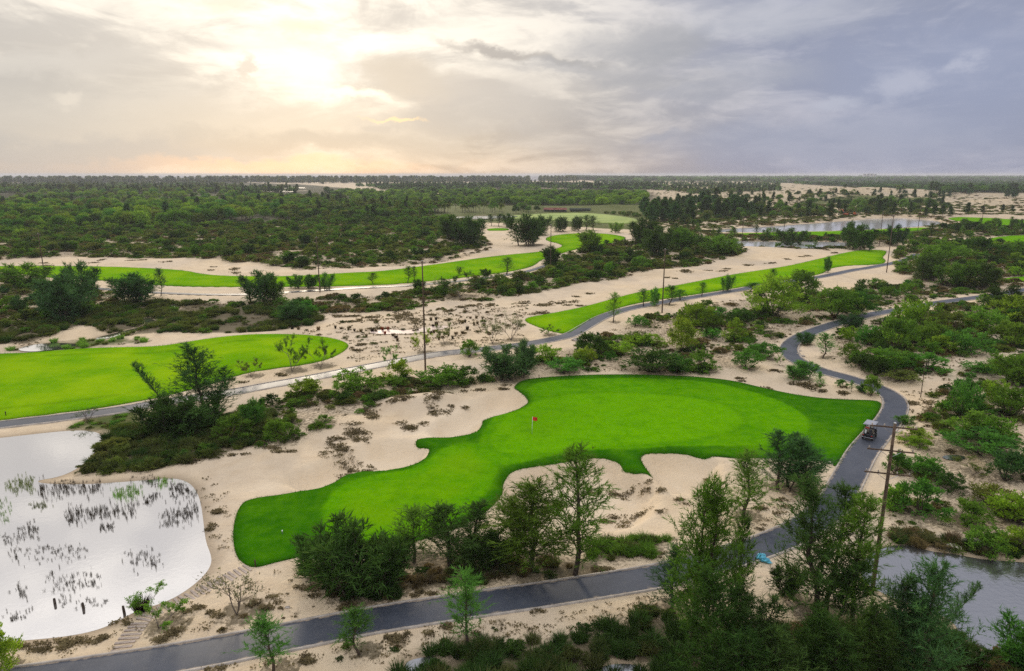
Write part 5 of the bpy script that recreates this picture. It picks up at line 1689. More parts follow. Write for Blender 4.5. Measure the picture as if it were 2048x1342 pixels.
ZONES += [
    ('on the open sand around the shallow puddle', [(600, 662), (760, 628), (1000, 604), (1060, 604), (1040, 684), (900, 696), (760, 708), (700, 728), (700, 690)],
     [('heath', ['brown', 'olive', 'sedge'], 9, .4, 1.3, .25, .5)], 0.50),
    ('on the sand beside the asphalt path', [(430, 1240), (640, 1200), (1000, 1180), (1290, 1120), (1290, 1130), (1000, 1195), (660, 1235), (430, 1280)],
     [('heath', ['brown', 'olive'], 30, .25, .7, .25, .5)], 0.48),
    ('on the sand below the asphalt path', [(560, 1330), (760, 1275), (1000, 1240), (1300, 1195), (1320, 1225), (1000, 1275), (800, 1310)],
     [('heath', ['brown', 'olive', 'dark'], 34, .25, .8, .25, .5)], 0.48),
    ('in the wet grass around the marsh pool', [(20, 700), (60, 684), (150, 680), (290, 676), (290, 686), (200, 692), (120, 700)],
     [('tussock', ['fresh', 'fresh', 'olive'], 40, 0.8, 1.8, .4, .7)], 0.3),
    ('on the grassy verge above the pond', [(130, 855), (150, 838), (240, 826), (300, 815), (305, 835), (230, 855)],
     [('tussock', ['olive', 'mid', 'fresh'], 30, 0.6, 1.3, .35, .6), ('heath', ['olive', 'mid'], 12, .8, 1.8, .25, .4)], 0.3),
    ('on the far sand above the lime fairway', [(600, 545), (700, 538), (800, 533), (900, 520), (960, 508), (985, 496), (900, 512), (760, 527), (640, 536), (560, 530)],
     [('heath', ['olive', 'brown', 'sedge'], 5, 1.4, 3.2, .2, .35)], 0.35),
]
# thin growth outside the frame, so the place goes on
SIDE_ZONES = [
    ([(-700, 480), (-100, 475), (-100, 690), (-700, 720)], [('acacia', ['mid', 'olive'], 1.0, 2, 5, .4, .7), ('heath', ['olive', 'brown'], 2, 1.5, 3.5, .25, .4)], 0.4),
    ([(2080, 480), (2700, 470), (2700, 1100), (2080, 1090)], [('acacia', ['mid', 'olive', 'emerald'], 1.4, 2, 5, .4, .8), ('heath', ['olive', 'brown'], 3, 1.2, 3, .25, .4)], 0.4),
]


def scatter(poly, items, thr, seed):
    g = np.random.default_rng(seed)
    P0 = GP(poly)
    lo, hi = P0.min(0), P0.max(0)
    S = np.abs(0.5 * np.sum(P0[:, 0] * np.roll(P0[:, 1], -1) - np.roll(P0[:, 0], -1) * P0[:, 1]))
    out = []
    for kind, tints, dens, w0, w1, r0, r1 in items:
        n = int(S * dens / 100)
        bb = np.prod(hi - lo)
        Q = g.uniform(lo, hi, (int(n * bb / S * 1.8) + 20, 2))
        Q = Q[inside(Q, P0)]
        sc = 9.0 if dens > 8 else 14.0
        pn = 0.45 * vnoise(Q[:, 0] / sc, Q[:, 1] / sc, seed + 5) + 0.55 * vnoise(Q[:, 0] / 4.2, Q[:, 1] / 4.2, seed + 9)
        Q = Q[pn > thr][:n]
        if not len(Q):
            continue
        h, st, dp, sw = fields(Q)
        w = w0 + (w1 - w0) * g.random(len(Q)) ** 1.5
        ok = (st < -0.35 * w - 0.2) & (dp > 0.40 * w + 0.3) & (sw < (-0.25 * w if kind != 'tussock' else -0.1))
        for (x, y), z, ww in zip(Q[ok], h[ok], w[ok]):
            out.append((kind, tints[g.integers(len(tints))], x, y, z, ww, ww * g.uniform(r0, r1), g.uniform(0, 6.28)))
    return out


def proj(x, y, z):
    dep = y * CP + (CAM_H - z) * SP
    up = y * SP - (CAM_H - z) * CP
    return 1024 + FPX * x / dep, 671 - FPX * up / dep, dep


LOOK = {'mid': 'green', 'olive': 'olive', 'lime': 'lime green', 'dark': 'dark green', 'emerald': 'emerald', 'blue': 'blue green', 'brown': 'brownish', 'sedge': 'dull sedge-green', 'gray': 'greyish'}
WHAT = {'acacia_shrub': 'rounded leafy shrub', 'heath_shrub': 'low heath shrub', 'casuarina_bush': 'feathery casuarina bush', 'sedge_tussock': 'grassy tussock mound', 'open_shrub': 'thin open shrub'}


def plan_plants():
    ind, rest = {}, []
    for zi, (phrase, poly, items, thr) in enumerate(ZONES):
        for kind, tint, x, y, z, w, h, rot in scatter(poly, items, thr, 100 + zi):
            u, v, dep = proj(x, y, z)
            VEG_SPOTS.append((x, y, max(0.5, w * 0.62), 0.75 if kind != 'heath' else 0.6))
            size = w / dep * FPX
            seen = -size < u < 2048 + size and 340 < v < 1342 + size
            item = (size, kind, tint, x, y, z, w, h, rot, phrase)
            (ind.setdefault(NAMES[kind], []) if seen else rest).append(item)
    for zi, (poly, items, thr) in enumerate(SIDE_ZONES):
        for kind, tint, x, y, z, w, h, rot in scatter(poly, items, thr, 300 + zi):
            rest.append((0, kind, tint, x, y, z, w, h, rot, ''))
    return ind, rest


def build_plants():
    for kind, u, v, h, w, tint, label, k in EXPLICIT:
        put_px(kind, u, v, h, w, tint, label, **k)
    ind, rest = plan_plants()
    for nm, L in ind.items():
        L.sort(key=lambda a: -a[0])
        room = max(0, 296 - COUNT.get(nm, 0))
        for size, kind, tint, x, y, z, w, h, rot, phrase in L[:room]:
            med = {'acacia_shrub': 2.6, 'heath_shrub': 1.9, 'casuarina_bush': 3.0, 'sedge_tussock': 1.35, 'open_shrub': 1.7}[nm]
            sz = 'large ' if w > med * 1.35 else 'small ' if w < med * 0.78 else ''
            tl = {'acacia_shrub': (.62, .76), 'heath_shrub': (.30, .40), 'casuarina_bush': (.78, .95), 'sedge_tussock': (.56, .70), 'open_shrub': (.8, 1.0)}[nm]
            fm = 'tall ' if h / w > tl[1] else 'squat ' if h / w < tl[0] else ''
            put(kind, x, y, z, w, h, tint, f'{sz}{fm}{LOOK[tint]} {WHAT[nm]} {phrase}', f'{WHAT[nm]} {phrase}', rot=rot, parts=False)
        rest += L[room:]
    by = {}
    for size, kind, tint, x, y, z, w, h, rot, phrase in rest:
        var = int(rng.integers(len(PR[kind])))
        pl = PR[kind][var]
        by.setdefault(NAMES[kind], []).append((kind, var, tint, x, y, z - 0.04, rot, w / pl.w, h / pl.h))
    lab = {'acacia_shrub': ('scrub_growth', 'further leafy scrub scattered over the dunes'), 'heath_shrub': ('heath_growth', 'low brownish heath spread over the dune sand'),
           'casuarina_bush': ('thicket_growth', 'further feathery thicket over the dunes'), 'sedge_tussock': ('sedge_growth', 'dense dark sedge filling hollows and ditches'), 'open_shrub': ('twig_growth', 'thin twiggy growth over the dunes')}
    for nm, pts in by.items():
        mass(lab[nm][0], pts, lab[nm][1])


def build_far_woods():
    """woodland, coast belt, palms and the trees dotted over the far dunes"""
    g = np.random.default_rng(77)
    ind, rest = {}, []

    def zone(poly, items, phrase, group, keep=True):
        P0 = GP(poly)
        lo, hi = P0.min(0), P0.max(0)
        S = np.abs(0.5 * np.sum(P0[:, 0] * np.roll(P0[:, 1], -1) - np.roll(P0[:, 0], -1) * P0[:, 1]))
        for kind, tints, n, h0, h1, wr0, wr1, thr in items:
            pp = np.array(poly, float); l2, h2 = pp.min(0), pp.max(0)
            A2 = np.abs(0.5 * np.sum(pp[:, 0] * np.roll(pp[:, 1], -1) - np.roll(pp[:, 0], -1) * pp[:, 1]))
            W2 = g.uniform(l2, h2, (int(n * np.prod(h2 - l2) / A2 * 2.2) + 30, 2))
            W2 = W2[inside(W2, pp)]
            dz = -SP + (671 - W2[:, 1]) / FPX * CP
            tt = -CAM_H / dz
            Q = np.stack([(W2[:, 0] - 1024) / FPX * tt, (CP + (671 - W2[:, 1]) / FPX * SP) * tt], 1)
            Q = Q[vnoise(Q[:, 0] / 60, Q[:, 1] / 60, 21) > thr][:n]
            H, st, dp, sw = fields(Q)
            for (x, y), z, s, d_, w_ in zip(Q, H, st, dp, sw):
                if s > -4 or d_ < 2 or w_ > -3:
                    continue
                h = g.uniform(h0, h1); w = h * g.uniform(wr0, wr1)
                u, v, dep = proj(x, y, z)
                t = tints[g.integers(len(tints))]
                it = (h / dep * FPX, kind, t, x, y, z, w, h, g.uniform(0, 6.28), phrase, group)
                if keep and -10 < u < 2058 and kind not in ('acacia', 'heath'):
                    ind.setdefault(NAMES[kind], []).append(it)
                else:
                    rest.append(it)
    B, Fc = 'broadleaf', 'farcas'
    # woodland on the seaward side
    zone([(-300, 395), (0, 388), (300, 388), (520, 392), (640, 410), (560, 436), (420, 450), (200, 457), (0, 466), (-300, 475)],
         [(B, ['mid', 'mid', 'lime', 'lime', 'olive', 'emerald', 'dark'], 1500, 4.5, 9.0, 0.8, 1.15, 0.03), (Fc, ['dark', 'blue'], 40, 9, 13, .4, .5, 0.1)], 'in the rounded woodland above the far fairway', 'woodland trees')
    zone([(480, 392), (700, 396), (860, 420), (850, 436), (700, 440), (560, 440)],
         [(B, ['dark', 'mid', 'olive'], 420, 4.0, 7.0, 0.9, 1.2, 0.1), (Fc, ['dark'], 30, 8, 11, .35, .5, 0.2)], 'in the darker woodland before the palms', 'woodland trees')
    zone([(-300, 378), (0, 372), (380, 370), (560, 376), (600, 388), (300, 390), (0, 390), (-300, 396)],
         [(B, ['dark', 'mid', 'olive'], 1900, 5, 9, 0.9, 1.3, 0.05), (Fc, ['dark', 'olive'], 520, 9, 14, .35, .5, 0.1)], '', '', keep=False)
    zone([(640, 385), (860, 388), (1030, 380), (1290, 392), (1290, 413), (1240, 416), (1180, 417), (1080, 414), (1050, 414), (900, 409), (700, 404)],
         [(B, ['mid', 'dark', 'lime', 'mid'], 1000, 5, 9, 0.9, 1.2, 0.05)], 'in the woodland behind the palm row', 'trees behind the palms')
    zone([(1020, 416), (1075, 416), (1075, 428), (1020, 428)], [(B, ['mid', 'dark'], 10, 4, 7, .9, 1.2, 0.0)], 'beside the red-roofed shed', 'trees by the shed')
    zone([(1150, 426), (1280, 428), (1280, 434), (1150, 431)], [('acacia', ['mid', 'olive', 'dark'], 60, 1.5, 3, 1.2, 1.8, 0.0)], '', '')
    zone([(1085, 427), (1150, 427), (1150, 430), (1085, 430)], [('acacia', ['mid', 'olive', 'dark'], 22, 0.8, 1.6, 1.4, 2, 0.0)], '', '')
    zone([(700, 372), (1000, 368), (1300, 368), (1320, 384), (1030, 380), (800, 384)],
         [(B, ['dark', 'mid'], 1500, 5, 8, 0.9, 1.3, 0.2), (Fc, ['dark'], 520, 9, 14, .35, .5, 0.3)], '', '', keep=False)
    zone([(-300, 428), (300, 424), (640, 424), (600, 446), (420, 457), (200, 465), (0, 475), (-300, 484)],
         [('acacia', ['mid', 'olive', 'mid', 'lime', 'dark'], 1100, 2.2, 4.5, 1.1, 1.7, 0.25)], '', '')
    zone([(640, 424), (860, 430), (960, 455), (860, 445), (640, 446)],
         [('acacia', ['mid', 'olive', 'dark'], 300, 2.2, 4.5, 1.1, 1.7, 0.1)], '', '')
    zone([(1290, 385), (1560, 372), (1860, 384), (2060, 396), (2060, 470), (1880, 470), (1700, 484), (1500, 482), (1290, 468)],
         [('heath', ['brown', 'olive', 'sedge', 'olive'], 3800, 0.5, 1.3, 3.0, 5.0, 0.28)], '', '')
    # casuarina groups around the dunes
    for poly, n, ph in (([(1275, 455), (1350, 448), (1350, 425), (1285, 430)], 26, 'in the dark clump beside the meadow'), ([(1340, 440), (1410, 436), (1420, 425), (1350, 425)], 12, 'in the clump behind the dark one'),
                        ([(1420, 442), (1525, 432), (1525, 422), (1430, 428)], 18, 'in the clump before the far lake'), ([(1350, 424), (1440, 418), (1440, 408), (1360, 410)], 12, 'in the clump at the dune foot')):
        zone(poly, [(Fc, ['dark', 'blue'], n, 9, 15, .4, .6, 0.0)], ph, 'dune casuarina clumps')
    zone([(1300, 405), (1560, 395), (1860, 385), (1900, 420), (1860, 432), (1700, 432), (1500, 440), (1420, 446), (1340, 450)],
         [(B, ['dark', 'olive', 'mid'], 260, 2.5, 7.0, 0.8, 1.2, 0.25), ('acacia', ['olive', 'dark', 'mid', 'brown'], 900, 1.2, 2.6, 1.4, 2.4, 0.3), (Fc, ['dark'], 90, 6, 11, .35, .5, 0.3)], 'dotted over the far dunes', 'trees on the far dunes')
    for u, v, h, k in [(1660, 437, 32, Fc), (1687, 430, 24, Fc), (1757, 432, 34, Fc), (1655, 398, 16, B), (1850, 432, 18, Fc), (1868, 432, 26, Fc), (1884, 432, 24, Fc), (1900, 430, 20, Fc), (1933, 430, 26, Fc), (1965, 428, 18, Fc), (2005, 424, 16, Fc), (2025, 426, 16, Fc), (1478, 395, 22, Fc)]:
        p = GH(u, v); hh = top_z(p[1], v - h) - p[2]
        ind.setdefault(NAMES[k], []).append((h, k, 'dark', p[0], p[1], p[2], hh * (0.5 if k == Fc else 1.1), hh, g.uniform(0, 6.28), 'standing alone beside the far lake', 'lakeside trees'))
    # fringe of small trees above the far lake turf
    zone([(1890, 452), (2060, 446), (2060, 466), (1880, 466)], [(B, ['dark', 'mid'], 26, 3, 5, .8, 1.1, 0.1)], 'in the fringe beyond the far turf', 'fringe trees')
    for poly, n in (([(1430, 478), (1560, 470), (1560, 488), (1430, 492)], 26), ([(1560, 478), (1700, 476), (1700, 500), (1560, 500)], 12), ([(1860, 458), (2050, 448), (2050, 472), (1860, 478)], 40), ([(1340, 456), (1430, 450), (1430, 478), (1340, 474)], 16)):
        P0 = GP(poly); Q = g.uniform(P0.min(0), P0.max(0), (n * 4, 2)); Q = Q[inside(Q, P0)][:n]
        H, st, dp, sw = fields(Q)
        for (x, y), z, s_, w_ in zip(Q, H, st, sw):
            if s_ > -1 or w_ > -0.5:
                continue
            h = g.uniform(2.5, 6.0)
            put('sapling', x, y, z, h * g.uniform(.4, .7), h, ['dark', 'mid'][g.integers(2)], 'thin wispy sapling on the sand before the far lake' if y < 420 else 'thin wispy sapling beyond the scrub near the far lake', 'saplings near the far lake', parts=False)
    # wooded plain to the horizon
    zone([(1520, 366), (1700, 362), (2100, 358), (2400, 358), (2400, 392), (2060, 392), (1900, 394), (1780, 384), (1640, 374)],
         [(B, ['dark', 'mid', 'dark', 'blue'], 2600, 6, 10, 1.0, 1.4, 0.02)], '', '', keep=False)
    zone([(1900, 380), (2060, 384), (2060, 398), (1960, 396), (1870, 398), (1840, 394)], [(Fc, ['dark', 'blue'], 70, 9, 14, .5, .7, 0.0)], 'in the dark belt behind the pale sand', 'dark belt trees')
    zone([(1180, 364), (1560, 360), (1560, 384), (1400, 392), (1280, 380)],
         [(B, ['dark', 'mid', 'olive'], 1300, 3, 7, .9, 1.3, 0.3), (Fc, ['dark'], 400, 7, 12, .35, .5, 0.35)], '', '', keep=False)
    zone([(1150, 354.5), (1500, 353), (2100, 352.5), (2300, 353), (2300, 360), (1700, 362), (1500, 364), (1200, 364)],
         [(B, ['dark', 'mid'], 3500, 9, 16, 1.3, 2.2, 0.05)], '', '', keep=False)
    # belt of casuarinas behind the beach
    for i in range(2600):
        x = g.uniform(-2900, 330)
        yc = np.interp(x, COAST_X, COAST_Y)
        y = yc - 60 - abs(g.normal()) * 210
        if 930 < 1024 + FPX * x / y < 700:
            continue
        if vnoise(np.array([x / 90]), np.array([y / 400]), 5)[0] < 0.22:
            continue
        h = g.uniform(8, 26)
        rest.append((0, Fc, ['dark', 'olive'][g.integers(2)], x, y, hz(x, y) * 0 + 0.3, h * g.uniform(.5, .8), h, g.uniform(0, 6.28), '', ''))
    for i in range(500):
        x = g.uniform(330, 900)
        y = g.uniform(3000, np.interp(x, COAST_X, COAST_Y) - 60)
        h = g.uniform(14, 22)
        rest.append((0, Fc, 'dark', x, y, 0.3, h * g.uniform(.8, 1.4), h, g.uniform(0, 6.28), '', ''))
    # palms in front of the woodland
    for i in range(95):
        u = g.uniform(690, 1008); v = g.uniform(421, 429) - (1005 - u) * 0.004
        if u < 860:
            v = g.uniform(416, 434)
        p = GH(u, v)
        ind.setdefault('palm_tree', []).append((0, 'palm', ['mid', 'olive'][g.integers(2)], p[0], p[1], p[2], 6.4 * g.uniform(.85, 1.15), 8.0 * g.uniform(.8, 1.15), g.uniform(0, 6.28), 'in the palm rows behind the pale pond', 'palm rows'))
    zone([(520, 410), (700, 408), (720, 424), (560, 430)], [('palm', ['mid', 'lime'], 70, 5, 7.5, .8, .9, 0.1)], 'in the palm rows behind the pale pond', 'palm rows')
    what = {'broadleaf_tree': 'round-crowned tree', 'tall_casuarina': 'feathery casuarina tree', 'palm_tree': 'coconut palm'}
    for nm, L in ind.items():
        L.sort(key=lambda a: -a[0])
        for i, (size, kind, tint, x, y, z, w, h, rot, phrase, group) in enumerate(L):
            if i < 290:
                lk = LOOK[tint]
                sz = 'tall ' if h > 7.2 else 'short ' if h < 5.4 else ''
                wd = 'broad ' if w / h > 1.08 else 'narrow ' if w / h < 0.42 else ''
                put(kind, x, y, z, w, h, tint, f'{sz}{wd}{lk} {what[nm]} {phrase}', group, rot=rot, parts=(i < 90))
            else:
                rest.append((size, kind, tint, x, y, z, w, h, rot, phrase, group))
    by = {}
    for it in rest:
        kind = it[1]
        var = int(rng.integers(len(PR[kind])))
        pl = PR[kind][var]
        by.setdefault(kind, []).append((kind, var, it[2], it[3], it[4], it[5] - 0.05, it[8], it[6] / pl.w, it[7] / pl.h))
    nm = {'broadleaf': ('distant_woodland', 'dense distant woodland stretching to the horizon'), 'farcas': ('coast_woodland', 'distant belt of feathery casuarinas along the coast'), 'palm': ('palm_grove', 'thick grove of distant coconut palms'), 'acacia': ('dune_scrub', 'small scattered scrub over the far dunes'), 'heath': ('dune_heath', 'low brownish heath over the far dunes')}
    for kind, pts in by.items():
        mass(nm[kind][0], pts, nm[kind][1])

# ------------------------------------------------------------------ reeds, creepers and small growth
REEDS = [  # band from (u0,v0) to (u1,v1), half thickness, count, height px, tint
    (78, 978, 205, 972, 14, 58, 20, 'dead', 'dead brown reed clump in the thick row across the pond neck'),
    (132, 1034, 272, 1018, 12, 46, 22, 'dead', 'dead brown reed clump in the slanting row in mid pond'),
    (260, 956, 312, 958, 9, 18, 16, 'dead', 'dead brown reed clump at the pond head'),
    (340, 982, 398, 980, 14, 30, 16, 'dead', 'dark tangled reed clump in the pond corner'),
    (322, 1040, 398, 1020, 14, 34, 18, 'dead', 'dark reed clump along the sandy pond shore'),
    (202, 1056, 224, 1056, 6, 9, 14, 'dead', 'reed clump of the small isolated cluster'),
    (288, 1006, 314, 990, 6, 12, 14, 'dead', 'dark reed clump in the short diagonal row'),
    (36, 1068, 74, 1064, 12, 12, 16, 'dead', 'reed clump of the cluster near the open pond side'),
    (4, 1078, 24, 1078, 8, 5, 14, 'dead', 'reed clump at the outer pond side'),
    (20, 1110, 175, 1104, 14, 24, 14, 'dead', 'scattered reed clump in open pond water'),
    (252, 1122, 320, 1116, 13, 16, 16, 'dead', 'reed clump near the pale shallows'),
    (96, 1164, 198, 1164, 18, 20, 18, 'dead', 'reed clump of the large lower cluster'),
    (30, 1182, 56, 1182, 10, 4, 24, 'dead', 'tall dark reed clump in lower pond water'),
    (108, 1206, 216, 1204, 10, 8, 12, 'dead', 'thin reed clump near the lower shore'),
    (5, 1236, 60, 1230, 8, 6, 14, 'dead', 'thin reed clump at the lower pond side'),
    (228, 986, 278, 984, 10, 26, 18, 'fresh', 'bright green rush clump in the pond'),
    (316, 966, 336, 964, 9, 12, 18, 'fresh', 'bright green rush clump near the pond head'),
    (-30, 1030, 16, 1020, 24, 18, 18, 'mid', 'green rush clump at the outer pond side'),
    (16, 975, 70, 965, 12, 24, 16, 'olive', 'pale thin rush clump across the pond neck'),
    (58, 1012, 94, 1010, 6, 12, 12, 'sedge', 'dull green rush clump in the upper pond'),
]


def build_reeds():
    g = np.random.default_rng(5)
    for u0, v0, u1, v1, hw, n, hp, tint, lab in REEDS:
        for i in range(n):
            f = g.random()
            u = u0 + (u1 - u0) * f + g.normal() * 2
            v = v0 + (v1 - v0) * f + g.uniform(-hw, hw)
            p = G(u, v, -0.18)
            mpx = px_size(p[1])
            h = hp * mpx * g.uniform(0.30, 0.90) * 0.78
            put('reed', p[0], p[1], -0.15, g.uniform(0.12, 0.40) * (1.5 if tint in ('fresh', 'mid', 'olive') else 1.0), h, tint, lab, 'reed clumps standing in the pond', parts=False)
    pts = []
    for u0, v0, u1, v1, hw, n, hp, tint, lab in REEDS:
        for i in range(int(n * 3.0)):
            f = g.random()
            p = G(u0 + (u1 - u0) * f + g.normal() * 6, v0 + (v1 - v0) * f + g.normal() * hw * 0.8, -0.18)
            if sdist(p[None], WATER['pond_a'], 2.0)[0] < 0.2:
                continue
            var = int(g.integers(3)); pl = PR['reed'][var]
            h = hp * px_size(p[1]) * g.uniform(0.25, 0.8) * 0.8
            pts.append(('reed', var, tint, p[0], p[1], -0.15, g.uniform(0, 6.28), g.uniform(0.06, 0.22) / pl.w, h / pl.h))
    mass('reed_bed', pts, 'thin scattered reed stalks standing in the pond water')
    # tufts around the puddle on the open sand
    spots = [(745, 663), (752, 664), (700, 656), (671, 657), (682, 658), (697, 660), (709, 662), (722, 664), (786, 672), (792, 676), (733, 674), (795, 682), (862, 668), (868, 666), (878, 680), (897, 672), (912, 668), (925, 667), (935, 660),
             (948, 651), (955, 648), (968, 652), (953, 637), (965, 638), (930, 645), (925, 647), (898, 642), (872, 640), (862, 641), (873, 650), (866, 653), (941, 637), (886, 676), (905, 678), (637, 660), (597, 659), (585, 658), (834, 661), (828, 663)]
    for i, (u, v) in enumerate(spots):
        p = GH(u, v)
        put('tussock', p[0], p[1], p[2], g.uniform(0.5, 0.9), g.uniform(0.6, 1.1), ['brown', 'dead', 'rust'][0 if i % 3 else 1], 'brown grass tuft on the open sand around the shallow puddle', 'brown tufts around the puddle', parts=False)
    for u, v in [(765, 660), (770, 668), (776, 659)]:
        p = G(u, v, -0.1)
        put('tussock', p[0], p[1], -0.12, 0.6, 0.9, 'rust', 'rusty red grass tuft standing in the shallow puddle', 'rusty tufts in the puddle', parts=False)
    p = GH(284, 1222)
    put('tussock', p[0], p[1], p[2], 1.5, 1.3, 'dead', 'dark grassy clump on the pond shore by the plank steps', parts=False)


CREEP = [  # centre u, v, half width, half height, tufts
    (803, 818, 24, 9, 26), (866, 820, 26, 18, 48), (884, 799, 25, 6, 20), (919, 815, 10, 5, 10), (745, 836, 24, 20, 46), (698, 872, 45, 14, 60), (842, 856, 38, 12, 30), (932, 782, 11, 10, 10), (990, 777, 30, 6, 18),
    (398, 921, 42, 8, 22), (476, 914, 17, 4, 8), (553, 902, 37, 7, 24), (676, 890, 26, 34, 40), (706, 909, 43, 14, 40), (1104, 972, 22, 16, 30), (1220, 952, 36, 8, 30), (1268, 1002, 47, 12, 44), (1304, 966, 20, 11, 20),
    (853, 1193, 27, 9, 26), (725, 1213, 29, 7, 20), (794, 1270, 23, 16, 34), (884, 1253, 27, 11, 28), (1060, 1222, 40, 7, 26), (612, 1322, 26, 10, 20), (430, 1335, 40, 8, 26),
    (1105, 603, 38, 10, 34), (1055, 606, 14, 3, 8), (1160, 590, 14, 4, 8), (988, 611, 14, 4, 8), (930, 616, 20, 6, 14), (1153, 610, 17, 3, 8), (1076, 628, 36, 5, 18), (810, 640, 34, 16, 60), (740, 640, 40, 8, 30),
    (205, 518, 14, 4, 8), (259, 525, 30, 4, 14), (175, 525, 28, 3, 10), (88, 527, 36, 4, 14), (464, 543, 18, 7, 18), (423, 537, 12, 3, 6), (330, 528, 14, 4, 6), (1378, 550, 22, 6, 16), (1420, 543, 14, 4, 8), (1450, 537, 16, 4, 8),
    (1500, 530, 16, 5, 10), (1548, 524, 12, 4, 8), (1572, 520, 8, 4, 6), (1608, 514, 14, 5, 10), (1648, 506, 18, 6, 12), (1342, 556, 14, 4, 8), (1450, 565, 18, 2, 6),
    (60, 1290, 60, 12, 26), (140, 1288, 40, 14, 40), (200, 1275, 20, 12, 16), (330, 1270, 40, 14, 34), (400, 1220, 30, 10, 24), (520, 1215, 30, 14, 30), (250, 1240, 26, 8, 22), (440, 1022, 16, 6, 16), (425, 1050, 12, 8, 10),
    (1520, 778, 16, 5, 10), (1600, 776, 26, 8, 22), (1630, 784, 22, 6, 16), (1690, 786, 14, 8, 14), (1480, 758, 14, 4, 8), (1552, 750, 12, 4, 8), (1385, 1000, 30, 10, 10), (1540, 1010, 40, 14, 26), (1530, 1056, 26, 5, 14),
    (1420, 938, 10, 3, 6), (1500, 905, 16, 4, 10), (700, 700, 20, 3, 10), (735, 690, 20, 4, 10), (560, 748, 20, 4, 10), (640, 752, 16, 5, 10), (480, 762, 18, 4, 10), (60, 845, 20, 4, 10), (760, 655, 26, 4, 10), (700, 630, 40, 4, 16), (880, 625, 26, 5, 14),
    (1850, 820, 20, 14, 22), (1830, 800, 26, 10, 16), (1870, 760, 20, 8, 14), (1890, 900, 14, 5, 8), (620, 1180, 30, 12, 30), (690, 1150, 18, 10, 10), (1380, 1195, 40, 12, 30), (1210, 1140, 40, 6, 24), (1290, 1108, 30, 6, 20),
]


def build_creepers():
    """low creeping plants on the sand: ground cover, one object"""
    g = np.random.default_rng(9)
    Vs, Fs, n = [], [], 0
    pts = []
    for u, v, hw, hh, k in CREEP:
        nc = max(2, int(k / 5))
        cc = g.normal(size=(nc, 2)) * 0.55
        ci = g.integers(nc, size=int(k * 2.1))
        a = cc[ci] + g.normal(size=(len(ci), 2)) * np.array([0.16, 0.14])
        for du, dv in a:
            pts.append(G(u + du * hw, v + dv * hh))
    # strewn herbs and twigs over the scrubby sand
    for phrase, poly, items, thr in ZONES:
        P0 = GP(poly)
        S = np.abs(0.5 * np.sum(P0[:, 0] * np.roll(P0[:, 1], -1) - np.roll(P0[:, 0], -1) * P0[:, 1]))
        lo, hi = P0.min(0), P0.max(0)
        m = int(min(S * 0.14, 1500))
        Q = g.uniform(lo, hi, (m * 3, 2)); Q = Q[inside(Q, P0)][:m]
        pts += list(Q)
    for poly, m in (([(0, 1290), (220, 1255), (420, 1180), (520, 1140), (640, 1150), (1000, 1180), (1300, 1120), (1480, 1060), (1640, 960), (1660, 985), (1500, 1100), (1000, 1200), (400, 1290), (60, 1340)], 230),
                    ([(300, 1342), (700, 1290), (1300, 1190), (1340, 1230), (1000, 1290), (800, 1330)], 120), ([(600, 665), (900, 620), (1060, 600), (1040, 690), (800, 712), (700, 730)], 110),
                    ([(420, 1100), (412, 1010), (400, 940), (460, 990), (465, 1100)], 30), ([(1770, 800), (1850, 740), (1950, 720), (1900, 800), (1840, 880), (1790, 940)], 80)):
        P0 = GP(poly); lo, hi = P0.min(0), P0.max(0)
        Q = g.uniform(lo, hi, (m * 4, 2)); pts += list(Q[inside(Q, P0)][:m])
    pts = np.array(pts)
    h, st, dp, sw = fields(pts)
    ok = (st < -0.25) & (dp > 0.3) & (sw < -0.1)
    pts, h = pts[ok], h[ok]
    far = np.hypot(*pts.T)
    N = len(pts)
    per = 13
    k = np.repeat(np.arange(N), per)
    R0 = g.uniform(0.08, 0.36, N) * np.clip(far / 70, 0.8, 2.6)
    a = g.uniform(0, 6.28, len(k)); r = g.random(len(k)) ** 0.6 * R0[k]
    o = np.c_[pts[k, 0] + r * np.cos(a) * 1.4, pts[k, 1] + r * np.sin(a), h[k] + g.uniform(0.0, 0.10, len(k))]
    d = unit(np.c_[np.cos(a), np.sin(a), g.uniform(0.0, 0.45, len(k))])
    L = g.uniform(0.10, 0.24, len(k)) * np.clip(far[k] / 70, 0.8, 2.2)
    V, F = leaf_quads(o, d, L, L * 0.62, g, np.tile([0, 0, 1.0], (len(k), 1)))
    o = add_obj('beach_creeper', mesh_np('beach_creeper', V, [F], [M['blade']]))
    o.color = (0.150, 0.118, 0.060, 1)
    tag(o, 'brownish creeping beach plants and herbs strewn over sand', kind='stuff')


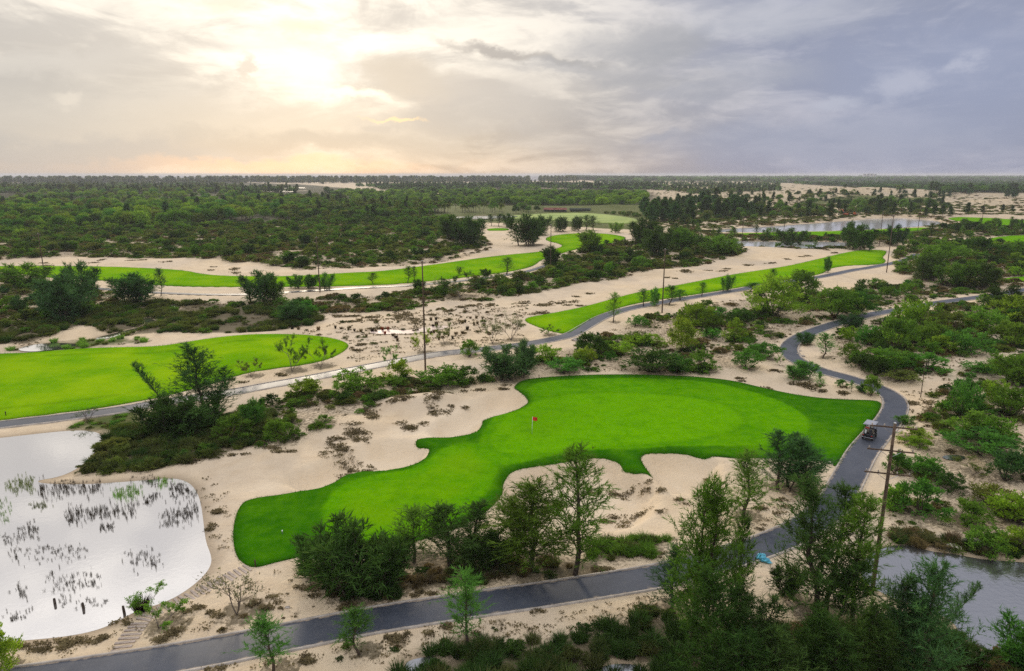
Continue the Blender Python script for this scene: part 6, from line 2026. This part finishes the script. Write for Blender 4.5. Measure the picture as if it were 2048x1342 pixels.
# ------------------------------------------------------------------ things
def build_poles():
    def pole(u, vb, vt, label, arms, span, group='power poles', rot=0.1, xb=None):
        p = GH(u, vb)
        h = top_z(p[1], vt) - p[2]
        r0 = 0.125 if h > 8 else 0.05
        root = empty('utility_pole', (p[0], p[1], p[2]), rot)
        s = MB(); t = np.linspace(-0.03, 1, 7)
        s.tube(np.c_[np.zeros(7), np.zeros(7), h * t], r0 * 1.25 - r0 * 0.5 * t, 10); s.obj('shaft', M['pole_wood'], root, True)
        for k in range(arms):
            zz = h - 0.35 - 1.75 * k
            a = MB(); a.box((0, r0 + 0.05, zz), (span, 0.08, 0.09)); ao = a.obj('crossarm', M['pole_wood'], root)
            for xx in (-0.46, -0.2, 0.2, 0.46):
                i = MB(); i.lathe([(0.03, 0), (0.06, 0.04), (0.035, 0.08), (0.06, 0.12), (0.02, 0.17)], 8, (xx * span, r0 + 0.05, zz + 0.06)); i.obj('insulator', M['rock'], ao, True)
            b = MB(); b.tube([(-span * 0.22, r0 + .02, zz - 0.05), (0, r0, zz - 0.5), (span * 0.22, r0 + .02, zz - 0.05)], 0.018, 5); b.obj('brace', M['steel'], ao)
        c = MB(); c.lathe([(r0 * 0.80, 0), (r0 * 0.8, 0.05), (0.02, 0.11)], 10, (0, 0, h)); c.obj('cap', M['steel'], root)
        tag(root, label, 'utility pole', group)
    pole(1744, 1185, 847, 'tall wooden pole with three wide crossarms beside the grey pond', 3, 3.0, rot=-0.28)
    pole(851, 745, 522, 'tall thin pole standing in scrub above the bunker sand', 1, 1.0)
    pole(1324, 626, 498, 'thin pole standing beside the narrow fairway path', 1, 0.9)
    pole(1101, 539, 449, 'thin pole beside the far fairway bushes', 1, 0.9)
    pole(1773, 545, 430, 'thin pole at the end of the narrow fairway', 1, 0.9)
    pole(1758, 492, 426, 'thin pole rising before the far lake turf', 1, 0.9)
    pole(1835, 465, 411, 'thin pole at the far lake shore', 1, 1.2)
    pole(1567, 468, 426, 'thin pole at the lake end of the turf strip', 1, 1.0)
    pole(1483, 492, 433, 'thin pole beside the narrow grey pool', 1, 1.0)
    pole(1963, 448, 402, 'thin pole before the pale dune sand', 1, 1.2)
    pole(92, 568, 467, 'thin pole beside the far path bushes', 1, 0.9)
    pole(640, 585, 474, 'thin pole on the far path verge', 1, 0.9)
    pole(1042, 444, 418, 'short far pole in front of the meadow', 1, 1.0)
    pole(1841, 795, 732, 'short thin post on the sandy slope by the path curve', 0, 0.6)


def build_flag():
    p = GH(1064, 868)
    top = top_z(p[1], 836)
    h = max(2.1, top - p[2] - 0.07)
    root = empty('flagstick', (p[0], p[1], p[2] + 0.07), 0)
    a = MB(); a.tube([(0, 0, -0.1), (0.02, 0, h * 0.5), (0.06, 0, h)], [0.028, 0.026, 0.022], 8); a.obj('pole', M['white'], root, True)
    V, F = [], []
    for i in range(7):
        for j in range(5):
            V.append((0.06 + i * 0.095, 0.06 * math.sin(i * 1.1 + j * 0.3), h - j * 0.115 - 0.012 * i))
    n = len(V)
    V += [(x, y + 0.012, z) for x, y, z in V]
    for i in range(6):
        for j in range(4):
            q = (i * 5 + j, i * 5 + j + 1, i * 5 + j + 6, i * 5 + j + 5)
            F.append(q); F.append(tuple(k + n for k in q[::-1]))
    fb = MB(); fb.add(V, F); fb.obj('flag', M['red'], root, True)
    c = MB(); c.lathe([(0.02, 0.0), (0.054, 0.0), (0.054, 0.012), (0.05, 0.012)], 12, (0, 0, 0.004)); c.obj('cup_rim', M['black'], root)
    tag(root, 'white flagstick with a small red flag on the putting green', 'flagstick')


def skin_body(name, joints, edges, radii, mat, parent):
    me = bpy.data.meshes.new(name)
    me.from_pydata(joints, edges, [])
    o = bpy.data.objects.new(name, me); COL.objects.link(o); o.parent = parent
    sk = o.modifiers.new('skin', 'SKIN')
    for v, r in zip(me.skin_vertices[0].data, radii):
        v.radius = (r, r)
    me.skin_vertices[0].data[0].use_root = True
    sub = o.modifiers.new('smooth', 'SUBSURF'); sub.levels = 1; sub.render_levels = 1
    me.materials.append(mat)
    return o


def build_cart():
    u, v = 1735, 876
    p = GH(u, v)
    w, C = PATHS['cart_path_a']
    i = int(np.argmin(np.hypot(*(C - p[:2]).T)))
    T = C[min(i + 3, len(C) - 1)] - C[i - 3]
    rot = math.atan2(T[1], T[0]) - math.pi / 2
    nrm = np.array([-T[1], T[0]]) / np.linalg.norm(T)
    base = C[i] + nrm * 0.45
    z = hz(*C[i]) + 0.07
    root = empty('golf_cart', (base[0], base[1], z), rot)     # +Y is forward
    b = MB(); b.box((0, 0.05, 0.36), (1.12, 2.1, 0.16), bev=0.05); b.box((0, -0.72, 0.58), (1.12, 0.72, 0.36), bev=0.09)
    b.box((0, 0.98, 0.60), (1.10, 0.50, 0.40), bev=0.12); b.box((0, 0.78, 0.86), (1.06, 0.12, 0.22), bev=0.04); b.obj('body', M['black'], root, False)
    r = MB(); r.box((0, -0.10, 1.86), (1.22, 1.85, 0.07), bev=0.03); r.box((0, -0.10, 1.905), (1.02, 1.6, 0.03), bev=0.014); r.obj('roof', M['roof_grey'], root)
    for sx in (-1, 1):
        s = MB(); s.tube([(sx * .52, 0.85, 0.75), (sx * .53, 0.62, 1.84)], 0.022, 6); s.obj('roof_post', M['black'], root)
        s = MB(); s.tube([(sx * .52, -0.72, 0.7), (sx * .53, -0.9, 1.84)], 0.022, 6); s.obj('roof_post', M['black'], root)
        for sy in (-0.78, 0.86):
            wm = MB(); wm.lathe([(0.13, -0.09), (0.21, -0.10), (0.235, -0.06), (0.235, 0.06), (0.21, 0.10), (0.13, 0.09)], 16, (sx * 0.50, sy, 0.235), 'x')
            wo = wm.obj('wheel', M['rubber'], root, True)
            hm = MB(); hm.lathe([(0.03, -0.11), (0.12, -0.095), (0.12, 0.095), (0.03, 0.11)], 10, (sx * 0.50, sy, 0.235), 'x'); hm.obj('rim', M['steel'], wo)
        tl = MB(); tl.box((sx * 0.44, -1.085, 0.60), (0.14, 0.02, 0.08)); tl.obj('tail_light', M['red'], root)
    s = MB(); s.box((0, -0.25, 0.72), (1.06, 0.50, 0.14), bev=0.05); s.obj('seat', M['seat'], root)
    s = MB(); s.box((0, -0.50, 1.02), (1.04, 0.10, 0.44), bev=0.04); s.obj('backrest', M['seat'], root)
    s = MB(); s.tube([(-0.27, 0.72, 0.85), (-0.27, 0.45, 1.02)], 0.02, 6)
    ring = [(-0.27 + 0.16 * math.cos(a), 0.45 + 0.05 * math.sin(a), 1.02 + 0.16 * math.sin(a)) for a in np.linspace(0, 2 * np.pi, 13)]
    s.tube(ring, 0.013, 5, False); s.obj('steering_wheel', M['black'], root)
    s = MB(); s.box((0, 0.74, 1.36), (1.02, 0.012, 0.86)); s.obj('windscreen_frame', M['pane'], root) if False else None
    s = MB()
    for z_ in (0.95, 1.82):
        s.tube([(-.52, 0.84 - (z_ - .95) * .25, z_), (.52, 0.84 - (z_ - .95) * .25, z_)], 0.018, 6)
    s.obj('windscreen_frame', M['black'], root)
    s = MB(); s.box((0, -1.0, 0.44), (0.95, 0.30, 0.05)); s.box((0, -1.14, 0.52), (0.95, 0.03, 0.14)); s.obj('bag_rack', M['black'], root)
    s = MB(); s.box((0, -1.10, 0.36), (1.14, 0.08, 0.10), bev=0.03); s.obj('bumper', M['steel'], root)
    tag(root, 'black golf cart with a grey roof driving along the curved path', 'golf cart')
    Mx = Matrix.Translation(root.location) @ Matrix.Rotation(rot, 4, 'Z')
    # two golf bags strapped behind
    for sx, mt, lab in ((-0.26, M['black'], 'black golf bag with white towel strapped behind the cart'), (0.26, M['dark_cloth'], 'dark golf bag with white club covers strapped behind the cart')):
        g_ = empty('golf_bag', Mx @ Vector((sx, -0.98, 0.47)), rot)
        m = MB(); m.lathe([(0.12, 0), (0.135, 0.05), (0.125, 0.5), (0.145, 0.82), (0.15, 0.88), (0.10, 0.88)], 12); m.obj('bag_body', mt, g_, True)
        m = MB(); m.box((0, -0.14, 0.35), (0.18, 0.08, 0.42), bev=0.03); m.obj('pocket', mt, g_)
        for k in range(5):
            a = k * 1.25
            m = MB(); m.tube([(0.06 * math.cos(a), 0.06 * math.sin(a), 0.8), (0.09 * math.cos(a), 0.09 * math.sin(a), 1.12 + 0.05 * (k % 3))], 0.008, 5); co = m.obj('club', M['steel'], g_)
            m = MB(); m.lathe([(0.015, 0), (0.045, 0.04), (0.05, 0.09), (0.02, 0.13)], 8, (0.09 * math.cos(a), 0.09 * math.sin(a), 1.10 + 0.05 * (k % 3))); m.obj('club_cover', M['white'] if k < 2 else M['black'], co, True)
        if sx < 0:
            m = MB(); m.box((0.06, -0.20, 0.62), (0.16, 0.02, 0.46)); m.obj('towel', M['white'], g_)
        tag(g_, lab, 'golf bag')
    # driver and passenger
    for sx, shirt, lab in ((-0.27, M['red'], 'person in a red shirt driving the golf cart'), (0.27, M['dark_cloth'], 'person in dark clothes with a white cap riding in the golf cart')):
        g_ = empty('person', Mx @ Vector((sx, -0.22, 0.79)), rot)
        J = [(0, 0, 0.10), (0, -0.02, 0.30), (0, -0.02, 0.48), (0, 0.0, 0.58), (0.10, 0.05, 0.10), (0.12, 0.44, 0.11), (0.12, 0.50, -0.30), (0.12, 0.62, -0.36), (-0.10, 0.05, 0.10), (-0.12, 0.44, 0.11), (-0.12, 0.50, -0.30), (-0.12, 0.62, -0.36),
             (0.19, 0.0, 0.46), (0.24, 0.12, 0.22), (0.13, 0.40, 0.25), (-0.19, 0.0, 0.46), (-0.24, 0.12, 0.22), (-0.13, 0.40, 0.25)]
        ED = [(0, 1), (1, 2), (2, 3), (0, 4), (4, 5), (5, 6), (6, 7), (0, 8), (8, 9), (9, 10), (10, 11), (2, 12), (12, 13), (13, 14), (2, 15), (15, 16), (16, 17)]
        RD = [0.15, 0.15, 0.14, 0.055, 0.09, 0.07, 0.05, 0.05, 0.09, 0.07, 0.05, 0.05, 0.06, 0.05, 0.035, 0.06, 0.05, 0.035]
        skin_body('body', J, ED, RD, shirt, g_)
        m = MB(); m.lathe([(0.03, 0.56), (0.05, 0.60), (0.075, 0.66), (0.09, 0.73), (0.085, 0.79), (0.05, 0.84), (0.01, 0.855)], 12, (0, 0.02, 0)); m.box((0, 0.115, 0.72), (0.025, 0.03, 0.04)); hd = m.obj('head', M['skin'], g_, True)
        m = MB(); m.lathe([(0.094, 0.735), (0.098, 0.79), (0.06, 0.85), (0.01, 0.868)], 12, (0, 0.005, 0)); m.obj('hair' if sx < 0 else 'cap', M['hair'] if sx < 0 else M['white'], g_, True)
        for s_ in (-1, 1):
            for f in range(5):
                dx = (f - 2) * 0.017
                m = MB(); m.tube([(s_ * 0.13 + dx, 0.40, 0.25), (s_ * 0.13 + dx, 0.45, 0.25), (s_ * 0.13 + dx * 1.1, 0.48 - 0.01 * abs(f - 2), 0.225)], [0.010, 0.009, 0.007], 5); m.obj('finger', M['skin'], g_)
        tag(g_, lab, 'person')


def build_planks():
    C = spline(GP([(241, 1303), (258, 1275), (276, 1250), (300, 1228), (345, 1206), (372, 1193), (410, 1175), (440, 1161), (470, 1148), (496, 1136)]), 0.40)
    root = empty('plank_steps', (*C[0], hz(*C[0])))
    tag(root, 'curving line of weathered timber planks laid from path to turf', 'steps')
    T = np.gradient(C, axis=0)
    me = MB().box((0, 0, 0), (1.25, 0.20, 0.07), bev=0.015).mesh('plank', M['plank'])
    H = fields(C)[0]
    for c, t, h in zip(C, T, H):
        o = add_obj('plank', me, (c[0] - C[0][0] + rng.normal() * 0.03, c[1] - C[0][1] + rng.normal() * 0.02, h - root.location.z + 0.02 + rng.uniform(0, .02)), math.atan2(t[1], t[0]) - math.pi / 2 + rng.normal() * 0.07, (rng.uniform(.9, 1.1), 1, 1), root)


def build_small():
    # blue sheeting bundles
    for (u, v, a, lab) in ((1521, 1117, 0.5, 'crumpled light blue bundle lying on the path kerb'), (1529, 1124, -0.5, 'second crumpled blue bundle on the sand beside the kerb')):
        p = GH(u, v)
        g = np.random.default_rng(int(u))
        V, F = [], []
        for i in range(9):
            for j in range(10):
                th, ph = math.pi * i / 8, 2 * math.pi * j / 10
                k = 1 + 0.22 * g.normal()
                V.append((0.46 * k * math.sin(th) * math.cos(ph), 0.26 * k * math.sin(th) * math.sin(ph), 0.20 * k * math.cos(th) + 0.14))
        for i in range(8):
            for j in range(10):
                F.append((i * 10 + j, (i + 1) * 10 + j, (i + 1) * 10 + (j + 1) % 10, i * 10 + (j + 1) % 10))
        m = MB(); m.add(V, F); o = m.obj('blue_bundle', M['bag_blue'])
        o.location = (p[0], p[1], p[2] + 0.05); o.rotation_euler = (0, 0, a)
        tag(o, lab, 'bundle')
    # tee marker posts on turf
    for u, v, h, mt, lab in ((565, 1068, 0.28, M['white'], 'small white marker standing on the approach turf'), (511, 1134, 0.55, M['pole_wood'], 'short dark stake at the approach turf corner'), (12, 832, 0.55, M['pole_wood'], 'short dark stake at the fairway edge beside the pond'),
                             (1078, 757, 0.5, M['pole_wood'], 'short dark stake behind the putting green')):
        p = GH(u, v)
        m = MB(); m.lathe([(0.05, -0.05), (0.055, h * 0.7), (0.065, h * 0.72), (0.06, h), (0.02, h + 0.03)], 8); o = m.obj('marker_stake', mt, None, True)
        o.location = (p[0], p[1], p[2] + 0.06)
        tag(o, lab, 'marker stake')
    for u, v, h, lab in ((110, 1208, 0.40, 'old wooden stump post in the lower pond'), (167, 1217, 0.42, 'thick wooden stump post in the lower pond shallows'), (249, 1228, 0.60, 'wooden stump post at the pond shore near the plank steps')):
        p = G(u, v, -0.18)
        m = MB(); m.lathe([(0.09, -0.5), (0.095, 0.1), (0.085, h * 0.8), (0.075, h), (0.04, h + 0.03)], 8); o = m.obj('stump_post', M['bark'], None, True)
        o.location = (p[0], p[1], -0.15); o.rotation_euler = (0.05, 0.04, u)
        tag(o, lab, 'stump post')
    # pale stones beside the path bend and pond
    g = np.random.default_rng(3)
    stones = [(1597, 708, .35, 'pale stone at the inner kerb of the path bend'), (1606, 713, .45, 'pale flat stone at the inner kerb of the path bend'), (1601, 702, .25, 'small pale stone at the inner kerb of the path bend'), (1153, 681, .9, 'flat pale slab beside the grey path bend'),
              (1942, 1088, .9, 'large pale sandy rock on the pond bank'), (1905, 1098, .7, 'grey rock at the pond water edge'), (1660, 925, .25, 'white pebble at the turf corner by the path'), (1664, 929, .2, 'small white pebble at the turf corner by the path'), (575, 1215, .2, 'white stone on sand near the asphalt path')]
    for u, v, s, lab in stones:
        p = GH(u, v)
        V, F = [], []
        for i in range(6):
            for j in range(8):
                th, ph = math.pi * i / 5, 2 * math.pi * j / 8
                k = 1 + 0.14 * g.normal()
                V.append((s * k * math.sin(th) * math.cos(ph), s * .7 * k * math.sin(th) * math.sin(ph), s * .42 * k * math.cos(th)))
        for i in range(5):
            for j in range(8):
                F.append((i * 8 + j, (i + 1) * 8 + j, (i + 1) * 8 + (j + 1) % 8, i * 8 + (j + 1) % 8))
        m = MB(); m.add(V, F); o = m.obj('stone', M['rock']); o.location = (p[0], p[1], p[2] + s * 0.15)
        tag(o, lab, 'stone')


def build_far_things():
    def house(u, v, wpx, d, hw, hr, roof, wall, name, label, cat, rot=0.0, hip=False):
        p = GH(u, v)
        w = wpx * px_size(p[1])
        root = empty(name, (p[0], p[1], p[2] - 0.1), rot)
        m = MB(); m.box((0, 0, hw / 2), (w, d, hw)); m.obj('wall', wall, root)
        e = 0.5
        rx = w / 2 + e
        tx = rx - (d / 2 if hip else 0)
        m = MB()
        m.add([(-rx, -d / 2 - e, hw + .02), (rx, -d / 2 - e, hw + .02), (rx, d / 2 + e, hw + .02), (-rx, d / 2 + e, hw + .02), (-tx, 0, hw + hr), (tx, 0, hw + hr)],
              [(0, 1, 5, 4), (2, 3, 4, 5), (1, 2, 5), (3, 0, 4), (3, 2, 1, 0)])
        m.obj('roof', roof, root)
        n = max(2, int(w / 4))
        for i in range(n):
            x = -w / 2 + (i + 0.5) * w / n
            if i == n // 2:
                m = MB(); m.box((x, -d / 2 - .04, 1.0), (1.0, 0.08, 2.0)); m.obj('door', M['pole_wood'], root)
            else:
                m = MB(); m.box((x, -d / 2 - .04, hw * 0.55), (1.1, 0.08, 1.0)); m.obj('window', M['pane'], root)
        tag(root, label, cat)
    house(1110, 424, 44, 8, 1.6, 1.5, M['roof_red'], M['wall_dark'], 'red_roofed_shed', 'long shed with a rusty red roof beyond the meadow', 'shed', 0.05)
    house(1160, 424, 40, 7, 1.4, 1.0, M['wall_dark'], M['wall_dark'], 'netted_shed', 'low shed under dark netting beside the red roof', 'shed', 0.02)
    house(957, 377, 16, 12, 4, 4, M['roof_tan'], M['wall_white'], 'tan_roofed_house', 'pale house with a tan roof among far trees', 'house', 0.2, True)
    house(1970, 391, 28, 10, 3.6, 1.6, M['roof_grey'], M['wall_white'], 'white_building', 'low white building behind the dark tree belt', 'building')
    house(1892, 387, 24, 10, 3.2, 1.4, M['wall_white'], M['wall_white'], 'pale_building', 'low pale building at the edge of the far wood', 'building')
    house(1212, 371, 10, 10, 4, 2.5, M['wall_white'], M['wall_white'], 'far_cottage', 'tiny white cottage in the coastal plain', 'house')
    # towers of a far town
    for i, (u, h) in enumerate(((1729, 32), (1736, 34.5), (1743, 33.5), (1750, 31))):
        d = ray(u, 349); t = 5200 / d[1]
        x, y = d[0] * t, 5200
        root = empty('tower_block', (x, y, 0))
        m = MB(); m.box((0, 0, h / 2), (18, 14, h)); m.obj('wall', M['wall_white'], root)
        for k in range(int(h / 6)):
            m = MB(); m.box((0, -7.1, 4 + k * 6), (15, 0.3, 2)); m.obj('window_band', M['pane'], root)
        tag(root, 'tiny hazy tower block on the far skyline', 'tower block', 'far skyline towers')
    # machines working by the far lake
    p = GH(1690, 432)
    r = empty('excavator', (p[0], p[1], p[2]), 0.4)
    for sx in (-1, 1):
        m = MB(); m.box((sx * 1.1, 0, 0.45), (0.6, 3.6, 0.9), bev=0.3); m.obj('track', M['rubber'], r)
    m = MB(); m.box((0, -0.4, 1.5), (2.5, 2.8, 1.1), bev=0.2); m.obj('housing', M['machine'], r)
    m = MB(); m.box((-0.7, 0.6, 2.3), (1.1, 1.5, 1.5), bev=0.15); m.obj('cab', M['pane'], r)
    m = MB(); m.tube([(0.3, 0.9, 1.7), (0.3, 3.2, 4.6), (0.3, 5.6, 3.4)], [0.32, 0.3, 0.22], 6); bo = m.obj('boom', M['machine'], r)
    m = MB(); m.tube([(0.3, 5.6, 3.4), (0.3, 5.9, 1.2)], [0.2, 0.16], 6); m.box((0.3, 5.8, 0.8), (1.0, 0.8, 0.8), bev=0.2); m.obj('bucket', M['black'], bo)
    tag(r, 'excavator parked on the sand beside the far lake', 'excavator')
    p = GH(1709, 431)
    r = empty('bulldozer', (p[0], p[1], p[2]), -0.8)
    for sx in (-1, 1):
        m = MB(); m.box((sx * 0.9, 0, 0.4), (0.5, 2.8, 0.8), bev=0.25); m.obj('track', M['rubber'], r)
    m = MB(); m.box((0, 0.5, 1.1), (1.2, 1.8, 0.9), bev=0.15); m.obj('hood', M['machine'], r)
    m = MB(); m.box((0, -0.6, 1.7), (1.3, 1.2, 1.6), bev=0.1); m.obj('cab', M['machine'], r)
    m = MB(); m.box((0, 2.0, 0.6), (2.8, 0.2, 1.0)); m.obj('blade', M['steel'], r)
    tag(r, 'small orange bulldozer on the sand beside the far lake', 'bulldozer')


def build_haze():
    m = bpy.data.materials.new('haze'); m.use_nodes = True
    nt = m.node_tree
    for n in list(nt.nodes):
        if n.type != 'OUTPUT_MATERIAL':
            nt.nodes.remove(n)
    v = nt.nodes.new('ShaderNodeVolumePrincipled')
    v.inputs['Color'].default_value = (0.86, 0.88, 0.92, 1)
    v.inputs['Density'].default_value = HAZE
    v.inputs['Anisotropy'].default_value = 0.2
    nt.links.new(v.outputs[0], nt.nodes['Material Output'].inputs['Volume'])
    b = MB(); b.box((0, 0, 13), (32000, 32000, 46)); o = b.obj('haze', m)
    tag(o, 'thin pale haze filling the air over the plain', kind='stuff')


HAZE = 0.00011
# litter plan first (positions only), then the big structure, then the things
build_plants()
build_ground()
build_turf()
build_water()
build_paths()
build_far_woods()
build_reeds()
build_creepers()
build_poles()
build_flag()
build_planks()
build_cart()
build_small()
build_far_things()
build_haze()
print('objects', len(bpy.data.objects), COUNT)
